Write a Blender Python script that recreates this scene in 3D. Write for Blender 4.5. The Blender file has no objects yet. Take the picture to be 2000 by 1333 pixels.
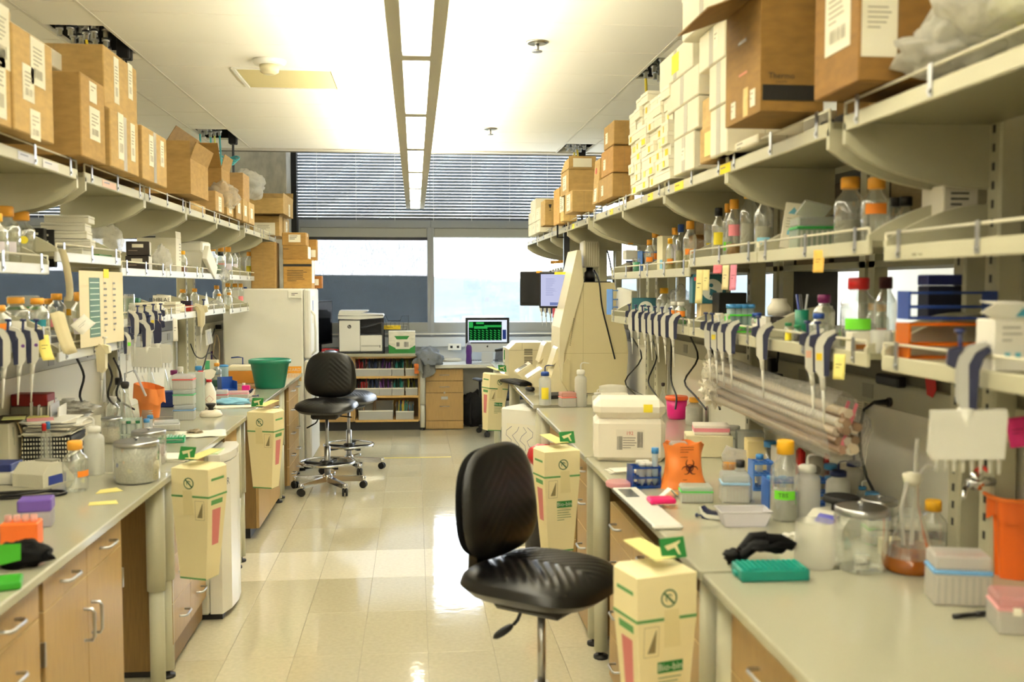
import bpy, math, random
from mathutils import Vector, Matrix, Euler, noise
sc = bpy.context.scene
COL = sc.collection
R = random.Random(7)
PI = math.pi
# ------------------------------------------------------------------ camera
EYE = 1.69                      # eye height; +Y runs down the aisle, X=0 is under the camera
FPX = 1944.0                    # 35 mm lens on a 36 mm sensor, 2000 px wide frame
PITCH = math.radians(3.136)
YAW = math.atan(190 / 1944 * math.cos(PITCH))
cam = bpy.data.objects.new('camera', bpy.data.cameras.new('camera'))
COL.objects.link(cam)
cam.location = (0, 0, EYE)
cam.rotation_euler = (PI / 2 - PITCH, 0, -YAW)
cam.data.sensor_width = 36
cam.data.lens = 36 * FPX / 2000
cam.data.clip_start = .05
cam.data.clip_end = 600
cam.data.dof.use_dof = True
cam.data.dof.focus_distance = 7.2
cam.data.dof.aperture_fstop = 2.8
sc.camera = cam
# ------------------------------------------------------------------ sky, exposure
w = bpy.data.worlds.new('sky'); sc.world = w; w.use_nodes = True
_n = w.node_tree.nodes; _l = w.node_tree.links
bg = _n['Background']
tc = _n.new('ShaderNodeTexCoord'); sp = _n.new('ShaderNodeSeparateXYZ'); rp = _n.new('ShaderNodeValToRGB')
_l.new(tc.outputs['Generated'], sp.inputs[0]); _l.new(sp.outputs['Z'], rp.inputs[0]); _l.new(rp.outputs[0], bg.inputs[0])
rp.color_ramp.elements[0].position = 0.0; rp.color_ramp.elements[0].color = (.93, .97, 1, 1)
rp.color_ramp.elements[1].position = 1.0; rp.color_ramp.elements[1].color = (.62, .78, 1, 1)
bg.inputs[1].default_value = 8.5
sc.view_settings.view_transform = 'Standard'
sc.view_settings.look = 'None'
sc.view_settings.gamma = 1
sc.view_settings.use_curve_mapping = False
sc.view_settings.exposure = 0.95
UPLIGHT, DOWNLIGHT = 33.0, 9.0      # pendant lamp: light on the ceiling / through the lenses
LAMP_RGB = (1, .955, .80)
# ------------------------------------------------------------------ camera geometry (photo pixel -> point on a real plane)
_fw = Vector((math.sin(YAW) * math.cos(PITCH), math.cos(YAW) * math.cos(PITCH), -math.sin(PITCH)))
_rt = Vector((math.cos(YAW), -math.sin(YAW), 0))
_up = Vector((math.sin(YAW) * math.sin(PITCH), math.cos(YAW) * math.sin(PITCH), math.cos(PITCH)))
def ray(u, v): return _fw + _rt * ((u - 1000) / FPX) - _up * ((v - 666.5) / FPX)
def PZ(u, v, z):
    d = ray(u, v); return Vector((0, 0, EYE)) + d * ((z - EYE) / d.z)
def PX(u, v, x):
    d = ray(u, v); return Vector((0, 0, EYE)) + d * (x / d.x)
def PY(u, v, y):
    d = ray(u, v); return Vector((0, 0, EYE)) + d * (y / d.y)
def YX(u, x): return PX(u, 560, x).y           # how far down the aisle column u meets the plane X=x
def depth(p): return (Vector(p) - Vector((0, 0, EYE))).dot(_fw)
def MM(p, px): return px * depth(p) / FPX      # metres covered by px pixels at p
# ------------------------------------------------------------------ materials
_mats = {}
def lin(h):
    if not isinstance(h, str): return tuple(h)
    out = []
    for i in (0, 2, 4):
        c = int(h[i:i + 2], 16) / 255
        out.append(c / 12.92 if c <= .04045 else ((c + .055) / 1.055) ** 2.4)
    return tuple(out)
def C(h, kind='plain', rough=.5, **k):
    key = (h, kind, rough, tuple(sorted(k.items())))
    if key in _mats: return _mats[key]
    c = lin(h)
    m = bpy.data.materials.new(kind + '_' + (h if isinstance(h, str) else 'c')); m.use_nodes = True
    nt = m.node_tree; N = nt.nodes; L = nt.links
    b = N['Principled BSDF']; out = N['Material Output']
    b.inputs['Base Color'].default_value = (*c, 1); b.inputs['Roughness'].default_value = rough
    b.inputs['Specular IOR Level'].default_value = k.get('sp', .5)
    def tex(kind='ShaderNodeTexNoise', scale=(5, 5, 5), coord='Object', **kk):
        t = N.new('ShaderNodeTexCoord'); mp = N.new('ShaderNodeMapping'); x = N.new(kind)
        mp.inputs['Scale'].default_value = scale
        L.new(t.outputs[coord], mp.inputs[0]); L.new(mp.outputs[0], x.inputs[0])
        for a, v in kk.items(): x.inputs[a].default_value = v
        return x
    def vary(fac, lo, hi):
        r = N.new('ShaderNodeValToRGB'); L.new(fac, r.inputs[0])
        r.color_ramp.elements[0].color = (*[x * lo for x in c], 1); r.color_ramp.elements[1].color = (*[min(1, x * hi) for x in c], 1)
        r.color_ramp.elements[0].position = .3; r.color_ramp.elements[1].position = .7
        L.new(r.outputs[0], b.inputs['Base Color']); return r
    def bump(fac, st, dist=.002):
        bp = N.new('ShaderNodeBump'); bp.inputs['Strength'].default_value = st; bp.inputs['Distance'].default_value = dist
        L.new(fac, bp.inputs['Height']); L.new(bp.outputs[0], b.inputs['Normal'])
    if kind == 'card':
        t = tex(scale=(3, 3, 9), Detail=3); vary(t.outputs[0], .86, 1.1)
        b.inputs['Roughness'].default_value = .85
    elif kind == 'wood':
        t = tex(scale=(40, 40, 1.6), Detail=4); vary(t.outputs[0], .84, 1.1)
    elif kind == 'metal':
        b.inputs['Metallic'].default_value = 1
    elif kind == 'concrete':
        t = tex(scale=(2.2, 2.2, 1.1), Detail=8); vary(t.outputs[0], .72, 1.15); bump(t.outputs[0], .3)
    elif kind == 'floor':
        t = tex(scale=(9, 9, 9), Detail=5); vary(t.outputs[0], .93, 1.05)
        t2 = tex(scale=(3.1, 3.1, 3.1), coord='Object'); bump(t2.outputs[0], .05, .01)
    elif kind == 'leather':
        t = tex('ShaderNodeTexVoronoi', scale=(160, 160, 160)); bump(t.outputs[0], .12, .001)
    elif kind == 'foil':
        b.inputs['Metallic'].default_value = 1
        t = tex(scale=(55, 55, 55), Detail=2); bump(t.outputs[0], .9, .01)
    elif kind == 'cloth':
        t = tex(scale=(30, 30, 30), Detail=4); vary(t.outputs[0], .8, 1.12); b.inputs['Roughness'].default_value = .9
    elif kind == 'hill':
        t = tex(scale=(.045, .045, .3), Detail=7); vary(t.outputs[0], .55, 1.5); b.inputs['Roughness'].default_value = 1
    elif kind == 'emit':
        e = N.new('ShaderNodeEmission'); e.inputs[0].default_value = (*c, 1); e.inputs[1].default_value = k.get('s', 1)
        L.new(e.outputs[0], out.inputs[0])
    elif kind in ('glass', 'frost', 'screen', 'film', 'liq'):
        tr = N.new('ShaderNodeBsdfTransparent'); tr.inputs[0].default_value = (*c, 1)
        mx = N.new('ShaderNodeMixShader')
        if kind == 'glass':
            tr.inputs[0].default_value = (*[min(1, x) for x in c], 1)
            g = N.new('ShaderNodeBsdfGlossy'); g.inputs['Roughness'].default_value = .04; g.inputs[0].default_value = (1, 1, 1, 1)
            lw = N.new('ShaderNodeLayerWeight'); lw.inputs[0].default_value = k.get('ior', .32)
            mr = N.new('ShaderNodeMapRange'); mr.inputs[3].default_value = .10; mr.inputs[4].default_value = .95
            L.new(lw.outputs['Facing'], mr.inputs[0])
            er = N.new('ShaderNodeValToRGB'); er.color_ramp.elements[0].position = .45; er.color_ramp.elements[0].color = (*[min(1, x) for x in c], 1); er.color_ramp.elements[1].position = 1; er.color_ramp.elements[1].color = (*[x * .35 for x in c], 1)
            if k.get('haze', 1) > .01: L.new(lw.outputs['Facing'], er.inputs[0]); L.new(er.outputs[0], tr.inputs[0])
            L.new(mr.outputs[0], mx.inputs[0])
            ws = N.new('ShaderNodeBsdfDiffuse'); ws.inputs[0].default_value = (.9, .9, .87, 1); m2 = N.new('ShaderNodeMixShader'); m2.inputs[0].default_value = k.get('haze', .10)
            L.new(tr.outputs[0], m2.inputs[1]); L.new(ws.outputs[0], m2.inputs[2]); L.new(m2.outputs[0], mx.inputs[1]); L.new(g.outputs[0], mx.inputs[2])
        elif kind == 'screen':
            tr.inputs[0].default_value = (1, 1, 1, 1)
            t = tex(scale=(260, 1, 6), Detail=2); mr = N.new('ShaderNodeMapRange')
            mr.inputs[1].default_value = .3; mr.inputs[2].default_value = .7
            mr.inputs[3].default_value = 1 - k['a'] * 1.35; mr.inputs[4].default_value = 1 - k['a'] * .65
            L.new(t.outputs[0], mr.inputs[0]); L.new(mr.outputs[0], mx.inputs[0])
            L.new(tr.outputs[0], mx.inputs[1]); L.new(b.outputs[0], mx.inputs[2])
        else:
            tr.inputs[0].default_value = (1, 1, 1, 1) if kind != 'liq' else (*c, 1)
            mx.inputs[0].default_value = k.get('a', .55)
            if kind in ('frost', 'film'):
                tl = N.new('ShaderNodeBsdfTranslucent'); tl.inputs[0].default_value = (*c, 1)
                m2 = N.new('ShaderNodeMixShader'); m2.inputs[0].default_value = .35
                if kind == 'film':
                    t = tex(scale=(14, 14, 14), Detail=4); bump(t.outputs[0], .8, .02)
                L.new(b.outputs[0], m2.inputs[1]); L.new(tl.outputs[0], m2.inputs[2]); L.new(m2.outputs[0], mx.inputs[2])
            else: L.new(b.outputs[0], mx.inputs[2])
            L.new(tr.outputs[0], mx.inputs[1])
        L.new(mx.outputs[0], out.inputs[0])
    _mats[key] = m
    return m
# ------------------------------------------------------------------ mesh builder
class B:
    def __init__(s, *mats):
        s.v = []; s.f = []; s.mi = []; s.sm = []; s.mats = list(mats); s.M = None
    def m(s, mat):
        if mat not in s.mats: s.mats.append(mat)
        return s.mats.index(mat)
    def add(s, vs, fs, mat=None, smooth=False):
        o = len(s.v); i = 0 if mat is None else s.m(mat)
        s.v += [Vector(p) for p in vs] if s.M is None else [s.M @ Vector(p) for p in vs]
        for f in fs:
            s.f.append([a + o for a in f]); s.mi.append(i); s.sm.append(smooth)
        return s
    def box(s, x, y, z, sx, sy, sz, mat=None, b=0, rot=None):
        """box centred in x, y and standing on z"""
        hx, hy = sx / 2, sy / 2
        if b <= 0:
            vs = [(-hx, -hy, 0), (hx, -hy, 0), (hx, hy, 0), (-hx, hy, 0), (-hx, -hy, sz), (hx, -hy, sz), (hx, hy, sz), (-hx, hy, sz)]
            fs = [(3, 2, 1, 0), (4, 5, 6, 7), (0, 1, 5, 4), (1, 2, 6, 5), (2, 3, 7, 6), (3, 0, 4, 7)]
        else:
            b = min(b, hx * .98, hy * .98, sz * .49)
            vs = []
            for zz, q in ((0, b), (b, 0), (sz - b, 0), (sz, b)):
                ax, ay = hx - q, hy - q
                c = b * .999
                ring = [(-ax + (c - q if q < c else 0), -ay), (ax - (c - q if q < c else 0), -ay), (ax, -ay + (c - q if q < c else 0)), (ax, ay - (c - q if q < c else 0)),
                        (ax - (c - q if q < c else 0), ay), (-ax + (c - q if q < c else 0), ay), (-ax, ay - (c - q if q < c else 0)), (-ax, -ay + (c - q if q < c else 0))]
                vs += [(p[0], p[1], zz) for p in ring]
            fs = [tuple(range(7, -1, -1)), tuple(range(24, 32))]
            for k in range(3):
                for i in range(8):
                    j = (i + 1) % 8
                    fs.append((k * 8 + i, k * 8 + j, k * 8 + 8 + j, k * 8 + 8 + i))
        T = Matrix.Translation((x, y, z))
        if rot is not None: T = T @ (Euler(rot).to_matrix().to_4x4() if not isinstance(rot, (int, float)) else Matrix.Rotation(rot, 4, 'Z'))
        return s.add([T @ Vector(p) for p in vs], fs, mat)
    def bb(s, x0, x1, y0, y1, z0, z1, mat=None, b=0):
        return s.box((x0 + x1) / 2, (y0 + y1) / 2, z0, abs(x1 - x0), abs(y1 - y0), z1 - z0, mat, b)
    def lathe(s, prof, n=16, mat=None, c=(0, 0, 0), caps=True, T=None, sx=1, sy=1):
        vs = []; k = len(prof)
        for r, z in prof:
            for i in range(n):
                a = 2 * PI * i / n; vs.append((c[0] + r * sx * math.cos(a), c[1] + r * sy * math.sin(a), c[2] + z))
        if T is not None: vs = [T @ Vector(p) for p in vs]
        fs = [(j * n + i, j * n + (i + 1) % n, (j + 1) * n + (i + 1) % n, (j + 1) * n + i) for j in range(k - 1) for i in range(n)]
        s.add(vs, fs, mat, True)
        if caps:
            o = len(s.v) - k * n; i0 = s.mi[-1]
            for f in ([o + i for i in range(n - 1, -1, -1)], [o + (k - 1) * n + i for i in range(n)]):
                s.f.append(f); s.mi.append(i0); s.sm.append(False)
        return s
    def cyl(s, p0, p1, r0, r1=None, n=12, mat=None, caps=True):
        p0, p1 = Vector(p0), Vector(p1); d = p1 - p0
        T = Matrix.Translation(p0) @ d.to_track_quat('Z', 'Y').to_matrix().to_4x4()
        return s.lathe([(r0, 0), (r0 if r1 is None else r1, d.length)], n, mat, caps=caps, T=T)
    def tube(s, pts, r, n=6, mat=None, closed=False):
        pts = [Vector(p) for p in pts]; k = len(pts); vs = []
        x = None
        for i, p in enumerate(pts):
            a = pts[(i - 1) % k if closed else max(i - 1, 0)]; c = pts[(i + 1) % k if closed else min(i + 1, k - 1)]
            t = (c - a).normalized()
            if x is None: x = t.orthogonal().normalized()
            x = (x - t * x.dot(t)); x = x.normalized() if x.length > 1e-6 else t.orthogonal().normalized()
            y = t.cross(x); rr = r[i] if isinstance(r, (list, tuple)) else r
            vs += [p + (x * math.cos(2 * PI * j / n) + y * math.sin(2 * PI * j / n)) * rr for j in range(n)]
        fs = [(i * n + j, i * n + (j + 1) % n, ((i + 1) % k) * n + (j + 1) % n, ((i + 1) % k) * n + j) for i in range(k if closed else k - 1) for j in range(n)]
        s.add(vs, fs, mat, True)
        if not closed: s.add([vs[i] for i in range(n - 1, -1, -1)] + vs[-n:], [tuple(range(n)), tuple(range(n, 2 * n))], mat)
        return s
    def prism(s, poly, axis, a0, a1, mat=None, smooth=False):
        """poly in the two other axes (x: y,z / y: x,z / z: x,y) pushed from a0 to a1"""
        def P(p, a): return (a, p[0], p[1]) if axis == 'x' else (p[0], a, p[1]) if axis == 'y' else (p[0], p[1], a)
        n = len(poly)
        s.add([P(p, a0) for p in poly] + [P(p, a1) for p in poly], [(i, (i + 1) % n, n + (i + 1) % n, n + i) for i in range(n)], mat, smooth)
        return s.add([P(p, a0) for p in poly] + [P(p, a1) for p in poly], [tuple(range(n - 1, -1, -1)), tuple(range(n, 2 * n))], mat)
    def quad(s, a, b, c, d, mat=None): return s.add([a, b, c, d], [(0, 1, 2, 3)], mat)
    def grid(s, nx, ny, fn, mat=None, smooth=True):
        vs = [fn(i / nx, j / ny) for j in range(ny + 1) for i in range(nx + 1)]
        return s.add(vs, [(j * (nx + 1) + i, j * (nx + 1) + i + 1, (j + 1) * (nx + 1) + i + 1, (j + 1) * (nx + 1) + i) for j in range(ny) for i in range(nx)], mat, smooth)
    def mesh(s, name):
        me = bpy.data.meshes.new(name)
        me.from_pydata([tuple(p) for p in s.v], [], s.f)
        for m in s.mats: me.materials.append(m)
        me.polygons.foreach_set('material_index', s.mi)
        me.polygons.foreach_set('use_smooth', s.sm)
        me.update(); return me
    def make(s, name, parent=None, loc=(0, 0, 0), rot=(0, 0, 0), sub=0, solid=0):
        o = bpy.data.objects.new(name, s.mesh(name)); COL.objects.link(o)
        if not isinstance(rot, (tuple, list)): rot = (0, 0, rot)
        o.location = loc; o.rotation_euler = rot
        if parent is not None: o.parent = parent
        if solid:
            m = o.modifiers.new('solid', 'SOLIDIFY'); m.thickness = solid
        if sub:
            m = o.modifiers.new('sub', 'SUBSURF'); m.levels = sub; m.render_levels = sub
        return o
def tag(o, label, cat, group=None):
    o['label'] = label; o['category'] = cat
    if group: o['group'] = group
    return o
def T(name, label, cat, loc=(0, 0, 0), rot=0, group=None):
    o = bpy.data.objects.new(name, None); COL.objects.link(o); o.empty_display_size = .05
    o.location = loc; o.rotation_euler = rot if isinstance(rot, (tuple, list)) else (0, 0, rot)
    return tag(o, label, cat, group)
def S(o):
    o['kind'] = 'structure'; return o
def dup(o, loc=None, rot=None, parent=None, label=None):
    kids = KIDS(o)
    c = o.copy(); COL.objects.link(c)
    if parent is not None: c.parent = parent
    if loc is not None: c.location = loc
    if rot is not None: c.rotation_euler = rot if isinstance(rot, (tuple, list)) else (0, 0, rot)
    if label: c['label'] = label
    for k in kids: dup(k, parent=c)
    return c
def KIDS(o): return [k for k in bpy.data.objects if k.parent is o] if not isinstance(o, list) else o
ORD = ['first', 'second', 'third', 'fourth', 'fifth', 'sixth', 'seventh', 'eighth', 'ninth', 'tenth', 'eleventh', 'twelfth', 'thirteenth', 'fourteenth', 'fifteenth', 'sixteenth']
_txt = {}
def text(s, size, mat, parent, T4, name='lettering', align='CENTER', ext=.0004):
    """flat lettering: mesh from the built-in font, in the XY plane of T4"""
    key = (s, align)
    if key not in _txt:
        cu = bpy.data.curves.new('t', 'FONT'); cu.body = s; cu.align_x = align; cu.align_y = 'CENTER'; cu.resolution_u = 2
        o = bpy.data.objects.new('t', cu); COL.objects.link(o)
        me = bpy.data.meshes.new_from_object(o)
        bpy.data.objects.remove(o); _txt[key] = me
    me = _txt[key].copy(); me.materials.clear(); me.materials.append(mat)
    o = bpy.data.objects.new(name, me); COL.objects.link(o)
    if parent is not None: o.parent = parent
    o.matrix_local = T4 @ Matrix.Diagonal((size, size, size, 1))
    return o
def face(c, n, up=(0, 0, 1)):
    """frame for lettering at c, facing along n"""
    n = Vector(n).normalized(); y = Vector(up); y = (y - n * y.dot(n)).normalized(); x = y.cross(n)
    m = Matrix((x, y, n)).transposed().to_4x4(); m.translation = Vector(c) + n * .0012
    return m
# ================================================================== room shell
W_PAINT = C('DED9C9', rough=.7)
BEIGE = C('B2AE94', rough=.45)          # shelving enamel
BEIGE_SHADE = C('8F8B70', rough=.5)  # same enamel, darkened to put shade under the boards into its colour
TOP = C('ABA893', rough=.13)            # worktop resin
STEEL = C('B9BABC', 'metal', .28)
CHROME = C('DADBDD', 'metal', .12)
BLACK = C('0B0B0C', rough=.45)
DARK = C('1B1A18', rough=.5)
WHITE = C('EDEBE0', rough=.45)
PAPER = C('F2EEDD', rough=.8)
GREYF = C('9CA0A4', rough=.5)           # window frame
ZC, YEND = 3.05, 10.2
fl = S(B(C('A8A18A', rough=.6)).bb(-5.3, 5.3, -6, 12.6, -.1, -.004).make('floor'))
tm = B(C('C1B99D', 'floor', .09)).box(0, 0, -.004, .3035, .6085, .004, b=.0012).mesh('floor_tile')
tm2 = B(C('C6BFA5', 'floor', .09)).box(0, 0, -.004, .3035, .6085, .004, b=.0012).mesh('floor_tile')
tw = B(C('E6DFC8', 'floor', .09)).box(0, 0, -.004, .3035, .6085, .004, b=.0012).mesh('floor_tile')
for j in range(-1, 19):
    for i in range(-6, 6):
        y = 6.055 + (j - 8) * .61
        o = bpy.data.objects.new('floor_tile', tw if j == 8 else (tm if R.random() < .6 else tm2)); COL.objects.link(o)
        o.parent = fl; o.location = (.205 + i * .305, y, R.uniform(-.0002, .0002))
tp = B(C('E8CF3A', rough=.4)).bb(-.45, .35, 9.8, 9.83, 0, .0008).make('floor_tape'); tag(tp, 'thin yellow tape line stuck across the floor tiles behind the stools', 'tape')
# walls
wf = B(C('D9DEE2', rough=.6))
Y0 = 12.35
wf.bb(-5.3, 5.3, Y0, Y0 + .25, 0, 1.075)
S(wf.make('wall_front'))
S(B(W_PAINT).bb(-5.5, -5.3, -6, 12.6, 0, 4.3).make('wall_left'))
S(B(W_PAINT).bb(5.3, 5.5, -6, 12.6, 0, 4.3).make('wall_right'))
S(B(W_PAINT).bb(-5.5, 5.5, -6.2, -6, 0, 4.3).make('wall_back'))
# ceiling: plenum deck, panels on it, raised strip by the windows
ce = B(C('6E6A5C', rough=.9)).bb(-5.3, 5.3, -6, YEND, 3.6, 3.7).bb(-5.3, 5.3, YEND, 12.6, 4.2, 4.3)
ce.bb(-5.3, 5.3, YEND - .02, YEND, 3.03, 4.2)
ce = S(ce.make('ceiling'))
PAN = C('EFEBDC', rough=.75)
pm = {}
def panel(x0, x1, y0, y1):
    k = (round(x1 - x0, 3), round(y1 - y0, 3))
    if k not in pm: pm[k] = B(PAN).box(0, 0, 0, k[0] - .010, k[1] - .010, .018, b=.003).mesh('ceiling_panel')
    o = bpy.data.objects.new('ceiling_panel', pm[k]); COL.objects.link(o); o.parent = ce
    o.location = ((x0 + x1) / 2, (y0 + y1) / 2, ZC)
RAILS = [-4.98, -3.45, -1.92, -1.60, -.085, 1.435, 1.74, 3.27, 4.8]
tee = B(C('D8D3C2', rough=.6))
holes = {2: [(5.47, 6.08), (8.92, 9.53)], 5: [(5.9, 6.5), (9.5, 10.1)]}
for c in range(8):
    x0, x1 = RAILS[c], RAILS[c + 1]
    if x1 - x0 < .5:
        for j in range(26):
            y = -5.66 + j * .61 + (.305 if c == 2 else .13)
            hs = holes[c]
            ya, yb = y, min(y + .61, YEND - .1)
            for h0, h1 in hs:
                if ya < h1 and yb > h0:
                    if yb - h0 < h1 - ya: yb = min(yb, h0)
                    else: ya = max(ya, h1)
            if yb - ya > .05: panel(x0, x1, ya, yb)
    else:
        for j in range(26): panel(x0, x1, -5.8 + j * .61, -5.8 + (j + 1) * .61)
for x in RAILS: tee.bb(x - .008, x + .008, -5.9, YEND - .1, ZC - .004, ZC + .02)
tee.bb(-5.3, 5.3, YEND - .1, YEND, ZC - .012, ZC + .06)
tee.make('ceiling_grid', ce)
# air vent, smoke detector, sprinklers on the ceiling
p = PZ(564, 153, ZC)
t = T('ceiling_vent', 'beige square air vent set in a white frame in the ceiling left of the lamp', 'vent', (p.x, p.y, ZC))
f_ = B(WHITE)
for a in (-1, 1): f_.box(a * .305, 0, -.012, .02, .62, .016); f_.box(0, a * .305, -.012, .59, .02, .016)
f_.make('frame', t)
B(C('CDBF8A', rough=.8)).box(0, 0, -.006, .58, .58, .01, b=.002).make('diffuser', t)
p = PZ(526, 118, ZC)
t = T('smoke_detector', 'round white smoke detector on the ceiling above the beige vent', 'detector', (p.x, p.y, ZC))
B(WHITE).lathe([(.1, 0), (.1, -.012), (.085, -.03)][::-1], 20).make('base', t)
B(C('D9CFA8')).lathe([(.03, -.085), (.055, -.07), (.06, -.03)], 16).make('sensor', t)
for (u, v, l) in ((1049, 82, 'nearer of the two sprinkler heads on the ceiling right of the lamp'), (957, 251, 'farther small sprinkler head on the ceiling near the blinds')):
    p = PZ(u, v, ZC); t = T('sprinkler', l, 'sprinkler', (p.x, p.y, ZC), group='ceiling sprinklers')
    B(C('A8A496', 'metal', .3)).lathe([(.05, -.012), (.062, -.006), (.062, 0)], 18).make('rosette', t)
    B(STEEL).lathe([(.012, -.05), (.012, -.008)], 8).lathe([(.03, -.056), (.03, -.05)], 10).make('head', t)
p = PZ(452, 263, ZC)
# services hanging through the ceiling openings above the shelves
def service(x0, x1, y0, y1, l, hoses, ghost=0):
    t = T('service_drop', l, 'pipes', ((x0 + x1) / 2, (y0 + y1) / 2, ZC))
    B(C('B8B4A4', rough=.6)).bb(-.14, .14, -.29, .29, .2, .215).make('backplate', t)
    for i, (dx, dy, col, z1) in enumerate(hoses):
        b = B(C('A9AAA6', 'metal', .35)); b.cyl((dx, dy, .2), (dx, dy, -.03), .014, n=8)
        for z in (0, .06, .12): b.cyl((dx, dy, z), (dx, dy, z + .02), .021, n=8)
        b.make('pipe', t)
        if col:
            B(C(col, rough=.35)).tube([(dx, dy, -.02), (dx + .01, dy, z1 * .35), (dx - .012, dy + .01, z1 * .7), (dx, dy, z1)], .009, 6).make('hose', t)
    for (dx, dy) in ((.1, .22), (.1, .27)):
        B(BLACK).box(dx, dy, -.05, .07, .04, .11, b=.006).make('socket', t)
        B(BLACK).tube([(dx, dy, -.05), (dx, dy, -.3), (dx + .01, dy, -.85)], .007, 6).make('cord', t)
    return t
def hs(n, cols, z): return [(-.1 + .05 * (i % 4) + R.uniform(-.01, .01), -.22 + .09 * (i // 2) + R.uniform(-.02, .02), cols[i % len(cols)], z) for i in range(n)]
service(-1.92, -1.60, 5.47, 6.08, 'pipes and hoses dropping through the ceiling opening above the tall brown boxes', hs(11, [None, None, 'D8C43A', None, None], -.35))
service(-1.92, -1.60, 8.92, 9.53, 'pipes and turquoise hoses dropping through the ceiling opening by the concrete column', hs(6, ['4FB7C0', None, 'D8DE7A', '4FB7C0', None], -.75))
service(1.435, 1.74, 5.9, 6.5, 'pipes and teal hoses dropping through the ceiling opening above the white cartons', hs(11, [None, '3FA7A0', None, 'D8C43A', None], -.6))
service(1.435, 1.74, 9.5, 10.1, 'pipes dropping through the farthest ceiling opening above the shelf end box', hs(8, [None, None, 'D8C43A', None], -.3))
ht = B(C('4FB7C0', rough=.3))
for k in range(3):
    ht.tube([(.0 + .12 * math.cos(a) + .02 * k, .12 * math.sin(a) * .6, .02 * k + .025 * math.sin(2 * a)) for a in [i * PI / 10 for i in range(20)]], .009, 6, closed=True)
p = PX(432, 318, -1.75); o = ht.make('hose_coil', None, p); tag(o, 'loose coil of turquoise hose hanging below the pipes over the left boxes', 'hose')
# ------------------------------------------------------------------ pendant lamps
def pendant(x, l, y0=-5.6, y1=10.74, dim=1):
    t = T('pendant_lamp', l, 'lamp', (x, 0, 2.52))
    hm = C('C4C0B2', rough=.55)
    h = B(hm)
    h.bb(-.097, -.049, y0, y1, 0, .05).bb(.049, .097, y0, y1, 0, .05)
    h.bb(-.097, -.085, y0, y1, .05, .1).bb(.085, .097, y0, y1, .05, .1)
    seam = [4.913 - 1.22 * k for k in range(-4, 9)]
    for s_ in seam: h.bb(-.049, .049, s_ - .045, s_ + .045, 0, .05)
    h.bb(-.049, .049, y1 - .012, y1, 0, .1).bb(-.049, .049, y0, y0 + .02, 0, .1)
    h.make('housing', t)
    ys = sorted([y0 + .02] + seam + [y1 - .012])
    lm = C(LAMP_RGB, 'emit', s=DOWNLIGHT * dim)
    for a, b in zip(ys, ys[1:]):
        if b - a > .1: B(lm).bb(-.049, .049, a + .045, b - .045, .012, .016).make('lens', t)
    um = C(LAMP_RGB, 'emit', s=UPLIGHT * dim)
    B(um).quad((-.08, y0 + .05, .075), (.08, y0 + .05, .075), (.08, y1 - .05, .075), (-.08, y1 - .05, .075)).make('tube', t)
    for y in (-4.6, -1, 2.44, 6.1, 9.76):
        B(STEEL).cyl((0, y, .05), (0, y, ZC - 2.52 if y < 10 else .05), .003, n=6).make('cable', t)
    return t
pendant(.01, 'long slim pendant lamp with a row of white lenses above the aisle')
pendant(-3.9, 'unseen pendant lamp added over the neighbouring aisle beyond the shelf on the fridge side', dim=.6)  # unseen lamp, added to brighten the ceiling beyond the fridge side shelf
pendant(3.9, 'unseen pendant lamp added over the neighbouring aisle beyond the shelf with white cartons', dim=.25)  # added out of view for ceiling light on the carton side, kept dim
# ------------------------------------------------------------------ concrete column, windows, blinds
S(B(C('BDBAAE', 'concrete', .9)).bb(-2.2, -1.46, 11.7, 12.3, 0, 4.25).make('column'))
LB = C('8B949E', rough=.5); LBR = C('B9BDBB', rough=.6)
def z_at(v, y=Y0): return PY(810, v, y).z
zh, zb = z_at(465), z_at(630)
def win(n, x0, x1, shade):
    f = B(GREYF)
    f.bb(x0 + .002, x0 + .04, Y0 - .06, Y0 + .12, 1.131, 2.409); f.bb(x1 - .04, x1 + .001, Y0 - .06, Y0 + .12, 1.131, 2.409)
    f.bb(x0 + .001, x1 - .001, Y0 - .06, Y0 + .12, 1.075, 1.13).bb(x0 + .001, x1 - .001, Y0 - .06, Y0 + .12, 2.41, 2.52)
    f.bb(x0 + .001, x1 - .001, Y0, Y0 + .12, 3.85, 4.2)
    f.bb(x1 - .012, x1 + .001, Y0 + .03, Y0 + .1, 2.521, 3.849)
    f = S(f.make('window_%d' % n))
    B(C((.98, .99, 1), 'glass', ior=.05, haze=0.004)).bb(x0 + .04, x1 - .04, Y0 + .05, Y0 + .056, 1.13, 2.41).make('pane', f)
    B(C((.98, .99, 1), 'glass', ior=.05, haze=0.004)).bb(x0 + .03, x1 - .03, Y0 + .05, Y0 + .056, 2.52, 3.85).make('pane', f)
    B(C('9A9C98', rough=.6)).bb(x0 + .04, x1 - .04, Y0 - .04, Y0 + .03, 1.13, zb).make('lower_rail', f)
    B(C('A9AAA4', rough=.6)).bb(x0 + .04, x1 - .04, Y0 - .05, Y0 + .03, zh, 2.41, b=.01).make('shade_cassette', f)
    B(WHITE).bb(x0, x1, Y0 - .1, Y0 - .061, 1.1, 1.115).make('ledge', f)
    if shade:
        B(C('20242A', 'screen', .8, a=.30)).bb(x0 + .05, x1 - .035, Y0 - .03, Y0 - .028, zb - .01, zh).make('screen', f)
        B(C('23272E')).bb(x0 + .05, x1 - .04, Y0 - .045, Y0 - .02, zh - .03, zh + .005).make('screen_roller', f)
win(1, -1.42, .197, True); win(2, .197, 2.35, False); win(3, 2.35, 5.2, False); win(4, -5.2, -2.25, True)
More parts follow.
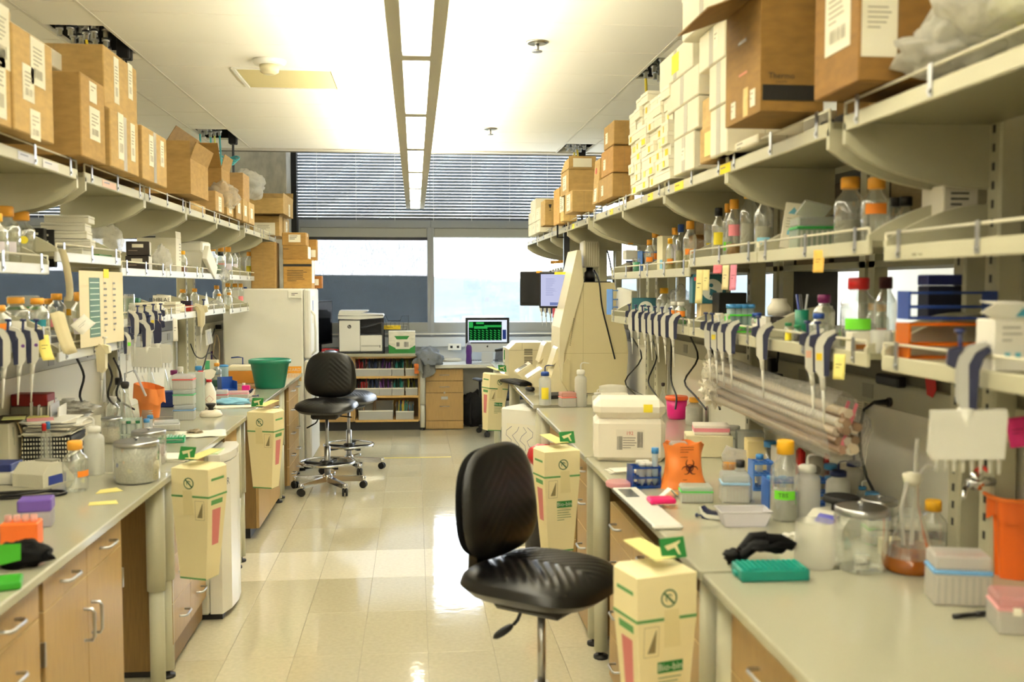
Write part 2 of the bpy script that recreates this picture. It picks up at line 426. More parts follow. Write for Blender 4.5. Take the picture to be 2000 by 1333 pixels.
def blind(x0, x1, l):
    t = T('venetian_blind', l, 'blind', ((x0 + x1) / 2, Y0 - .1, 2.5))
    wd = x1 - x0
    sm = B(C('7D858E', rough=.5)).box(0, 0, 0, wd, .037, .002, rot=(math.radians(-61), 0, 0)).mesh('slat')
    for k in range(30):
        o = bpy.data.objects.new('slat', sm); COL.objects.link(o); o.parent = t; o.location = (0, 0, .05 + k * .0375)
    B(C('4D545E', rough=.4)).box(0, 0, 0, wd, .03, .03, b=.004).make('bottom_rail', t)
    n = max(2, round(wd / .45))
    for k in range(n):
        x = -wd / 2 + (k + .5) * wd / n
        B(C('D5D8DA')).box(x, -.016, -.01, .006, .002, 1.2).make('ladder_cord', t)
    return t
blind(-1.40, 2.33, 'wide grey venetian blind lowered over the upper windows beside the concrete column')
blind(-5.1, -2.27, 'grey venetian blind behind the concrete column and the hanging hoses')
B(BLACK).bb(-1.458, -1.395, 12.12, 12.3, 1.08, 4.19).make('trim_1')['kind'] = 'structure'
# sill trunking under the windows
S(B(C('C9CED2', rough=.5)).bb(-5.3, 5.3, Y0 - .1, Y0, .95, 1.07, b=.004).make('trim_2'))
t = T('wall_outlet', 'white double power outlet on the sill trunking left of the desktop computer', 'outlet', PY(888, 678, Y0 - .1))
B(WHITE).box(0, -.004, -.04, .16, .008, .08, b=.003).make('plate', t)
for dx in (-.04, .04): B(DARK).box(dx, -.0085, -.015, .03, .002, .03).make('socket', t)
# hills outside
hb = B(C('2B3432', 'hill'))
def hz(i, j):
    x = -120 + 240 * i; y = 45 + 260 * j
    h = -14 + 17.5 * min(1, j * 1.6) + 3.5 * noise.noise(Vector((x * .02, y * .013, 3))) * min(1, j * 3) - .016 * x * min(1, j * 2)
    return (x, y, h)
S(hb.grid(60, 40, hz).make('hills'))
# ================================================================== benches, shelving, cabinets
LF, RF = -1.015, .775                   # worktop front edges
WZ = .91
def bench(s, y0, y1, l, legs=True):
    xf = LF if s < 0 else RF
    t = T('lab_bench', l, 'bench', (xf, y0, 0), group='lab bench tables')
    d = y1 - y0
    b = B(TOP); x = s * .425; b.box(x, d / 2, WZ - .03, .85, d - .006, .03, b=.004); b.make('worktop', t)
    b = B(BEIGE_SHADE); b.bb(s * .06, s * .70, .04, d - .04, WZ - .09, WZ - .03) if False else b.bb(min(s * .1, s * .13), max(s * .1, s * .13), .05, d - .05, WZ - .09, WZ - .031)
    b.make('apron', t)
    for yy in (.07, d - .07):
        for xx in (s * .06, s * .7):
            if xx == s * .7 and not legs: continue
            g = B(C('C9C7AE', rough=.4)).lathe([(.038, .43), (.038, WZ - .031)], 16, c=(xx, yy, 0)).lathe([(.031, .035), (.031, .44)], 14, c=(xx, yy, 0)).make('leg', t)
            B(DARK).lathe([(.034, 0), (.034, .012), (.012, .014), (.012, .036)], 12, c=(xx, yy, 0)).make('foot', g)
    return t
for (y0, y1, l) in ((.6, 2.42, 'bench section beside the door cabinet, cut off by the picture edge'), (2.43, 4.27, 'bench section above the wooden door cabinet, carrying glass jars and notebooks'),
                    (4.285, 6.1, 'bench section with the small white refrigerator under it, orange bag on top'), (6.105, 7.93, 'bench section carrying the spray bottle and blue tray, second waste box on its corner'),
                    (7.95, 9.12, 'bench section carrying the green bucket next to the tall fridge')):
    bench(-1, y0, y1, l)
for (y0, y1, l) in ((.6, 2.61, 'bench section in front carrying the pipette tip box and jar, waste box on its corner'), (2.63, 4.46, 'bench section carrying the foam cooler and orange biohazard bag'),
                    (4.49, 6.32, 'bench section carrying the white wash bottles'), (6.5, 8.33, 'bench section carrying the tall beige imaging cabinet'), (8.33, 10.2, 'bench section carrying the beige laser printer')):
    bench(1, y0, y1, l)
# ---- shelving: each bay is a thing with brackets, shelf, lip, guard rail and clips
def bracket(b, s, z, d, up, y, h0=.075, h1=.16):
    """side plate from front (x=0) to post (x=s*d); up=+1 rises above the shelf, -1 hangs below"""
    pts = [(0, 0), (s * d, 0)]
    for k in range(9):
        q = k / 8; pts.append((s * d * (1 - q), up * (h0 * .55 + (h1 - h0 * .55) * (1 - q ** 2) ** .8 if up < 0 else .015 + (h1 - .015) * math.sin((1 - q) * PI / 2) ** .9)))
    pts = [(p[0], z + p[1]) for p in pts]
    return b.prism(pts, 'y', y - .009, y + .009)
def shelf(name, s, xf, d, z, y0, y1, up, l, cat='shelf', lipm=None):
    t = T(name, l, cat, (xf, y0, z), group='wall shelves over the benches')
    L = y1 - y0
    B(BEIGE_SHADE).bb(min(s * .0122, s * d), max(s * .0122, s * d), .004, L - .004, .022, .04).make('board', t)
    B(lipm or BEIGE).bb(min(0, s * .012), max(0, s * .012), .004, L - .004, 0, .042, b=.003).make('lip', t)
    for y in (.012, L - .012):
        b = B(BEIGE); bracket(b, s, (.0212 if up < 0 else .0405), d, up, y, *((.1, .17) if up < 0 else (.1, .115))); b.make('bracket', t)
    r = B(C('D9D4BE', 'plain', .35)); r.cyl((s * .004, .01, .075), (s * .004, L - .01, .075), .004, n=8)
    r.cyl((s * .004, .01, .04), (s * .004, .01, .075), .004, n=6).cyl((s * .004, L - .01, .04), (s * .004, L - .01, .075), .004, n=6); r.make('guard_rail', t)
    for y in (.09, L / 2, L - .09):
        B(STEEL).bb(min(-s * .003, 0), max(-s * .003, 0), y - .009, y + .009, .008, .082).cyl((-s * .003, y, .02), (-s * .008, y, .02), .006, n=6).make('rail_clip', t)
    return t
def post(s, x, y, l, z1=2.28):
    t = T('shelf_post', l, 'post', (x, y, 0), group='slotted shelf uprights')
    B(BEIGE).bb(min(0, s * .07), max(0, s * .07), -.032, .032, WZ, z1, b=.006).make('upright', t)
    b = B(DARK)
    z = 1.0
    while z < z1 - .05:
        b.bb(min(-s * .001, s * .003), max(-s * .001, s * .003), -.006, .006, z, z + .022); z += .05
    b.make('slot', t)['kind'] = 'stuff'
RB = [(.76, 1.675), (1.675, 2.59), (2.67, 3.585), (3.585, 4.5), (4.5, 5.415), (5.415, 6.33), (6.5, 7.41), (7.41, 8.325), (8.325, 9.24), (9.24, 10.1)]
LBY = [(1.45, 2.37), (2.37, 3.28), (3.28, 4.2), (4.28, 5.195), (5.195, 6.11), (6.11, 7.03), (7.03, 7.95), (8.15, 9.065), (9.065, 9.98)]
XPR, XPL = 1.545, -1.755
n_r = ['bay out of view nearest the camera', 'bay with the big amber carton and bagged plastics', 'bay behind the double bracket with the open brown box', 'bay with tall stacks of white cartons', 'bay with the white cartons and yellow notes', 'bay with two stacked brown cartons', 'bay past the gap with the dark pole', 'bay above the two monitors', 'bay with the glass marked carton', 'bay at the window end']
n_l = ['bay out of view nearest the camera', 'bay at the picture edge', 'bay under the two tallest brown boxes', 'bay under the labelled brown carton', 'bay under the open tipped carton', 'bay under the bagged cartons', 'bay before the gap', 'bay under the pair of open cartons', 'bay at the fridge end']
mid_r = [1.757, 1.757, 1.778, 1.778, 1.735, 1.735, 1.735, 1.735, 1.735, 1.735]
mid_l = [1.738, 1.738, 1.738, 1.793, 1.743, 1.743, 1.743, 1.743, 1.743]
low_r = [1.462] * 10
low_l = [None, 1.45, 1.45, 1.375, 1.482, 1.482, 1.482, 1.47, None]
LIP_LIT = C('D3D4D0', rough=.4)  # fridge side lip enamel, window light put into its paler colour
for i, (y0, y1) in enumerate(RB):
    shelf('upper_shelf', 1, 1.14, XPR - 1.14, 2.103, y0, y1, -1, 'upper shelf on the carton side, ' + n_r[i])
    if i in (6, 7): continue
    shelf('middle_shelf', 1, 1.26, XPR - 1.26, mid_r[i], y0, y1, 1, 'middle shelf on the carton side, ' + n_r[i])
    shelf('lower_shelf', 1, 1.26, XPR - 1.26, low_r[i], y0, y1, 1, 'lower shelf on the carton side, ' + n_r[i])
for i, (y0, y1) in enumerate(LBY):
    shelf('upper_shelf', -1, -1.35, 1.755 - 1.35, 2.12, y0, y1, -1, 'upper shelf on the fridge side, ' + n_l[i])
    shelf('middle_shelf', -1, -1.47, 1.755 - 1.47, mid_l[i], y0, y1, 1, 'middle shelf on the fridge side, ' + n_l[i], lipm=LIP_LIT)
    if low_l[i]: shelf('lower_shelf', -1, -1.47, 1.755 - 1.47, low_l[i], y0, y1, 1, 'lower shelf on the fridge side, ' + n_l[i], lipm=LIP_LIT)
for k, y in enumerate([2.55, 2.71, 4.5, 6.29, 6.54, 8.325, 10.06]): post(1, XPR, y, ORD[k] + ' slotted beige shelf post from the camera along the carton side')
for k, y in enumerate([2.4, 4.16, 4.32, 6.11, 7.91, 8.19, 9.94]): post(-1, XPL, y, ORD[k] + ' slotted beige shelf post from the camera along the fridge side')
# service raceways and splash boards on the bench line
def raceway(s, x, y0, y1, l):
    t = T('power_raceway', l, 'raceway', (x, y0, 0))
    L = y1 - y0
    B(C('A7A38C', rough=.5)).bb(min(0, s * .05), max(0, s * .05), 0, L, 1.275, 1.365, b=.004).make('channel', t)
    B(C('6A6655', rough=.6)).bb(min(s * .01, s * .05), max(s * .01, s * .05), 0, L, 1.366, 1.43).make('cover', t)
    B(C('EFEBDA', rough=.6)).bb(min(s * .03, s * .05), max(s * .03, s * .05), 0, L, WZ + .001, 1.274).make('splash_board', t)
    for k in range(int(L / .6)):
        B(C('8B8876')).bb(min(-s * .003, s * .001), max(-s * .003, s * .001), .25 + k * .6, .33 + k * .6, 1.295, 1.345).make('outlet', t)
raceway(1, XPR + .06, .7, 6.4, 'long beige power channel and splash board behind the bench with the foam cooler')
raceway(1, XPR + .06, 6.5, 10.1, 'beige power channel behind the tall imaging cabinet')
raceway(-1, XPL - .06, 1.5, 4.24, 'beige power channel behind the notebooks and glass jars')
raceway(-1, XPL - .06, 4.28, 7.93, 'grey power channel behind the spray bottle and orange bag')
raceway(-1, XPL - .06, 8.13, 9.98, 'grey power channel beside the tall white fridge')
# ---- cabinets
WOOD = C('B4935C', 'wood', .4); WOOD_D = C('86683A', 'wood', .5); EDGE = C('E3C98C', rough=.4)
def pull(t, s, x, y, z, vert=False, w=.1):
    p = s * .032
    q = [(x, y - w / 2, z), (x - p * .8, y - w / 2, z), (x - p, y - w / 2 + .012, z), (x - p, y + w / 2 - .012, z), (x - p * .8, y + w / 2, z), (x, y + w / 2, z)]
    if vert: q = [(a, y, z + (b - y)) for a, b, c in q]
    return B(STEEL).tube(q, .0052, 8).make('handle', t)
def cabinet(s, xf, y0, y1, z0, z1, cols, l, dp=.5, name='base_cabinet'):
    """cols: list of (width, [(height, 'drawer'|'door', handle y fraction)])  from the camera end"""
    t = T(name, l, 'cabinet', (xf, y0, 0))
    L = y1 - y0
    B(WOOD_D).bb(min(s * .02, s * dp), max(s * .02, s * dp), 0, L, z0, z1, b=.002).make('body', t)
    B(DARK).bb(min(s * .06, s * dp), max(s * .06, s * dp), .01, L - .01, .002, z0).make('plinth', t) if z0 > .02 else None
    y = 0
    for wd, rows in cols:
        z = z1
        for h, kind, hy in rows:
            g = .002
            b = B(WOOD); b.bb(min(0, s * .019), max(0, s * .019), y + g, y + wd - g, z - h + g, z - g)
            o = b.make(kind, t)
            B(EDGE).bb(min(0, s * .019), max(0, s * .019), y + g, y + wd - g, z - g, z - g + .0016).make('edge_band', o)
            if kind == 'door':
                pull(o, s, 0, y + wd * hy, z - .15, True)
                for zz in (z - .12, z - h + .12): B(STEEL).bb(-s * .004, s * .01, y + (wd - .004 if hy < .5 else -.006), y + (wd + .006 if hy < .5 else .004), zz - .035, zz + .035).make('hinge', o)
            else: pull(o, s, 0, y + wd * hy, z - h / 2 if h < .15 else z - min(h * .5, .09))
            z -= h
        y += wd
    return t
D = 'drawer'
fx = -1.045
cabinet(-1, fx, 1.7, 2.84, .1, .872, [(.57, [(.105, D, .5), (.19, D, .5), (.24, D, .5), (.237, D, .5)]), (.57, [(.105, D, .62), (.19, D, .62), (.24, D, .62), (.237, D, .62)])], 'wooden drawer cabinet under the bench nearest the black cloth and green tray')
cabinet(-1, fx, 2.87, 3.62, .1, .872, [(.375, [(.1, D, .5), (.672, 'door', .9)]), (.375, [(.1, D, .5), (.672, 'door', .1)])], 'wooden cabinet with two doors and two drawers under the glass jars')
cabinet(-1, fx, 4.34, 5.02, .03, .872, [(.34, [(.15, D, .5), (.2, D, .5), (.2, D, .5), (.18, D, .5), (.112, D, 9.5)][:4]), (.34, [(.15, D, .5), (.2, D, .5), (.2, D, .5), (.18, D, .5)])], 'pale wooden drawer cabinet between the hanging waste box and the small refrigerator')
cabinet(-1, fx, 5.56, 5.93, .04, .872, [(.37, [(.28, D, .5), (.28, D, .5), (.272, D, .5)])], 'narrow wooden drawer cabinet behind the small refrigerator')
cabinet(-1, fx, 6.72, 7.76, .07, .872, [(.52, [(.15, D, .5), (.32, D, .5), (.332, D, .5)]), (.52, [(.15, D, .5), (.32, D, .5), (.332, D, .5)])], 'wooden drawer cabinet behind the second hanging waste box')
cabinet(-1, fx, 8.35, 9.05, .03, .88, [(.35, [(.14, D, .5), (.2, D, .5), (.2, D, .5), (.15, D, .5), (.16, D, .5)]), (.35, [(.14, D, .5), (.2, D, .5), (.2, D, .5), (.15, D, .5), (.16, D, .5)])], 'wooden drawer cabinet behind the stool at the fridge end of the bench')
fx = .825
cabinet(1, fx, 1.3, 2.56, .05, .85, [(.63, [(.17, D, .5), (.21, D, .5), (.21, D, .5), (.21, D, .5)]), (.63, [(.17, D, .5), (.21, D, .5), (.21, D, .5), (.21, D, .5)])], 'wooden drawer cabinet at the bottom corner below the tip box')
cabinet(1, fx, 2.68, 4.14, .02, .775, [(.5, [(.135, D, .5), (.21, D, .5), (.22, D, .5), (.19, D, .5)]), (.5, [(.135, D, .55), (.21, D, .55), (.22, D, .55), (.19, D, .55)]), (.46, [(.135, D, .6), (.21, D, .6), (.22, D, .6), (.19, D, .6)])], 'low wooden drawer cabinet between the leather stool and the nearest waste box')
cabinet(1, fx, 4.6, 5.0, .02, .86, [(.4, [(.14, D, .5), (.22, D, .5), (.24, D, .5), (.24, D, .5)])], 'wooden cabinet behind the bench leg under the foam cooler')
cabinet(1, fx, 5.15, 6.05, .02, .86, [(.45, [(.17, D, .5), (.17, D, .5), (.17, D, .5), (.17, D, .5), (.16, D, .5)]), (.45, [(.17, D, .5), (.17, D, .5), (.17, D, .5), (.17, D, .5), (.16, D, .5)])], 'wooden cabinet with many chrome pulls behind the middle waste box')
# ================================================================== far end: fridge, shelf cabinet, desk
GREEN = C('2E8B3D', rough=.6); PRN = C('2A2A28', rough=.8)
def ring(b, cx, cz, r, wd, a0, a1, n=24, y=0, mat=None, taper=False):
    for i in range(n):
        q0, q1 = a0 + (a1 - a0) * i / n, a0 + (a1 - a0) * (i + 1) / n
        def P(a, rr): return (cx + rr * math.cos(a), y, cz + rr * math.sin(a))
        def W(q): return wd * (.25 + .75 * math.sin(PI * (q - a0) / (a1 - a0))) if taper else wd
        b.quad(P(q0, r - W(q0)), P(q1, r - W(q1)), P(q1, r), P(q0, r), mat)
    return b
def biohazard(parent, T4, s, mat):
    b = B(mat)
    for k in range(3):
        d = PI / 2 + k * 2 * PI / 3
        ring(b, .5 * math.cos(d), .5 * math.sin(d), .5, .2, d + .55, d + 2 * PI - .55, 26, 0, None, True)
    ring(b, 0, 0, .42, .09, 0, 2 * PI, 30, 0)
    for i in range(len(b.v)): b.v[i] = Vector((b.v[i].x, b.v[i].z, 0))
    for f in b.f: f.reverse() if False else None
    o = b.make('biohazard_symbol', parent); o.matrix_local = T4 @ Matrix.Diagonal((s, s, s, 1)); return o
def lines(parent, T4, wd, n, gap, mat, frac=1, name='print_line', h=.35):
    b = B(mat); R2 = random.Random(n * 7 + int(wd * 1000))
    for k in range(n):
        q = wd * (frac if k < n - 1 else frac * .6) * R2.uniform(.75, 1)
        b.quad((-wd / 2, -k * gap - gap * h, 0), (-wd / 2 + q, -k * gap - gap * h, 0), (-wd / 2 + q, -k * gap, 0), (-wd / 2, -k * gap, 0))
    o = b.make(name, parent); o.matrix_local = T4; return o
def bars(parent, T4, wd, h, mat, n=14):
    b = B(mat); R2 = random.Random(int(wd * 9999)); x = -wd / 2
    while x < wd / 2:
        q = R2.choice((.3, .6, 1.0)) * wd / n; b.quad((x, -h / 2, 0), (x + q, -h / 2, 0), (x + q, h / 2, 0), (x, h / 2, 0)); x += q + R2.choice((.4, .7)) * wd / n
    o = b.make('barcode', parent); o.matrix_local = T4; return o
FW = C('F2F0E6', rough=.35)
t = T('tall_fridge', 'tall white refrigerator with biohazard stickers standing at the end of the bench', 'refrigerator', (-1.34, 9.55, 0))
B(FW).bb(-.38, .33, -.38, .4, .03, 1.67, b=.012).make('body', t)
for (z0, z1) in ((.1, 1.02), (1.03, 1.67)):
    d_ = B(C('F0EEE4', rough=.3)).bb(.335, .395, -.38, .4, z0, z1, b=.015).make('door', t)
    zc = (1.07 if z0 > 1 else .98); k = 1 if z0 > 1 else -1
    B(WHITE).tube([(.395, -.32, zc), (.43, -.32, zc + k * .03), (.435, -.32, zc + k * .2), (.43, -.32, zc + k * .36), (.395, -.32, zc + k * .4)], .012, 8).make('handle', d_)
B(DARK).bb(-.36, .33, -.35, .38, .002, .03).make('foot', t)
N_ = (0, -1, 0)
st = B(C('F0A21E', rough=.6)).bb(-.02, .31, -.3815, -.3805, .905, .965).make('sticker', t)
biohazard(st, face((.07, -.3816, .935), N_), .032, PRN); text('BIOHAZARD', .04, WHITE, st, face((.19, -.3816, .933), N_))
st = B(C('F2C878', rough=.6)).bb(-.02, .31, -.3815, -.3805, .83, .885).make('sticker', t)
text('BIOHAZARD', .036, C('F7E7C5'), st, face((.15, -.3816, .857), N_))
B(C('3A2A22')).bb(-.11, -.025, -.3815, -.3805, .925, .965).make('sticker', t)
th = B(WHITE).bb(.2, .32, -.395, -.381, 1.585, 1.65, b=.003).make('thermometer', t)
lines(th, face((.26, -.396, 1.63), N_), .06, 2, .014, PRN)
B(PAPER).bb(.396, .397, -.2, 0, 1.35, 1.6).make('notice', t)
B(C('3D57A8')).bb(.3972, .398, -.19, -.12, 1.44, 1.56).make('notice', t)
# ---- low open cabinet
YC = 11.7
def ux(u, y=YC): return PY(u, 700, y).x
def vz(v, y=YC): return PY(810, v, y).z
t = T('bin_cabinet', 'open wooden shelf cabinet under the printer holding clear bins', 'cabinet', (ux(755), YC, 0))
x0, x1 = ux(689) - ux(755), ux(820) - ux(755)
B(WOOD).bb(x0 - .42, x0 - .4, 0, .55, .11, .87).bb(x0, x0 + .024, 0, .55, .11, .87).bb(x1 - .02, x1, 0, .55, .11, .87).bb(x0 - .42, x1, .0, .55, .85, .87).bb(x0 - .42, x1, .53, .55, .11, .86).make('body', t)
S_ = []
for v in (737, 775, 822):
    z = vz(v); S_.append(z); B(C('D8B06A', 'wood', .4)).bb(x0 + .025, x1 - .021, .001, .529, z - .012, z + .012).make('shelf', t)
B(WOOD).bb(x0 - .4, x0 - .003, -.018, 0, .11, .86).make('door', t)
B(DARK).bb(x0 - .4, x1, .04, .5, 0, .11).make('plinth', t)
B(TOP).bb(-1.25 - ux(755), x1 + .03, -.03, .56, .872, .905, b=.004).make('worktop', t)
STR = ['C2363C', '2B3A66', '6B3A86', '1F7A70', 'A0A038']
CLR = C('E9EBE8', 'frost', .3, a=.62)
def bin_(x, y, z, wd, h, d, l, cols, grp='clear bins of pipette strips', n=14):
    t = T('storage_bin', l, 'bin', (x, y, z), group=grp)
    b = B(CLR); wl = .003
    b.bb(-wd / 2, wd / 2, 0, d, 0, wl).bb(-wd / 2, wd / 2, 0, wl, wl, h * .55).bb(-wd / 2, wd / 2, d - wl, d, wl, h)
    for s in (-1, 1): b.prism([(0, wl), (d, wl), (d, h), (d * .35, h), (0, h * .55)], 'x', s * wd / 2, s * (wd / 2 - wl))
    b.make('tub', t)
    B(WHITE).bb(-wd / 2 - .002, wd / 2 + .002, -.003, .004, h * .5, h * .58).bb(-wd / 2 - .003, -wd / 2 + .004, 0, d, h * .97, h).bb(wd / 2 - .004, wd / 2 + .003, 0, d, h * .97, h).make('rim', t)
    for i in range(n):
        x = R.uniform(-wd * .38, wd * .38); yy = R.uniform(.03, d * .7); s = R.uniform(.9, 1.35)
        B(C(cols[i % len(cols)], rough=.5)).cyl((x, yy, wl + .004), (x + R.uniform(-.02, .02), yy - R.uniform(0, .03), h * s), .006, .006, 5).make('strip', t)
    return t
nm = ['red', 'dark blue', 'purple', 'teal', 'olive yellow']
for r_, (v0, wh) in enumerate(((734.5, 'upper'), (771.5, 'middle'))):
    for i, u in enumerate((705.5, 728.5, 752.5, 777, 803.5)):
        bin_(ux(u), YC + .03, S_[r_] + .0125, .14, .155, .35, 'clear bin of %s strips on the %s shelf of the open cabinet' % (nm[i], wh), [STR[i], STR[i], '3A3A40'])
bin_(ux(733), YC + .03, S_[2] + .0125, .40, .19, .35, 'large clear bin with brown packets on the bottom shelf of the open cabinet', ['8A6A4A'], 'wide clear bins on the bottom shelf', 3)
bin_(ux(790), YC + .03, S_[2] + .0125, .21, .17, .35, 'clear bin of bright red, green and yellow bags on the bottom shelf', ['D8575A', '57A58A', 'E2CF55', '5E9CC0'], 'wide clear bins on the bottom shelf', 22)
# ---- desk, pedestal
t = T('desk', 'white topped desk under the window carrying the desktop computer', 'desk', (ux(822), YC, 0))
dz = vz(715)
B(C('DAD8CC', rough=.3)).bb(-.03, 1.95, -.04, .6, dz - .03, dz + .012, b=.005).make('top', t)
g = B(C('D8D8CC', rough=.4)).lathe([(.034, .3), (.034, dz - .03)], 14, c=(.018, .02, 0)).lathe([(.028, .03), (.028, .31)], 14, c=(.018, .02, 0)).make('leg', t)
B(DARK).lathe([(.032, 0), (.032, .012), (.012, .03)], 10, c=(.018, .02, 0)).make('foot', g)
WK = C('CDB9A8', rough=.7)
t = T('drawer_pedestal', 'three drawer wooden pedestal with a lock under the window desk', 'cabinet', (ux(831), YC + .02, 0))
pw = ux(905) - ux(831)
B(WOOD_D).bb(0, pw, .02, .5, .002, dz - .035).make('body', t)
for k, (v0, v1) in enumerate(((722, 745), (745.5, 768), (768.5, 823), (823.5, 839))):
    z1, z0 = vz(v0), max(.004, vz(v1))
    o = B(WOOD).bb(.002, pw - .002, 0, .019, z0, z1 - .003).make('drawer' if k < 3 else 'kick_board', t)
    if k < 3:
        z = (z0 + z1) / 2 if k < 2 else z0 + .17
        B(STEEL).tube([(pw / 2 - .055, 0, z), (pw / 2 - .055, -.022, z), (pw / 2 + .055, -.022, z), (pw / 2 + .055, 0, z)], .004, 6).make('handle', o)
        if k == 2:
            B(STEEL).bb(pw / 2 - .04, pw / 2 + .04, -.004, 0, z + .08, z + .115).make('label_holder', o)
            B(STEEL).cyl((pw / 2, 0, z + .16), (pw / 2, -.006, z + .16), .012, n=10).make('lock', o)
S(B(C('A9A79C', rough=.7)).bb(ux(905), 2, Y0 - .3, Y0 - .28, 0, .7).make('trim_3'))
# ---- printer
DZ = .905
PY_ = 11.82
def lx(u): return ux(u, PY_) - ux(705, PY_)
def lz(v): return vz(v, PY_) - DZ
t = T('printer', 'white office printer with dark edges and raised scanner lid on the shelf cabinet', 'printer', (ux(705, PY_), PY_, DZ))
PW = C('EDEBE2', rough=.35); PD = C('2B2F36', rough=.4)
B(PD).bb(lx(661.5), lx(749), .004, .4, .002, .03, b=.004).bb(lx(661.5), lx(703), .01, .4, .03, lz(622)).bb(lx(703), lx(749), .01, .4, .03, lz(652)).bb(lx(703), lx(749), .2, .4, lz(652), lz(622)).bb(lx(745), lx(749), .01, .25, lz(652), lz(632)).make('chassis', t)
B(PW).bb(lx(663), lx(703.5), -.01, .02, .022, lz(626), b=.006).make('front_column', t)
o = B(PW).bb(lx(704), lx(746.5), -.012, .02, .022, lz(655), b=.006).make('paper_drawer', t)
B(C('BDBBB2')).bb(lx(706), lx(741), -.0135, -.012, lz(677), lz(674)).make('handle', o)
B(PRN).bb(lx(741.5), lx(743), -.0135, -.012, lz(679), lz(674)).make('slot', o)
em = B(PRN).cyl((lx(683), -.010, lz(638)), (lx(683), -.0112, lz(638)), .022, n=24).make('emblem', t)
text('hp', .03, PW, em, face((lx(683), -.0112, lz(638)), N_, (.25, 0, 1)))
B(PD).prism([(lx(704), lz(640)), (lx(725), lz(634)), (lx(746), lz(630)), (lx(746), lz(632)), (lx(704), lz(643))], 'y', .0, .25).make('output_tray', t)
B(PW).prism([(lx(661), lz(623)), (lx(661), lz(616)), (lx(663), lz(610.5)), (lx(748), lz(614)), (lx(750), lz(617)), (lx(748), lz(621)), (lx(700), lz(624))], 'y', -.02, .4).make('scanner_lid', t)
B(PW).prism([(lx(662), lz(611)), (lx(664), lz(606.5)), (lx(718), lz(606.5)), (lx(719), lz(608.5)), (lx(700), lz(613))], 'y', .02, .36).make('document_feeder', t)
B(PD).prism([(lx(661), lz(617.5)), (lx(661), lz(616)), (lx(700), lz(617)), (lx(749), lz(615.5)), (lx(749), lz(617))], 'y', -.0215, -.019).make('seam', t)
# ---- wire tray, yellow box, green box
t = T('wire_tray', 'black wire letter tray standing behind the printer', 'tray', (ux(772, 12.1), 12.1, DZ))
b = B(BLACK); tw_, th_ = .14, .10
zt = vz(636, 12.1) - DZ
for k in range(7):
    x = -tw_ + 2 * tw_ * k / 6; b.cyl((x, -.05, zt - .05), (x * 1.12, -.06, zt + .06), .002, n=5); b.cyl((x, -.05, zt - .05), (x, .12, zt - .05), .002, n=5)
for z, s in ((zt - .05, 1), (zt - .015, 1.04), (zt + .02, 1.07)): b.tube([(-tw_ * s, -.05, z), (tw_ * s, -.05, z)], .0022, 5)
b.tube([(-tw_ * 1.15, -.06, zt + .12), (-tw_ * .75, -.06, zt + .12), (-tw_ * .6, -.06, zt + .06), (tw_ * .45, -.06, zt + .06), (tw_ * .6, -.06, zt + .12), (tw_ * 1.12, -.06, zt + .12), (tw_ * 1.2, -.05, zt - .05)], .003, 6)
for x in (-.13, .13): b.cyl((x, .1, 0), (x, .1, zt - .05), .003, n=5); b.cyl((x, -.03, 0), (x, -.03, zt - .05), .003, n=5)
b.make('frame', t)
def carton(name, l, cat, x, y, z, wd, d, h, col, rot=0, grp=None, kind='card', tape=None, bev=.004):
    t = T(name, l, cat, (x, y, z), rot, grp)
    B(C(col, kind)).box(0, 0, 0, wd, d, h, b=bev).make('box', t)
    b = B(C('3A2F1E')); b.bb(-wd / 2 + .004, wd / 2 - .004, -.0012, .0012, h - .0006, h + .0006); b.make('flap_seam', t)
    if tape: B(C(tape, 'frost', .3, a=.8)).bb(-wd * .5, wd * .5, -.025, .025, h - .0003, h + .001).bb(-wd / 2 - .001, -wd / 2 + .0003, -.025, .025, h * .72, h).bb(wd / 2 - .0003, wd / 2 + .001, -.025, .025, h * .72, h).make('tape', t)
    return t
p = PY(766, 640, 12.03)
t = T('box', 'small yellow box lying in the wire tray behind the printer', 'box', (p.x, 12.08, p.z - .025)); B(C('E8C51E')).box(0, 0, 0, .2, .07, .05, b=.003).make('carton', t)
lines(t, face((0, -.036, .03), N_), .14, 1, .012, PRN, name='print')
p = PY(785, 688, 11.8)
t = carton('box', 'white and green printed carton standing right of the printer', 'box', p.x, 11.95, DZ, .315, .22, .255, 'E9E4D2')
g_ = B(GREEN); q = -.1112
g_.add([(-.157, q, .0), (.157, q, 0), (.157, q, .09), (.09, q, .05), (.0, q, .05), (-.06, q, .05), (-.157, q, .1)], [(0, 1, 2, 3, 4, 5, 6)])
g_.add([(-.09, q, .2), (.09, q, .2), (.06, q, .16), (-.06, q, .16)][::-1], [(0, 1, 2, 3)]); g_.make('print', t)
lb = B(PAPER).bb(-.075, .09, -.1122, -.1108, .045, .15).make('label', t); bars(lb, face((.05, -.1123, .1), N_), .05, .06, PRN, 10); bars(lb, face((-.045, -.1123, .1), N_), .04, .05, PRN, 9)
p = PY(645, 687, 11.85)
t = T('stapler', 'red desk stapler lying between the black monitor and the printer', 'stapler', (p.x, 11.85, DZ), .1)
B(C('B3161C', rough=.35)).bb(-.1, .1, -.02, .02, .0, .012, b=.003).make('base', t)
B(C('B3161C', rough=.35)).prism([(-.1, .02), (-.1, .05), (-.06, .06), (.1, .045), (.1, .03)], 'y', -.022, .022).make('arm', t)
B(STEEL).bb(-.06, .06, -.023, .023, .026, .036).make('magazine', t)
t = T('monitor', 'black monitor seen edge on beside the fridge, left of the printer', 'monitor', (PY(628, 600, 11.95).x, 11.95, DZ), math.radians(68))
B(BLACK).bb(-.24, .24, -.02, .02, .1, .62, b=.006).make('panel', t); B(C('15161A', rough=.15)).bb(-.225, .225, -.0215, -.0195, .12, .6).make('screen', t)
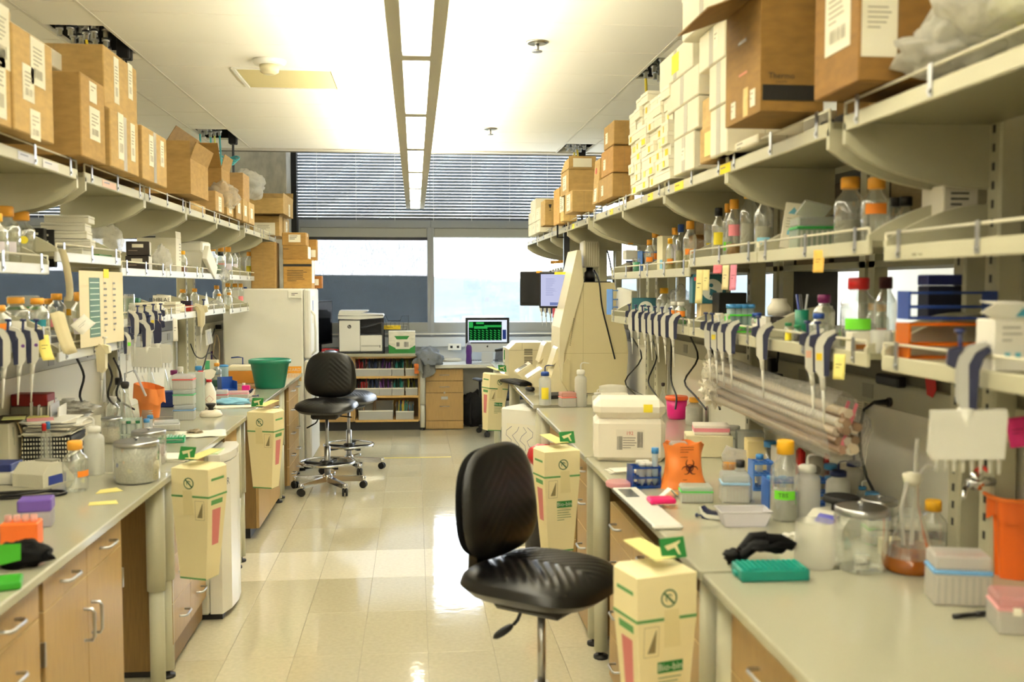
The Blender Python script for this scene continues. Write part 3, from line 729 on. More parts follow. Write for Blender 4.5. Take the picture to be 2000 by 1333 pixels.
B(BLACK).bb(-.03, .03, .02, .05, .01, .3).bb(-.11, .11, -.08, .1, 0, .012, b=.003).make('stand', t)
# ---- desktop computer
yM = 11.98; zD = dz + .0125
def mx(u): return ux(u, yM) - ux(952, yM)
def mz(v): return vz(v, yM) - zD
t = T('desktop_computer', 'silver desktop computer with a black bordered screen of green spectra on the window desk', 'computer', (ux(952, yM), yM, zD))
AL = C('C9CCCE', rough=.3)
B(AL).bb(mx(909), mx(995), 0, .025, mz(689), mz(621), b=.004).make('body', t)
B(BLACK).bb(mx(909.3), mx(994.7), -.003, 0, mz(672), mz(621.3)).make('bezel', t)
s_ = B(C('C8D0DC', 'emit', s=.75)).bb(mx(914), mx(990), -.0042, -.003, mz(669.5), mz(626)).make('screen', t)
yq = -.0046
b = B(C('06220F', 'emit', s=.5)).quad((mx(915.5), yq, mz(666)), (mx(980), yq, mz(666)), (mx(980), yq, mz(629)), (mx(915.5), yq, mz(629)))
b.make('window', s_)
b = B(C('2FA54A', 'emit', s=.55))
for r_ in range(5):
    for c_ in range(8):
        x = 917.5 + c_ * 7.8; y = 645 + r_ * 4.3
        b.quad((mx(x), yq - .0004, mz(y + 1.6)), (mx(x + 4.2), yq - .0004, mz(y + 3.4)), (mx(x + 5.2), yq - .0004, mz(y + 2.2)), (mx(x + 1), yq - .0004, mz(y)))
for (a0, a1, c0, c1) in ((916, 924, 630, 641), (930, 945, 630, 634), (946, 979, 636, 640), (926, 952, 638, 643)):
    b.quad((mx(a0), yq - .0004, mz(c1)), (mx(a1), yq - .0004, mz(c1)), (mx(a1), yq - .0004, mz(c0)), (mx(a0), yq - .0004, mz(c0)))
b.make('plot', s_)
b = B(C('2B3C74', 'emit', s=.5)).quad((mx(981.5), yq, mz(664)), (mx(988.5), yq, mz(664)), (mx(988.5), yq, mz(645)), (mx(981.5), yq, mz(645))).make('window', s_)
ap = B(BLACK).lathe([(.011, 0), (.011, .001)], 14, T=Matrix.Translation((0, -.0005, mz(678))) @ Matrix.Rotation(PI / 2, 4, 'X')); ap.cyl((.003, -.001, mz(678) + .011), (.008, -.001, mz(678) + .018), .003, n=6).make('emblem', t)
B(AL).bb(-.07, .07, .01, .02, .004, .12).bb(-.09, .09, -.06, .12, 0, .006, b=.002).make('stand', t)
p = PZ(940, 706, zD)
t = T('keyboard', 'white keyboard with dark keys in front of the desktop computer', 'keyboard', (p.x + .02, p.y - .03, zD))
B(AL).bb(-.16, .2, -.06, .06, 0, .012, b=.003).make('base', t)
kb = B(C('23262A'))
for r_ in range(4):
    for c_ in range(13): kb.box(-.14 + c_ * .026, -.042 + r_ * .028, .012, .02, .022, .005)
o = kb.make('key', t); o['kind'] = 'stuff'
p = PY(916, 708, 11.76)
t = T('water_bottle', 'translucent purple water bottle standing in front of the desktop computer', 'bottle', (p.x, 11.78, zD))
B(C('5B2C86', 'frost', .2, a=.85)).lathe([(.034, 0), (.036, .02), (.032, .1), (.036, .14), (.034, .2), (.02, .225)], 16).make('body', t)
B(C('D9D6E2', 'frost', .3, a=.8)).lathe([(.022, .225), (.022, .25), (.01, .255), (.01, .28)], 12).make('cap', t)
p = PZ(878, 706, zD)
t = T('paper_stack', 'loose stack of white papers on the window desk beside the grey jacket', 'papers', (p.x, p.y + .05, zD), .2)
for k in range(6): B(PAPER).box(R.uniform(-.02, .02), R.uniform(-.02, .02), .001 + k * .006, .21, .28, .004, rot=R.uniform(-.25, .25)).make('sheet', t)
# grey jacket over the cabinet corner
def crumple(c, r3, seed, amp=.3, n=28, m=18, f=2.2):
    def fn(i, j):
        a, e = 2 * PI * i, PI * (j - .5)
        d = Vector((math.cos(a) * math.cos(e), math.sin(a) * math.cos(e), math.sin(e)))
        if i in (0, 1): d = Vector((math.cos(e), 0, math.sin(e)))
        k = 1 + amp * (noise.noise(d * f + Vector((seed, 0, 0))) + .6 * abs(noise.noise(d * f * 2.3 + Vector((0, seed, 0)))))
        p = Vector((d.x * r3[0], d.y * r3[1], d.z * r3[2])) * k + Vector(c)
        return (p.x, p.y, max(0, p.z) if c[2] >= 0 and r3[2] < c[2] * 3 else p.z)
    return n, m, fn
p = PY(836, 700, 11.62)
n_, m_, fn = crumple((0, 0, .06), (.15, .1, .12), 3, .5, 40, 26)
bb = B(C('7C828A', 'cloth')); bb.grid(n_, m_, fn)
def fn2(i, j): return (-.13 + .2 * i + .04 * j * math.sin(9 * i), -.07 - .03 * math.sin(12 * i) - .02 * j, .08 - .23 * j * (.55 + .45 * math.sin(PI * i)))
bb.grid(16, 8, fn2, C('6F706C', 'cloth'))
o = bb.make('jacket', None, (p.x, 11.66, dz + .015)); tag(o, 'crumpled grey jacket draped over the corner between the shelf cabinet and desk', 'jacket')
B(C('D9783A', 'cloth')).grid(6, 6, lambda i, j: (-.16 + .05 * i, -.09 - .02 * math.sin(5 * j), .02 - .12 * j)).make('lining', o)
# ================================================================== chairs
LEA = C('0C0B0A', 'leather', .32)
def cushion(b, wd, d, h, rib=0, p=3.2, n=44, sag=0, taper=0, mat=None, lip=1):
    """soft pad in the XY plane, z up; ribs run as chevrons along y"""
    def sq(i, j):
        a, c = 2 * i - 1, 2 * j - 1
        m = max(abs(a), abs(c));
        if m < 1e-6: return 0, 0, 0
        ang = math.atan2(c, a); k = (abs(math.cos(ang)) ** p + abs(math.sin(ang)) ** p) ** (-1 / p)
        return m * k * math.cos(ang), m * k * math.sin(ang), m
    def top(i, j):
        x, y, m = sq(i, j); z = (1 - m ** 4) ** .42 if m < 1 else 0
        zz = h * .55 * z
        X = x * wd / 2 * (1 + taper * y); Y = y * d / 2
        if rib and m < .86:
            s = (abs(X) * .9 + Y) / .042; s -= math.floor(s); zz += rib * (1 - abs(2 * s - 1)) ** 1.6 * min(1, (.86 - m) * 6)
        return (X, Y, h * .45 + zz - sag * max(0, -y) ** 3)
    def bot(i, j):
        x, y, m = sq(1 - i, j); z = (1 - m ** 5) ** .5 if m < 1 else 0
        return (x * wd / 2 * (1 + taper * y), y * d / 2, h * .45 * (1 - z) - sag * max(0, -y) ** 3)
    b.grid(n, n, top, mat); b.grid(16, 16, bot, mat); return b
def stool(l, loc, rot, seat_z=.66, base_rot=.3, lever=True, ldir=PI):
    t = T('lab_stool', l, 'chair', loc, rot, 'black leather lab stools')
    BK = C('101010', rough=.45)
    cushion(B(LEA), .51, .48, .10, .006, 2.9, 64, .025).make('seat', t, (0, 0, seat_z))
    bk = T_part('backrest_arm', t)
    B(BK).tube([(0, .1, seat_z - .02), (0, .23, seat_z - .02), (0, .27, seat_z + .03), (0, .265, seat_z + .12), (0, .25, seat_z + .22)], .026, 8).bb(-.035, .035, .235, .262, seat_z, seat_z + .2).make('backrest_arm', t)
    o = cushion(B(LEA), .43, .38, .07, .0025, 3.0, 44, 0, -.09).make('backrest', t, (0, .20, seat_z + .29), (PI / 2 - .1, 0, 0))
    cushion(B(BK), .41, .36, .03, 0, 3.0, 16, 0, -.09).make('shell', o, (0, 0, -.018))
    B(BK).box(0, 0, seat_z - .05, .22, .26, .05, b=.015).make('mechanism', t)
    if lever:
        ca, sa = math.cos(ldir), math.sin(ldir)
        o = B(BK).tube([(.04 * ca, .04 * sa, seat_z - .03), (.07 * ca, .07 * sa, seat_z - .05), (.085 * ca, .085 * sa, seat_z - .085), (.10 * ca, .10 * sa, seat_z - .1)], .006, 6).make('lever', t)
        B(BK).lathe([(.0, -.006), (.022, -.006), (.026, 0), (.022, .006), (0, .006)], 14, T=Matrix.Translation((.135 * ca, .135 * sa, seat_z - .118)) @ Matrix.Rotation(ldir, 4, 'Z') @ Matrix.Rotation(.5, 4, 'Y'), sx=1.6, sy=.8).make('paddle', o)
        B(BK).tube([(.06, 0, seat_z - .03), (.2, .03, seat_z - .05)], .006, 6).make('lever', t)
    B(STEEL).lathe([(.014, .3), (.014, seat_z - .05)], 14).lathe([(.0255, .12), (.0255, .37)], 16).make('gas_column', t)
    k = T_part('foot_ring', t)
    b = B(CHROME); b.tube([(.225 * math.cos(a), .225 * math.sin(a), .235) for a in [i * 2 * PI / 36 for i in range(36)]], .0105, 8, closed=True)
    o = b.make('foot_ring', t)
    b = B(BK).lathe([(.045, .185), (.05, .2), (.05, .24), (.035, .25)], 16)
    for i in range(5):
        a = i * 2 * PI / 5 + .2; b.prism([(-.016, -.008), (.016, -.008), (.016, .012), (-.016, .012)], 'x', .04, .222)
        for q in range(len(b.v) - 16, len(b.v)): x, y, z = b.v[q]; b.v[q] = Vector((x * math.cos(a) - y * math.sin(a), x * math.sin(a) + y * math.cos(a), z + .215))
    b.make('hub', o)
    b = B(CHROME).lathe([(.04, .085), (.045, .1), (.04, .13), (.028, .14)], 16)
    b.make('base_hub', t)
    for i in range(5):
        a = base_rot + i * 2 * PI / 5; ca, sa = math.cos(a), math.sin(a)
        b = B(CHROME).prism([(-.024, .075), (.024, .075), (.02, .12), (-.02, .12)], 'x', .03, .3)
        for q in range(len(b.v)):
            x, y, z = b.v[q]; f = (x - .03) / .27; y *= 1 - .25 * f; z = z * (1 - .12 * f) - .006 * f
            b.v[q] = Vector((x * ca - y * sa, x * sa + y * ca, z))
        b.cyl((.3 * ca, .3 * sa, .058), (.3 * ca, .3 * sa, .1), .02, n=10)
        o = b.make('base_arm', t)
        c = B(BK); r2 = a + 1.1
        for s in (-1, 1):
            cx, cy = .3 * ca + s * .014 * math.cos(r2), .3 * sa + s * .014 * math.sin(r2)
            c.cyl((cx - .009 * math.cos(r2), cy - .009 * math.sin(r2), .03), (cx + .009 * math.cos(r2), cy + .009 * math.sin(r2), .03), .03, n=14)
        c.cyl((.3 * ca, .3 * sa, .03), (.3 * ca, .3 * sa, .06), .012, n=8); c.make('caster', o)
    return t
def T_part(*a): return None
p = PZ(1058, 1122, .735)
stool('black leather stool with ribbed seat in front of the waste boxes, nearest the camera', (p.x, p.y, 0), math.radians(52), .675, .5, True, PI - math.radians(52) + .25)
p = PZ(640, 958, 0); stool('black leather stool facing us beside the fridge end of the bench', (p.x, p.y, 0), math.radians(-6), .655, .35)
p = PZ(682, 918, 0); stool('black leather stool mostly hidden behind the stool facing us', (p.x, p.y, 0), math.radians(70), .625, .1, False)
# task chair by the desk
p = PZ(975, 846, 0)
t = T('task_chair', 'black office chair with armrests pulled up to the window desk', 'chair', (p.x + .05, p.y - .1, 0), math.radians(195))
BK = C('121316', rough=.5)
cushion(B(C('22252B', 'cloth')), .5, .48, .08, 0, 2.8, 20).make('seat', t, (0, 0, .40))
o = B(BK).tube([(-.02, .2, .42), (0, .27, .5), (0, .29, .7)], .025, 8).make('backrest_arm', t)
b = B(C('191B1F', 'screen', .6, a=.25)); b.grid(14, 14, lambda i, j: ((i - .5) * .46 * (1 - .2 * j), .24 + .06 * math.cos((i - .5) * 3) - .02, .48 + .5 * j)); o = b.make('backrest', t)
B(BK).tube([((i - .5) * .47 * .82, .24 + .06 * math.cos((i - .5) * 3) - .02, .98 + .02 * math.sin(PI * i)) for i in [k / 12 for k in range(13)]], .016, 8).make('rim', o)
for s in (-1, 1):
    o = B(BK).tube([(s * .24, .05, .40), (s * .3, .03, .46), (s * .3, .02, .62)], .016, 8).make('armrest', t)
    B(C('1D2026')).box(s * .3, -.02, .62, .08, .26, .028, b=.012).make('pad', o)
B(STEEL).lathe([(.025, .1), (.025, .39)], 12).make('gas_column', t)
for i in range(5):
    a = i * 2 * PI / 5 + .55; ca, sa = math.cos(a), math.sin(a)
    o = B(BK).tube([(0, 0, .1), (.15 * ca, .15 * sa, .105), (.31 * ca, .31 * sa, .075)], [.03, .026, .018], 8).make('base_arm', t)
    B(BK).cyl((.31 * ca - .02 * sa, .31 * sa + .02 * ca, .03), (.31 * ca + .02 * sa, .31 * sa - .02 * ca, .03), .03, n=12).make('caster', o)
# backpack under the desk
p = PZ(930, 838, 0)
n_, m_, fn = crumple((0, 0, .2), (.19, .15, .21), 8, .25, 26, 18)
o = B(C('17171A', 'cloth')).grid(n_, m_, fn).make('backpack', None, (p.x, p.y + .25, 0), .2); tag(o, 'black backpack slumped on the floor under the window desk', 'backpack')
B(C('0E0E10', 'cloth')).tube([(-.1, -.17, .36), (-.12, -.2, .2), (-.1, -.17, .05)], .014, 6).make('strap', o); B(C('26262A', 'cloth')).tube([(.06, -.17, .34), (.09, -.2, .2), (.05, -.17, .06)], .014, 6).make('strap', o)
# the small white fridge with a sketch taped on, red bag bin
t = T('small_fridge', 'small white fridge with a line drawing taped on its front under the printer bench', 'refrigerator', (.93, 7.1, 0), math.radians(-38))
B(FW).bb(-.22, .22, -.2, .25, .03, .83, b=.012).make('body', t)
d_ = B(C('F0EEE4', rough=.3)).bb(-.22, .22, -.245, -.205, .05, .83, b=.012).make('door', t)
B(DARK).bb(-.2, .2, -.2, .22, .001, .03).make('foot', t)
b = B(C('5A5F8C')); R2 = random.Random(4)
o = B(PAPER).bb(-.17, .12, -.2475, -.2465, .42, .72).make('drawing', d_)
for k in range(4): b.tube([(-.15 + .06 * k + .03 * math.sin(q * 1.7 + k), -.2485, .44 + .26 * (q / 8)) for q in range(9)], .0016, 4)
b.make('sketch', o)
p = PZ(1030, 900, .0)
t = T('waste_bin', 'black waste bin with a bulging red bag beside the small fridge', 'bin', (.8, 6.18, 0))
B(C('1A1A1C')).lathe([(.11, 0), (.13, .4), (.135, .41)], 18).make('bucket', t)
B(C('D9D9D6', 'film', .3, a=.7)).lathe([(.138, .3), (.142, .41), (.12, .46), (.1, .5)], 18).make('liner', t)
n_, m_, fn = crumple((0, 0, .62), (.1, .1, .07), 5, .25, 18, 12); B(C('C01E22', 'plain', .35)).grid(n_, m_, fn).make('red_bag', t)
# ================================================================== kit of lab things
GLASS = C((.93, .96, .945), 'glass'); GLASS2 = C((.9, .95, .92), 'glass', ior=.3)
CAPS = {'o': C('F5AE3C', rough=.45), 'y': C('F0B51E', rough=.45), 'b': C('20479A', rough=.45), 'k': C('141414', rough=.4), 'r': C('C21F22', rough=.4), 'p': C('7A1F5E', rough=.4),
        'm': C('4A1420', rough=.4), 'w': C('EDEBE3', rough=.4), 'n': C('1E2A5C', rough=.4), 'g': C('1F7A4A', rough=.4), 'lb': C('3B86C4', rough=.4), 'pk': C('B8375F', rough=.4)}
STK = {'y': C('F2DE3A', rough=.7), 'o': C('F08A28', rough=.7), 'w': C('F2EFE6', rough=.7), 'g': C('6ED22A', rough=.6), 'r': C('DE3A30', rough=.6), 'b': C('8CC6DE', rough=.7), 'pk': C('EE8E98', rough=.7), 't': C('1F7F90', rough=.6), 'lv': C('E4DCE8', rough=.7)}
def arc(b, r, z0, z1, a0, a1, mat=None, n=8, r1=None):
    def P(i, j): a = a0 + (a1 - a0) * i; rr = r if r1 is None else r + (r1 - r) * j; return (rr * math.cos(a), rr * math.sin(a), z0 + (z1 - z0) * j)
    return b.grid(n, 1, P, mat)
def bottle(l, p, w, h, cap='o', liq=None, tape=None, grp='capped glass media bottles', px=True, name='media_bottle', tz=(.2, .42), cat='bottle', tall=.62, mat=None, gl=None, capw=.6, facing=0):
    p = Vector(p); r = (MM(p, w) if px else w) / 2; H = MM(p, h) if px else h
    t = T(name, l, cat, p, 0, grp)
    rn = r * .46; ch = min(.05, H * .17); zs = H * tall; zn = H - ch * 1.25
    B(mat or GLASS).lathe([(r * .9, .0005), (r, .006), (r, zs), (r * .93, zs + (zn - zs) * .3), (rn * 1.05, zn), (rn, H - ch * .6)], 16, caps=False).lathe([(.0005, .0006), (r * .88, .0006)], 16, caps=False).make('glass', t)
    c = B(CAPS[cap]); n = 16; rc = r * capw
    c.lathe([(rc, H - ch), (rc, H - ch * .12), (rc * .9, H)], n)
    c.make('cap', t)
    if liq:
        zl = zs * liq[1]; B(C(liq[0], 'liq', .2, a=.6)).lathe([(r * .9, .004), (r * .93, .008), (r * .93, zl)], 14).make('liquid', t)
    if tape:
        base = math.atan2(-p.y, -p.x) + facing
        b = arc(B(STK[tape]), r * 1.012, zs * tz[0] / .62, zs * tz[1] / .62, base - .75, base + .75); o = b.make('tape_label' if tape != 'w' else 'label', t)
        o['label'] = {'y': 'yellow', 'o': 'orange', 'w': 'white', 'g': 'bright green', 'r': 'red', 'b': 'light blue', 'pk': 'pink', 't': 'teal', 'lv': 'pale'}[tape] + ' sticker around the bottle'
    return t
def wash(l, p, w, h, cap='w', col='E9E9E2', sign=None, px=True, side=1, a=.82):
    p = Vector(p); r = (MM(p, w) if px else w) / 2; H = MM(p, h) if px else h
    t = T('wash_bottle', l, 'bottle', p, 0, 'plastic squeeze bottles')
    B(C(col, 'frost', .35, a=a)).lathe([(r * .9, .0005), (r, .005), (r, H * .62), (r * .9, H * .67), (r * .55, H * .71), (r * .55, H * .74)], 16).make('body', t)
    B(CAPS[cap]).lathe([(r * .68, H * .735), (r * .68, H * .82), (r * .5, H * .84)], 16).make('cap', t)
    rr = max(.003, r * .09); zt = H
    B(C('1D2E66' if cap in 'nb' else 'E3E2DA', rough=.4)).tube([(0, 0, H * .82), (0, 0, zt * .95), (side * r * .15, 0, zt * .985), (side * r * .5, 0, zt), (side * r * 1.4, 0, zt * .985)], [rr * 1.2, rr * 1.2, rr, rr, rr * .6], 6).make('spout', t)
    if sign:
        base = math.atan2(-p.y, -p.x)
        b = arc(B(STK[sign]), r * 1.01, H * .16, H * .45, base - .6, base + .6); o = b.make('label', t)
    return t
def jar(l, p, w, h, lid=None, fill=None, px=True, name='glass_jar', cat='jar', gl=None, knob=True):
    p = Vector(p); r = (MM(p, w) if px else w) / 2; H = MM(p, h) if px else h
    t = T(name, l, cat, p, 0, 'lidded jars and beakers')
    B(gl or GLASS).lathe([(r * .9, .0005), (r, .01), (r, H * .8), (r * .96, H * .84), (r * .96, H * .86)], 20, caps=False).lathe([(.0005, .001), (r * .9, .001)], 20, caps=False).make('glass', t)
    if lid:
        b = B(STEEL if lid == 's' else CAPS[lid]); b.lathe([(r * .98, H * .84), (r * .98, H * .94), (r * .9, H * .955)], 20); o = b.make('lid', t)
        if knob: B(STEEL).lathe([(.006, H * .95), (.005, H * .985), (.012, H), (.008, H * 1.03)], 10).make('knob', o)
    if fill: B(C(fill[0], 'cloth')).lathe([(r * .93, .006), (r * .93, H * fill[1]), (r * .6, H * fill[1] * 1.05)], 16).make('contents', t)
    return t
def flask(l, p, w, h, liq=None, stopper=None, px=True, foil=False):
    p = Vector(p); r = (MM(p, w) if px else w) / 2; H = MM(p, h) if px else h
    t = T('conical_flask', l, 'flask', p, 0, 'conical flasks')
    B(GLASS).lathe([(r * .92, .0005), (r, .008), (r * .97, .02), (r * .3, H * .74), (r * .27, H * .96), (r * .33, H)], 18, caps=False).lathe([(.0005, .001), (r * .9, .001)], 18, caps=False).make('glass', t)
    if liq:
        zl = H * liq[1]; B(C(liq[0], 'liq', .15, a=.93)).lathe([(r * .93, .001), (r * 1.012, .008), (r * .985, .02), (r * (1.0 - .68 * (zl / (H * .74))), zl)], 18).make('liquid', t)
    if stopper: B(C(stopper, 'foil' if foil else 'plain', .5)).lathe([(r * .25, H * .93), (r * .34, H * .99), (r * .36, H * 1.06), (r * .2, H * 1.08)], 12).make('stopper', t)
    return t
def tipbox(l, p, wd, d, h, rim, rot=0, lid='DDE0DE', base='E3E3DC', strip=None, ribs=True, grp='pipette tip boxes', a=.75):
    t = T('tip_box', l, 'box', p, rot, grp)
    zr = h * .62
    B(C(base, 'frost', .35, a=a)).box(0, 0, .0005, wd, d, zr, b=.004).make('base', t)
    B(C(rim, rough=.5)).box(0, 0, zr, wd * 1.03, d * 1.03, h * .08, b=.002).make('rim', t)
    B(C(lid, 'frost', .3, a=a * .85)).box(0, 0, zr + h * .081, wd * .99, d * .99, h * .3, b=.006).make('lid', t)
    if ribs:
        b = B(C('E9E6DE', 'frost', .4, a=.7)); n = 8
        for i in range(n): b.box((i - (n - 1) / 2) * wd * .95 / n, -d / 2 - .0008, .006, wd * .05, .0016, zr - .012)
        b.make('rib', t)['kind'] = 'stuff'
    if strip: B(STK[strip]).box(0, -d * .2, h * .958, wd * .9, d * .14, .0012, b=0).make('tape', t)
    return t
def rack(l, p, wd, d, h, col, rot=0, nx=4, tiers=(.35, .95), tubes=(), grp='plastic tube racks', tint=0):
    """end plates with perforated-looking tiers, tubes stand in it"""
    t = T('tube_rack', l, 'rack', p, rot, grp)
    m = C(col, rough=.4) if not tint else C(col, 'frost', .25, a=tint)
    b = B(m)
    for s in (-1, 1): b.box(s * (wd / 2 - .003), 0, .0005, .006, d, h)
    b.box(0, 0, .0005, wd - .012, d, .004); b.make('end_plate', t)
    for q in tiers:
        b = B(m); bar = d / 4
        for k in range(3): b.box(0, (k - 1) * d * .46, h * q - .004, wd - .012, .006, .007)
        for i in range(nx + 1): b.box(-wd / 2 + .006 + (wd - .012) * i / nx, 0, h * q - .0039, .005, d * .92, .0068)
        b.make('tier', t)
    for (i, j, cap, hh, r_, body) in tubes:
        x = -wd / 2 + .006 + (wd - .012) * (i + .5) / nx; y = (j - .5) * d * .46
        u = B(C(body, 'frost', .25, a=.6)).lathe([(r_ * .2, .006), (r_, .028), (r_, hh * .86)], 10, c=(x, y, 0)).make('tube', t)
        B(CAPS[cap]).lathe([(r_ * 1.2, hh * .86), (r_ * 1.2, hh)], 10, c=(x, y, 0)).make('cap', u)
    return t
PIW = C('D8D6CC', rough=.35); PIN = C('1B2040', rough=.4)
def pipette(l, p, rot, L=.24, tilt=0, accent=None, multi=False, grp='pipettes hanging on the shelf rails', col=None, lean=0, plunger='n', navy=None):
    """hangs from p (hook); body lies in its local YZ plane, +y = hook side"""
    if abs(rot) > 1: rot += -math.copysign(.85, p[0]) * math.atan(abs(p[0]) / p[1])
    t = T('pipette', l, 'pipette', p, (lean, tilt, rot), grp)
    k = L / .24
    def q(pts): return [(a * k, b * k) for a, b in pts]
    w = .013 * k
    B(col or PIW).prism(q([(.032, .006), (.03, .014), (.0, .004), (-.016, -.016), (-.02, -.03), (-.018, -.1), (-.006, -.118), (.004, -.118), (.009, -.1), (.006, -.03), (.012, -.008)]), 'x', -w, w).make('body', t)
    nv = navy or PIN
    B(nv).prism(q([(.034, .004), (.011, -.010), (.001, -.03), (.003, -.112), (.0165, -.114), (.020, -.04), (.026, -.02), (.039, -.004)]), 'x', -w * 1.03, w * 1.03).make('grip', t)
    B(nv).prism(q([(-.008, .004), (-.034, -.004), (-.036, -.032), (-.022, -.038), (-.0165, -.016)]), 'x', -w * .9, w * .9).make('ejector', t)
    o = B(CAPS[plunger]).cyl((0, -.012 * k, -.006 * k), (0, -.014 * k, .03 * k), .004 * k, n=8).cyl((0, -.014 * k, .028 * k), (0, -.0142 * k, .036 * k), .010 * k, n=10).make('plunger', t)
    if multi:
        B(C('C9C7BE', rough=.4)).prism(q([(-.062, -.12), (.068, -.112), (.07, -.122), (.066, -.205), (-.058, -.212), (-.066, -.2)]), 'x', -w * .9, w * .9).make('manifold', t)
        for i in range(8): B(PIW).cyl((0, (-.05 + i * .0155) * k, -.206 * k), (0, (-.05 + i * .0155) * k, -.235 * k), .0042 * k, .0025 * k, 7).make('nozzle', t)
        B(PIW).cyl((0, 0, -.112 * k), (0, 0, -.165 * k), .016 * k, .01 * k, 10).make('stem', t)
    else:
        B(PIW).cyl((0, 0, -.112 * k), (0, .003 * k, -.15 * k), .0085 * k, .0065 * k, 9).cyl((0, .003 * k, -.15 * k), (0, .008 * k, -.245 * k), .0048 * k, .0022 * k, 8).make('tip_cone', t)
    if accent: B(C(accent, rough=.5)).prism(q([(-.0175, -.05), (-.0172, -.07), (-.002, -.07), (-.002, -.05)]) if accent not in ('6A3A8A',) else q([(-.012 + .006 * math.cos(a_ * PI / 4), -.052 + .006 * math.sin(a_ * PI / 4)) for a_ in range(8)]), 'x', -w * 1.04, w * 1.04).make('tag', t)
    return t
def note(l, c, n, wd, h, col, curl=.006, grp='sticky notes and tape tags', up=(0, 0, 1), spin=0, txt=True):
    b = B(C(col, rough=.8)); b.grid(3, 6, lambda i, j: ((i - .5) * wd, -h * j, .0015 + curl * j * j + .0006 * i))
    o = b.make('sticky_note', None, solid=.0006); o.matrix_world = face(c, n, up) @ Matrix.Rotation(spin, 4, 'Z'); tag(o, l, 'note', grp)
    if txt: lines(o, Matrix.Translation((0, -h * .4, .003 + curl * .4)), wd * .6, 2, h * .12, PRN, name='handwriting', h=.16)
    return o
def cable(l, pts, r, col='0C0C0D', name='power_cable', cat='cable', grp='power leads and tubing', sm=4, mat=None, n=7):
    q = [Vector(p) for p in pts]; out = []
    for i in range(len(q) - 1):
        a, b_, c, d = q[max(i - 1, 0)], q[i], q[i + 1], q[min(i + 2, len(q) - 1)]
        for k in range(sm):
            s = k / sm; out.append(.5 * ((2 * b_) + (c - a) * s + (2 * a - 5 * b_ + 4 * c - d) * s * s + (3 * b_ - a - 3 * c + d) * s ** 3))
    out.append(q[-1]); p0 = out[0]
    o = B(mat or C(col, rough=.4)).tube([x - p0 for x in out], r, n).make(name, None, p0); return tag(o, l, cat, grp)
def bag(l, p, r3, seed, col='F4F2EA', a=.5, amp=.35, name='plastic_bag', mat=None, grp='crumpled plastic bags', inner=None, n=30, rot=0):
    n_, m_, fn = crumple((0, 0, r3[2]), r3, seed, amp, n, 20, 2.6)
    o = B(mat or C(col, 'film', .25, a=a)).grid(n_, m_, fn).make(name, None, p, rot); tag(o, l, 'bag', grp)
    if inner:
        for k in range(inner[1]):
            B(C(inner[0], rough=.5)).box(R.uniform(-.5, .5) * r3[0], R.uniform(-.4, .4) * r3[1], r3[2] * R.uniform(.15, 1), r3[0] * .35, r3[1] * .4, r3[2] * .3, b=.006, rot=(R.random(), R.random(), R.random() * 3)).make('contents', o)
    return o
def papers(l, p, wd, d, n, rot=0, col=PAPER, th=.0025, name='paper_stack', jit=.15, cat='papers'):
    t = T(name, l, cat, p, rot, 'papers and notebooks')
    for k in range(n): B(col).box(R.uniform(-.01, .01), R.uniform(-.01, .01), .0005 + k * (th + .0006), wd, d, th, rot=R.uniform(-jit, jit)).make('sheet', t)
    return t
LPR = C('A8A290', rough=.8)
def labels_on(t, specs, s, X, wd, h):
    """white paper labels on the aisle face; specs = (y fraction 0..1, z fraction, width m, height m)"""
    for (fy, fz, a, c) in specs:
        y = fy * wd; z = fz * h; n = (-s, 0, 0)
        B(PAPER).bb(X - s * .0016, X - s * .0004, y - a / 2, y + a / 2, z - c / 2, z + c / 2).make('shipping_label', t)
        lines(t, face((X - s * .0016, y, z + c * .3), n), a * .7, max(2, int(c / .03)), .014, LPR, name='print')
        if c > .09: bars(t, face((X - s * .0016, y, z - c * .25), n), a * .6, c * .2, LPR, 10)
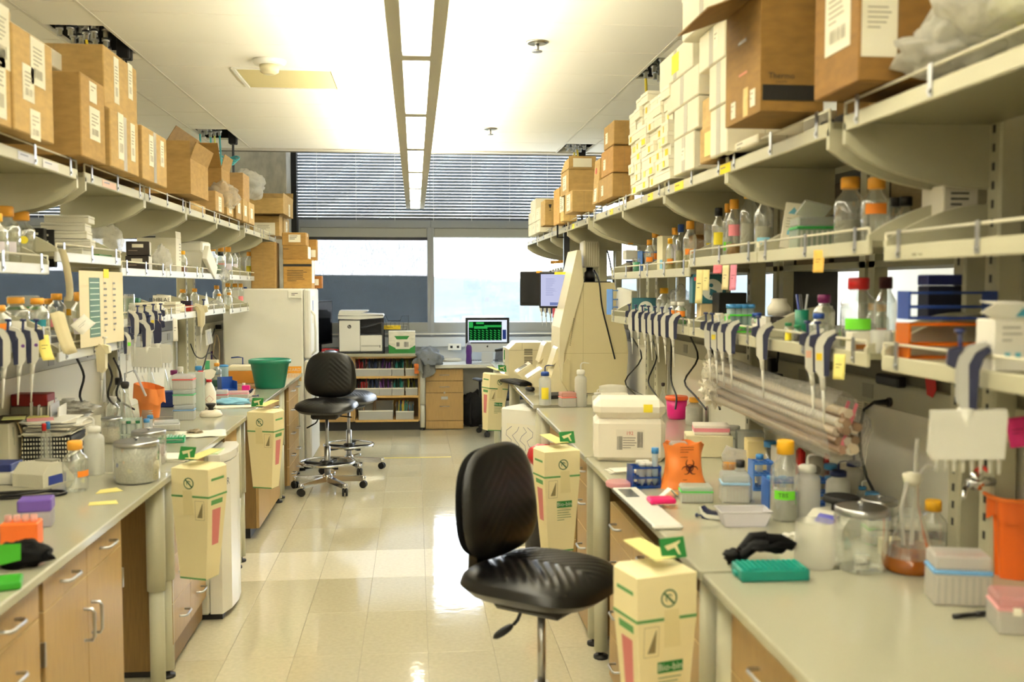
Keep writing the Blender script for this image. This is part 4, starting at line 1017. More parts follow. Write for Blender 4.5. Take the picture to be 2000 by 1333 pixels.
def shelfbox(l, s, xf, ua, ub, vt, z0, d, col='B48A4A', lab=(), kind='card', grp=None, tape=None, cat='box', name='carton', zt=None, near=(), flaps=None, seam=True, lean=0, vtu=None):
    """carton on a shelf: aisle face at X=xf, near edge in column ua, far edge in column ub, top edge at row vt above the near edge"""
    ya, yb = YX(ua, xf), YX(ub, xf)
    h = (zt if zt is not None else PX(vtu or ua, vt, xf).z) - z0
    wd = yb - ya
    t = T(name, l, cat, (xf, ya, z0), (0, lean, 0), grp or ('brown cartons on the upper shelves' if kind == 'card' and col > '9' and col < 'D' else 'white cartons on the upper shelves'))
    x0, x1 = min(0, s * d), max(0, s * d)
    m = C(col, kind, .7)
    if flaps:
        b = B(m); w_ = .006
        b.bb(x0, x1, 0, wd, 0, w_).bb(x0, x1, 0, w_, w_, h).bb(x0, x1, wd - w_, wd, w_, h).bb(x0, x0 + w_, w_, wd - w_, w_, h).bb(x1 - w_, x1, w_, wd - w_, w_, h); b.make('box', t)
        fl_ = {'near': ([(x0, 0), (x1, 0)], (0, -1)), 'far': ([(x0, wd), (x1, wd)], (0, 1)), 'aisle': ([(0, 0), (0, wd)], (-s, 0)), 'back': ([(s * d, 0), (s * d, wd)], (s, 0))}
        for f, (ang, ln) in flaps.items():
            (a, c), dr = fl_[f]; ca, sa = math.cos(ang) * ln, math.sin(ang) * ln
            o_ = (dr[0] * ca, dr[1] * ca, sa)
            bb = B(m).add([(a[0], a[1], h), (c[0], c[1], h), (c[0] + o_[0], c[1] + o_[1], h + o_[2]), (a[0] + o_[0], a[1] + o_[1], h + o_[2])], [(0, 1, 2, 3)]); bb.make('flap', t, solid=.004)
    else:
        B(m).bb(x0, x1, 0, wd, 0, h, b=.004).make('box', t)
        if seam: B(C('8A7448' if kind == 'card' else 'BDB79F')).bb((x0 + x1) / 2 - .001, (x0 + x1) / 2 + .001, .004, wd - .004, h - .0004, h + .0006).bb((x0 + x1) / 2 - .001, (x0 + x1) / 2 + .001, -.0005, .0004, h * .0 + .005, h - .005).make('flap_seam', t)
    if tape:
        B(C(tape, 'frost', .25, a=.75)).bb(min(-s * .0012, 0), max(-s * .0012, 0), wd / 2 - .025, wd / 2 + .025, h * .0 + .004, h - .004).make('tape', t)
    labels_on(t, lab, s, 0, wd, h)
    for (fx, fz, a, c) in near:
        x = s * d * fx; z = fz * h
        B(PAPER).bb(x - a / 2, x + a / 2, -.0016, -.0004, z - c / 2, z + c / 2).make('shipping_label', t)
        lines(t, face((x, -.0016, z + c * .3), (0, -1, 0)), a * .7, max(2, int(c / .025)), .012, LPR, name='print')
    return t
def wastebox(l, p, rot, lettered, flip=1, H=.46):
    """tapered cardboard pipette-waste box hanging by its tab; origin at the top of the front face centre"""
    t = T('waste_box', l, 'box', p, rot, 'cardboard waste boxes hung on bench corners')
    KR = C('EFE2B4', rough=.75); wt, dt, wb, db = .088, .13, .062, .09
    GD = C('1F7A35', rough=.6); GL = C('5E9A58', rough=.7)
    y0 = 0
    b = B(KR); vs = []
    for (w, d, z, o) in ((wb, db, -H, .012), (wt, dt, -.115, 0), (wt, dt, 0, 0)): vs += [(-w, o, z), (w, o, z), (w, o + d, z), (-w, o + d, z)]
    fs = [(3, 2, 1, 0)] + [(k * 4 + i, k * 4 + (i + 1) % 4, k * 4 + 4 + (i + 1) % 4, k * 4 + 4 + i) for k in range(2) for i in range(4)]
    b.add(vs, fs)
    b.add([(-wt, 0, 0), (wt, 0, 0), (wt * .9, .05, .008), (wt * .85, dt, .01), (-wt * .85, dt, .01), (-wt * .9, .05, .008), (wt, dt, 0), (-wt, dt, 0)], [(0, 1, 2, 5), (2, 3, 4, 5), (1, 6, 3, 2), (0, 5, 4, 7)])
    b.make('box', t)
    e = -.0008
    def fy(z): return 0 if z > -.115 else .012 * (-.115 - z) / (H - .115)
    def fw(z): return wt if z > -.115 else wt - (wt - wb) * (-.115 - z) / (H - .115)
    B(GL).bb(-wt - .0005, wt + .0005, e, dt + .001, -.118, -.110).make('band', t)
    B(GL).bb(-wb, wb, .0112, .012 + db, -H - .001, -H + .006).make('bottom_band', t)
    s = B(PRN if 0 else C('3F6B46')); ring(s, 0, 0, .024, .004, 0, 2 * PI, 24, -.0012); s.add([(-.017, -.0013, .013), (-.013, -.0013, .017), (.017, -.0013, -.013), (.013, -.0013, -.017)], [(0, 3, 2, 1)])
    ring(s, 0, 0, .011, .003, .6, 4, 10, -.0014); s.make('symbol', t, (flip * .005, 0, -.06))
    B(C('E6D8A4', rough=.75)).add([(-.022, 0, 0), (.022, 0, 0), (.03, .002, -.10), (-.02, .002, -.10)], [(0, 3, 2, 1)]).make('tab', t, (flip * .012, -.0022, -.09))
    o = B(C('8C7F58'))
    def rect(x0, x1, z0, z1, q=.0012):
        for (a, c, d_, g) in ((x0, x1, z0, z0 + q), (x0, x1, z1 - q, z1), (x0, x0 + q, z0, z1), (x1 - q, x1, z0, z1)):
            o.quad((a, fy(d_) - .0014, d_), (c, fy(d_) - .0014, d_), (c, fy(g) - .0014, g), (a, fy(g) - .0014, g))
    xs = -flip * .045
    rect(xs - .022, xs + .022, -.21, -.13); o.quad((xs - .012, .0006, -.2), (xs + .012, .0006, -.2), (xs + .015, -.0004, -.14), (xs + .013, -.0004, -.14)); o.make('outline_print', t)
    # red and green printed side panels
    for sx in (-1, 1):
        q = lambda y, z: (sx * (fw(z) + .0008), y, z)
        b = B(C('D07C78', rough=.7)); v = [q(.03, -.17), q(.09, -.17), q(.085, -.32), q(.04, -.32)]; b.add(v, [(0, 1, 2, 3) if sx > 0 else (3, 2, 1, 0)]); b.make('red_panel', t)
        b = B(GL); v = [q(.02, -.13), q(.1, -.13), q(.1, -.15), q(.02, -.15)]; b.add(v, [(0, 1, 2, 3)] if sx > 0 else [(3, 2, 1, 0)]); v = [q(.02, -.04), q(.11, -.04), q(.11, -.05), q(.02, -.05)]; b.add(v, [(0, 1, 2, 3)] if sx > 0 else [(3, 2, 1, 0)]); b.make('green_print', t)
    if lettered:
        g = B(GD).bb(-.035 + .01, .035 + .015, fy(-.26) - .0022, fy(-.22) - .0006, -.257, -.227).make('name_plate', t)
        text('Bio-bin', .026, C('E8EBD2'), g, face((.012, fy(-.25) - .0024, -.242), (0, -1, 0)))
        lines(t, face((.012, fy(-.3) - .0022, -.268), (0, -1, 0)), .07, 5, .011, C('6F8A60'), name='print', h=.25)
    # flap strip laid on the bench and the green tab with a flask picture
    B(C('DDD68C', rough=.8)).add([(0, .02, .028), (flip * -.03, .16, .05), (flip * -.09, .15, .05), (flip * -.075, .0, .03)], [(0, 1, 2, 3)]).make('lid_flap', t, (flip * .05, 0.02, .006), solid=.0015)
    tb = B(GD).box(0, 0, 0, .075, .0025, .055, b=.0008).make('green_tab', t, (flip * -(-wt + .04) * 1.0, .045, .028), (-.35, 0, 0))
    ic = B(C('D9D0A0', rough=.7)).add([(-.026, -.0022, .034), (.01, -.0022, .042), (.024, -.0022, .046), (.022, -.0022, .04), (.012, -.0022, .034), (.02, -.0022, .008), (.012, -.0022, .01), (.004, -.0022, .028), (-.018, -.0022, .022)], [(8, 7, 6, 5, 4, 3, 2, 1, 0)]); ic.make('icon', tb)
    B(WHITE).tube([(0, .02, .03), (flip * .02, .05, .03), (flip * .045, .055, .028)], .006, 6).make('clip', tb)
    return t
# ================================================================== cartons on the upper shelves
ZL, ZR = 2.2, 2.186
BR1, BR2, BR3 = 'AF9058', 'A07F48', 'BC9E68'
WC = 'EDE7D3'
# fridge side, from the camera to the window
shelfbox('tall brown carton at the picture edge with long white shipping labels', -1, -1.3, -40, 35, 40, ZL, .42, BR1, ((.7, .75, .14, .2), (.6, .35, .12, .22)), zt=2.58)
shelfbox('brown carton with three white labels right of the edge carton', -1, -1.29, 37, 113, 60, ZL, .42, BR1, ((.6, .75, .13, .16), (.35, .5, .1, .12), (.5, .12, .09, .1)), zt=2.545)
t = shelfbox('long flat white carton lying across the tops of the tall brown cartons', -1, -1.47, -10, 160, 60, 2.59, .26, 'EBE7DA', kind='plain', zt=2.665, grp='white cartons on the upper shelves')
B(C('E4E0D2', rough=.7)).add([(0, .78, .07), (-.26, .78, .07), (-.26, .95, -.13), (0, .95, -.13)], [(0, 1, 2, 3)]).make('end_flap', t, solid=.02)
shelfbox('brown carton with one square label between the edge cartons and the tall stack', -1, -1.29, 166, 212, 145, ZL, .36, BR2, ((.5, .83, .09, .08), (.55, .45, .13, .13)), near=())
shelfbox('lower brown carton of the tall stack with taped labels', -1, -1.28, 222, 276, 214, ZL, .38, BR1, ((.35, .6, .08, .2), (.78, .6, .07, .17)), tape='F3EEDF', zt=2.445)
shelfbox('upper brown carton of the tall stack under the ceiling pipes', -1, -1.30, 212, 275, 98, 2.45, .40, BR1, ((.35, .55, .07, .2), (.78, .7, .07, .16)), zt=2.71)
shelfbox('smaller brown carton with two labels beside the tall stack', -1, -1.28, 283, 330, 246, ZL, .36, BR1, ((.35, .6, .08, .15), (.8, .65, .07, .13)), tape='F3EEDF', zt=2.455)
t = shelfbox('open brown carton tipped on its side so its inside faces the aisle', -1, -1.27, 376, 410, 315, ZL + .02, .30, BR2, flaps={'aisle': (1.2, .1), 'near': (1.5, .1)}, zt=2.42)
shelfbox('grey brown carton with raised flaps behind the tipped open carton', -1, -1.55, 330, 378, 315, 2.2, .2, '94784E', flaps={'aisle': (1.0, .12), 'far': (1.2, .1)}, zt=2.6)
shelfbox('flat carton lying under the tipped open carton', -1, -1.38, 372, 404, 395, 2.166, .25, BR3, zt=2.22)
shelfbox('open brown carton with a big raised flap beside the tipped one', -1, -1.36, 436, 452, 325, 2.34, .32, BR2, flaps={'near': (.9, .2), 'aisle': (1.3, .1)}, zt=2.53, near=((.5, .6, .1, .08),))
shelfbox('brown carton wrapped in clear film under the big raised flap', -1, -1.33, 424, 440, 380, ZL, .2, 'A98A58', ((.5, .4, .1, .1),), zt=2.335)
bag('clear film draped over the wrapped brown carton', PX(436, 400, -1.37) + Vector((0, 0, -.04)), (.1, .22, .1), 12, a=.35)
shelfbox('narrow brown carton with a label standing behind the film', -1, -1.33, 446, 458, 395, ZL, .18, BR1, ((.5, .4, .1, .1),), zt=2.375)
shelfbox('upper brown carton half covered with clear plastic film', -1, -1.36, 478, 490, 343, 2.385, .28, 'AC8B5A', zt=2.60)
bag('clear plastic film pulled over the upper brown carton by the column', PX(484, 385, -1.42) + Vector((0, 0, -.02)), (.13, .25, .12), 17, a=.4)
for k, (a, b_, c) in enumerate(((464, 474, BR2), (477, 486, BR1), (488, 499, BR3))):
    shelfbox('%s of three narrow upright brown cartons under the film covered one' % ORD[k], -1, -1.33, a, b_, 396, ZL, .17, c, ((.5, .5, .1, .08),), zt=2.375)
shelfbox('lower open carton of the pair by the concrete column, printed label inside', -1, -1.30, 547, 553, 410, ZL - .02, .28, BR1, flaps={'near': (-1.2, .05), 'aisle': (1.1, .08)}, zt=2.37, near=((.5, .35, .2, .12),))
shelfbox('upper open carton of the pair by the concrete column with upright flaps', -1, -1.24, 555, 574, 376, 2.385, .42, BR1, ((.6, .4, .1, .12),), flaps={'far': (1.3, .12), 'aisle': (1.5, .05)}, zt=2.53)
shelfbox('brown carton behind the open pair at the shelf end', -1, -1.30, 556, 566, 420, ZL - .02, .3, BR3, ((.5, .5, .12, .14),), zt=2.38)
# on the fridge
shelfbox('tall plain brown carton standing on the fridge behind the shelf end', -1, -1.28, 538, 546, 470, 1.672, .22, BR2, zt=2.10)
F1 = 1.672
t = carton('carton', 'biggest brown carton on the fridge with a dark band and printed lines', 'box', -1.09, 9.62, F1, .26, .3, .27, 'B08743', 0, 'brown cartons on the fridge', tape='E9E0C8')
B(DARK).bb(-.131, .131, -.1512, -.1502, .205, .228).make('band', t); lines(t, face((0, -.1505, .17), N_), .19, 7, .016, PRN, name='print', h=.3)
B(PAPER).bb(.1302, .1315, -.12, .1, .05, .26).make('shipping_label', t)
t = carton('carton', 'middle brown carton of the fridge stack with a white end', 'box', -1.11, 9.62, F1 + .271, .23, .26, .13, 'A57E40', 0, 'brown cartons on the fridge')
B(PAPER).bb(.1152, .117, -.12, .12, .01, .12).make('end_label', t); lines(t, face((-.06, -.131, .1), N_), .1, 1, .012, PRN, name='print')
t = carton('carton', 'top brown carton of the fridge stack with a white label', 'box', -1.12, 9.62, F1 + .402, .22, .26, .12, 'AA8346', 0, 'brown cartons on the fridge', tape='F0EBDC')
B(PAPER).bb(-.05, .06, -.1315, -.1302, .03, .1).make('shipping_label', t); lines(t, face((0, -.1318, .09), N_), .08, 3, .014, PRN, name='print')
t = carton('carton', 'brown carton with a label behind the fridge stack beside the window', 'box', -1.04, 9.84, F1 + .271, .2, .12, .2, 'A57E40', 0, 'brown cartons on the fridge'); B(PAPER).bb(.02, .09, -.0615, -.0602, .03, .1).make('shipping_label', t)
t = carton('carton', 'small brown carton on the fridge corner by the window', 'box', -.945, 9.85, F1, .1, .12, .12, 'A0682F', 0, 'brown cartons on the fridge'); B(PAPER).bb(-.04, .02, -.0615, -.0602, .03, .09).make('shipping_label', t)
# carton side
t = shelfbox('big amber carton with square white labels nearest the camera on the carton side', 1, 1.07, 1668, 1583, 0, ZR, .37, '85602A', ((.5, .8, .15, .2), (.45, .3, .15, .17)), zt=2.80, near=((.14, .22, .09, .15),))
t = shelfbox('brown carton with a dark band and one flap open over the aisle', 1, 1.0, 1480, 1413, 0, 2.2, .19, '8A672F', ((.75, .12, .04, .05), (.2, .14, .04, .05)), zt=2.55, flaps={'aisle': (-.35, .17), 'near': (1.3, .1)})
B(DARK).bb(0.006, .188, -.0015, -.0002, .03, .075).make('band', t)
text('Thermo', .024, PRN, t, face((.062, -.0015, .1), (0, -1, 0))); text('SCIENTIFIC', .007, PRN, t, face((.062, -.0015, .083), (0, -1, 0)))
lines(t, face((-.0008, .12, .24), (-1, 0, 0)), .16, 1, .03, C('6D5A34'), name='print'); lines(t, face((-.0008, .12, .14), (-1, 0, 0)), .14, 1, .02, C('C26A38'), name='print')
B(C('DDBE82', 'card')).bb(-.0012, 0, .11, .15, .005, .09).make('tape', t)
def wbox(l, xf, ua, ub, vt, z0, d, zt, lab=(), tape='F6F2E2'): return shelfbox(l, 1, xf, ua, ub, vt, z0, d, WC, lab, 'plain', zt=zt, tape=tape, grp='white cartons on the upper shelves')
wbox('topmost white carton above the open brown flap', 1.08, 1425, 1326, 0, 2.83, .3, 3.0)
wbox('white carton overhanging the aisle under the topmost one', 1.06, 1406, 1328, 20, 2.655, .3, 2.825)
wbox('white carton just below the overhanging one', 1.1, 1409, 1361, 75, 2.51, .3, 2.652, ((.3, .6, .05, .06),))
wbox('white carton stacked behind the open brown carton, upper', 1.1, 1418, 1381, 100, 2.345, .28, 2.505)
wbox('white carton stacked behind the open brown carton, lower', 1.1, 1416, 1384, 190, 2.166, .28, 2.34)
t = wbox('white carton with a yellow note on its face at the top of the white stack', 1.12, 1348, 1285, 120, 2.578, .2, 2.71)
B(STK['y']).bb(-.002, -.0005, .21, .32, .03, .11).make('note', t)
wbox('white carton under the one with the yellow note', 1.12, 1360, 1300, 175, 2.45, .22, 2.574)
wbox('white carton third from the top in the white stack', 1.12, 1360, 1314, 238, 2.322, .22, 2.446)
wbox('white carton at the bottom of the white stack', 1.12, 1352, 1314, 300, 2.166, .2, 2.318, ((.5, .5, .05, .05),))
t = shelfbox('brown carton with a faded yellow note beside the white stack', 1, 1.11, 1408, 1364, 270, 2.166, .24, BR1, zt=2.30); B(C('E8D27A')).bb(-.002, -.0005, .12, .22, .02, .11).make('note', t)
shelfbox('plain brown carton on top of the noted one', 1, 1.13, 1411, 1368, 225, 2.304, .22, BR3, zt=2.42)
wbox('low white carton under the open brown carton', 1.13, 1476, 1414, 262, 2.166, .2, 2.196, ((.5, .5, .1, .02),))
# wall of freezer boxes
yw = YX(1312, 1.13)
heights = [8, 8, 8, 9, 9, 8]
for c in range(6):
    for r_ in range(heights[c]):
        y = yw + .01 + c * .138; z = 2.166 + r_ * .0515
        far = 5 - c
        t = T('freezer_box', 'freezer carton, %s from the shelf, %s column from the brown stack' % (ORD[r_], ORD[far]), 'box', (1.12 + R.uniform(-.012, .012), y, z), R.uniform(-.03, .03), 'small white freezer cartons in a wall')
        B(C('EFE9D4', rough=.7)).bb(0, .133, 0, .133, 0, .034).make('base', t); B(C('F3EEDC', rough=.7)).bb(-.0015, .1345, -.0015, .1345, .0345, .0505).make('lid', t)
        if R.random() < (.75 if r_ < 6 else .3): B(C(R.choice(['E9CB2E', 'EDD24A', 'F0DC7A', 'E3BF26']), rough=.8)).bb(-.0022, -.0016, .05 + R.uniform(-.03, .03), .09, .006, .034).make('note', t)
# brown stacks
for k, (z0, z1, w_) in enumerate(((2.19, 2.325, 'bottom'), (2.327, 2.475, 'middle'), (2.477, 2.61, 'top'))):
    shelfbox(w_ + ' brown carton of the three high stack next to the freezer cartons', 1, 1.10, 1195 + k * 1, 1168 + k * 5, 0, z0, .13 if k else .12, BR2 if k != 1 else 'A87F45', ((.7, .45, .06, .06),), zt=z1)
shelfbox('opened brown carton side standing beside the freezer cartons', 1, 1.2, 1232, 1222, 0, 2.166, .02, BR1, zt=2.43, flaps=None, seam=False)
t = shelfbox('thin brown carton leaning on the three high stack', 1, 1.09, 1166, 1156, 0, 2.19, .10, BR1, ((.5, .2, .08, .08),), zt=2.46, lean=.06)
B(C('C2282A')).cyl((-.001, .1, .2), (-.003, .1, .2), .02, n=10).make('seal', t)
shelfbox('lower carton of the two high brown stack', 1, 1.05, 1117, 1103, 0, 2.19, .16, BR1, ((.5, .5, .16, .11),), zt=2.335)
t = shelfbox('upper brown carton of the two high stack with a labelled open flap', 1, 1.06, 1110, 1095, 0, 2.338, .19, BR1, ((.5, .5, .16, .1),), zt=2.50, flaps={'near': (.9, .0), 'aisle': (1.9, .1)})
o = B(C(BR1, 'card')).bb(.0, .19, -.004, 0, .16, .25).make('flap', t); B(PAPER).bb(.03, .16, -.006, -.0045, .175, .235).make('shipping_label', o)
shelfbox('upright tan carton edge beside the two high stack', 1, 1.09, 1092, 1081, 0, 2.166, .1, 'BE9654', zt=2.44)
shelfbox('pale tan carton strip with a white label at the two high stack', 1, 1.08, 1100, 1094, 0, 2.166, .1, 'D0B070', ((.5, .5, .2, .12),), zt=2.43)
t = shelfbox('brown carton with a printed wine glass mark near the window end', 1, 1.06, 1064, 1056, 0, 2.19, .12, BR1, zt=2.40)
g = B(PRN).add([(.03, -.0008, .17), (.055, -.0008, .17), (.05, -.0008, .145), (.0435, -.0008, .14), (.0415, -.0008, .14), (.035, -.0008, .145)], [(0, 5, 4, 3, 2, 1)]); g.quad((.0415, -.0008, .12), (.0435, -.0008, .12), (.0435, -.0008, .14), (.0415, -.0008, .14)); g.quad((.034, -.0008, .118), (.051, -.0008, .118), (.051, -.0008, .121), (.034, -.0008, .121)); g.make('mark', t)
for i, (ua, ub) in enumerate(((1054, 1047), (1046, 1039), (1038, 1032))):
    for k in range(2):
        wbox('white carton at the window end, %s row, %s from the glass marked carton' % (('lower', 'upper')[k], ORD[i]), 1.09, ua, ub, 0, 2.166 + k * .11, .2, 2.273 + k * .11, ((.5, .5, .12, .06),), None)
wbox('pale closed carton on top of the white cartons at the window end', 1.11, 1046, 1036, 0, 2.388, .25, 2.50, (), None)
# label strips on the shelf lips
for k, (u, w_, col) in enumerate(((1417, .12, 'F0D82A'), (1327, .14, 'F0D84A'), (1271, .1, 'F0D84A'), (1195, .09, 'F0DC5A'), (1120, .1, 'E2DC4A'))):
    p = PX(u, 300, 1.1395); o = B(C(col, rough=.8)).bb(-.0008, 0, -w_ / 2, w_ / 2, 0, .034).make('label_tape', None, (1.1392, p.y, 2.107)); tag(o, 'yellow tape label, %s from the camera on the carton side upper shelf edge' % ORD[k], 'label', 'tape labels on shelf edges')
    lines(o, face((-.0012, 0, .024), (-1, 0, 0)), w_ * .8, 1, .012, C('8A7A2A'), name='handwriting', h=.5)
for k, (u, w_, col, nm_) in enumerate(((52, .16, 'D9DCEA', 'pale blue'), (98, .16, 'E4E2E6', 'white'), (212, .2, 'E9C9BE', 'pink'))):
    p = PX(u, 300, -1.3495); o = B(C(col, rough=.8)).bb(0, .0008, -w_ / 2, w_ / 2, 0, .03).make('label_tape', None, (-1.3492, p.y, 2.126)); tag(o, nm_ + ' tape label on the fridge side upper shelf edge', 'label', 'tape labels on shelf edges')
    lines(o, face((.0012, 0, .022), (1, 0, 0)), w_ * .8, 1, .012, C('8088A8'), name='handwriting', h=.4)
# bagged plastics near the camera
p = PX(1800, 150, 1.25)
bag('big clear plastic bag of yellow plastic parts on the nearest carton side shelf', Vector((1.33, 1.98, 2.19)), (.16, .30, .14), 21, a=.7, amp=.5, inner=('E2E27A', 9), n=44)
bag('crumpled clear bag end lying against the amber carton', Vector((1.24, 2.22, 2.175)), (.11, .12, .06), 27, a=.72, amp=.5, n=36)
for k in range(6): shelfbox('flat dark parts tray, %s from the camera, under the amber carton' % ORD[k], 1, 1.2, 1640 - k * 26, 1622 - k * 26, 0, 2.146, .2, '26221E', kind='plain', zt=2.176, grp='dark trays on the upper shelf') if k < 2 else None
# ================================================================== things on the middle and lower shelves
def on(u, x, z, dx=0): return Vector((x + dx, YX(u, x), z))
def szl(i): return mid_l[i] + .0405
def szr(i): return mid_r[i] + .0405
# ---- fridge side, middle shelf
bottle('large clear bottle with orange cap at the picture edge on the fridge side middle shelf', on(12, -1.60, szl(2)), 58, 112, 'o', ('CFCBB0', .9), 'lv', tz=(.2, .38))
bottle('clear bottle with yellow orange cap and a yellow dot on the fridge side middle shelf', on(45, -1.60, szl(2)), 50, 104, 'o', ('CFCBB0', .9), None)
B(STK['y']).lathe([(.016, 0), (.016, .001)], 12).make('dot', bpy.data.objects['media_bottle.001'], (.03, -.058, .1), (PI / 2, 0, .5))
bottle('yellow capped bottle cut off by the picture edge on the fridge side middle shelf', on(-8, -1.54, szl(2)), 50, 96, 'y', None, 'lv')
for k, (u, v) in enumerate(((70, 430), (90, 428))):
    p = on(u, -1.68, szl(2)); t = T('kit_box', '%s black and white kit box standing behind the bottles near the picture edge' % ORD[k], 'box', p, .1, 'black kit boxes')
    B(DARK).box(0, 0, 0, .09, .05, .17, b=.002).make('box', t); lines(t, face((0, -.026, .15), N_), .06, 3, .03, PAPER, name='print')
for k in range(5):
    p = on(136, -1.60, szl(3)); t = T('slide_box', 'long white foam box, %s from the shelf in the leaning stack of five' % ORD[k], 'box', p + Vector((R.uniform(-.02, .02), R.uniform(-.01, .01), k * .037 + .001)), R.uniform(-.12, .12) + .1, 'white foam slide boxes')
    B(C('E8E4D4', rough=.6)).box(0, 0, 0, .19, .15, .022, b=.002).make('base', t); B(C('EDEADB', rough=.6)).box(0, 0, .0225, .192, .152, .013, b=.003).make('lid', t)
bag('clear bag holding a white roll beside the white foam boxes', on(208, -1.6, szl(3)), (.085, .10, .09), 31, a=.35, amp=.25)
o = B(C('2F7A2A')).box(0, 0, 0, .1, .2, .012).make('tray', None, on(190, -1.56, szl(3)) + Vector((0, -.02, 0))); tag(o, 'dark green flat tray under the clear bag on the middle shelf', 'tray')
t = T('carton', 'tall plain white carton with a raised tab behind the black glove boxes', 'box', on(318, -1.62, szl(4)), 0, 'white cartons on the middle shelves')
B(C('E6E1CE', rough=.7)).bb(-.12, .12, -.14, .0, 0, .215, b=.003).make('box', t); B(C('E6E1CE', rough=.7)).add([(.12, -.14, .215), (.12, 0, .215), (.118, 0, .255), (.118, -.14, .255)], [(0, 1, 2, 3)]).make('flap', t, solid=.002)
lines(t, face((.1205, -.04, .18), (1, 0, 0)), .05, 6, .02, C('9A9484'), name='print')
for k in range(2):
    p = on(272, -1.57, szl(4) + k * .082); t = T('glove_box', '%s dark brown glove box with a pale label in front of the tall white carton' % ('lower', 'upper')[k], 'box', p, .08 + .1 * k, 'dark glove boxes')
    B(C('2B211C', rough=.5)).box(0, 0, 0, .125, .11, .08, b=.003).make('box', t); B(C('E8E2D2')).box(.0, -.056, .045, .06, .002, .02).make('label', t); B(C('CFCBC0')).box(.0635, 0, .003, .0015, .1, .074).make('end_panel', t)
    lines(t, face((0, -.0562, .03), N_), .1, 1, .012, C('8A7A6A'), name='print')
bag('clear crumpled bag with a dark part hanging over the middle shelf edge', on(318, -1.5, szl(4)), (.04, .12, .07), 33, a=.4, amp=.4)
bottle('small yellow capped bottle behind the clear bag on the middle shelf', on(340, -1.62, szl(4)), 16, 48, 'y', None, None)
bottle('small bottle of amber liquid with a yellow cap on the middle shelf', on(358, -1.53, szl(4)), 16, 42, 'y', ('B86A2A', .5), None)
t = T('foam_cooler', 'white foam cooler with a lid standing on the fridge side middle shelf', 'box', on(372, -1.60, szl(5)), -.1)
B(C('EFECE0', rough=.7)).add([(-.12, -.08, 0), (.1, -.08, 0), (.1, .08, 0), (-.12, .08, 0), (-.12, -.1, .15), (.12, -.1, .15), (.12, .1, .15), (-.12, .1, .15)], [(3, 2, 1, 0), (4, 5, 6, 7), (0, 1, 5, 4), (1, 2, 6, 5), (2, 3, 7, 6), (3, 0, 4, 7)]).make('base', t)
B(C('F4F1E6', rough=.7)).box(0, 0, .151, .24, .205, .075, b=.012).make('lid', t)
for k in range(3): rack('green tube rack, %s from the top, stacked behind the foam cooler' % ORD[2 - k], on(388, -1.66, szl(5) + k * .085), .16, .1, .075, '1F8A3C', .1, 5, grp='green tube racks on the middle shelf')
t = T('kit_box', 'white box with dark red print leaning behind the bottle row on the middle shelf', 'box', on(412, -1.62, szl(5)), .15); B(PAPER).box(0, 0, 0, .09, .12, .13, b=.002).make('box', t)
B(C('8A1C20')).box(.0, -.061, .06, .03, .001, .04).make('print', t)
o = B(C('F0ECDF', rough=.6)).box(0, 0, 0, .035, .42, .10, b=.004).make('foam_board', None, on(408, -1.47, szl(5) + .03), (-.34, .15, 0)); tag(o, 'long white foam board tipped over the edge of the middle shelf', 'board')
bag('clear bag trailing under the tipped white foam board', on(440, -1.45, szl(5) - .06), (.03, .12, .05), 36, a=.35)
for k, (u, dx) in enumerate(((433, -.08), (444, -.06), (455, -.05), (465, -.05), (474, -.06))):
    bottle('clear bottle with a bright orange cap, %s from the foam cooler in the row' % ORD[k], on(u + 3, -1.56, szl(6), dx), 19, 56, 'o', ('DCDCD2', .8), ('lv', 'r', 'lv', 'lv', None)[k])
bottle('clear bottle with a black cap in front of the orange capped row', on(432, -1.5, szl(6)), 19, 44, 'k', ('CFD8CF', .7))
bottle('clear bottle with orange cap and yellow sticker at the end of the middle shelf row', on(488, -1.53, szl(7)), 18, 48, 'o', None, 'y')
for k in range(2):
    o = B(WHITE).box(0, 0, 0, .1, .14, .075, b=.003).make('carton', None, on(506, -1.5, szl(8) + k * .0755)); tag(o, ('lower', 'upper')[k] + ' white carton at the far end of the fridge side middle shelf', 'box', 'white cartons on the middle shelves')
# strip and poster hanging on the shelf edges
o = B(C('E2D6B2', rough=.8)).grid(2, 12, lambda i, j: (.03 * (i - .5) + .03 * math.sin(3 * j) * j, .04 * j, -.21 * j + .02 * math.sin(6 * j))).make('paper_strip', None, PX(121, 487, -1.455), solid=.0005); tag(o, 'curling cream paper strip hanging from the middle shelf corner', 'paper')
pp = [PX(150, 531, -1.46), PX(235, 524, -1.46)]
yA, yB = YX(150, -1.46), YX(236, -1.46)
t = T('gel_chart', 'cream wall chart with a dark green gel picture hanging from the middle shelf', 'chart', (-1.45, yA, 1.76))
B(C('E4D7B4', rough=.8)).bb(-.001, 0, 0, yB - yA, -.34, 0).make('sheet', t)
gb = B(C('2B5A32')).bb(.0002, .001, .13, .28, -.30, -.03).make('gel_picture', t)
b = B(C('CFDCC0'));
for k in range(10): b.bb(.0012, .0018, .14, .27, -.05 - .026 * k - .004, -.05 - .026 * k)
b.make('band', gb)['kind'] = 'stuff'
for y in (.36, .5): lines(t, face((.001, y, -.05), (1, 0, 0)), .05, 9, .028, C('5A5440'), name='print', h=.3)
B(STK['y']).bb(.0005, .0015, .34, .42, -.03, .012).make('note', t)
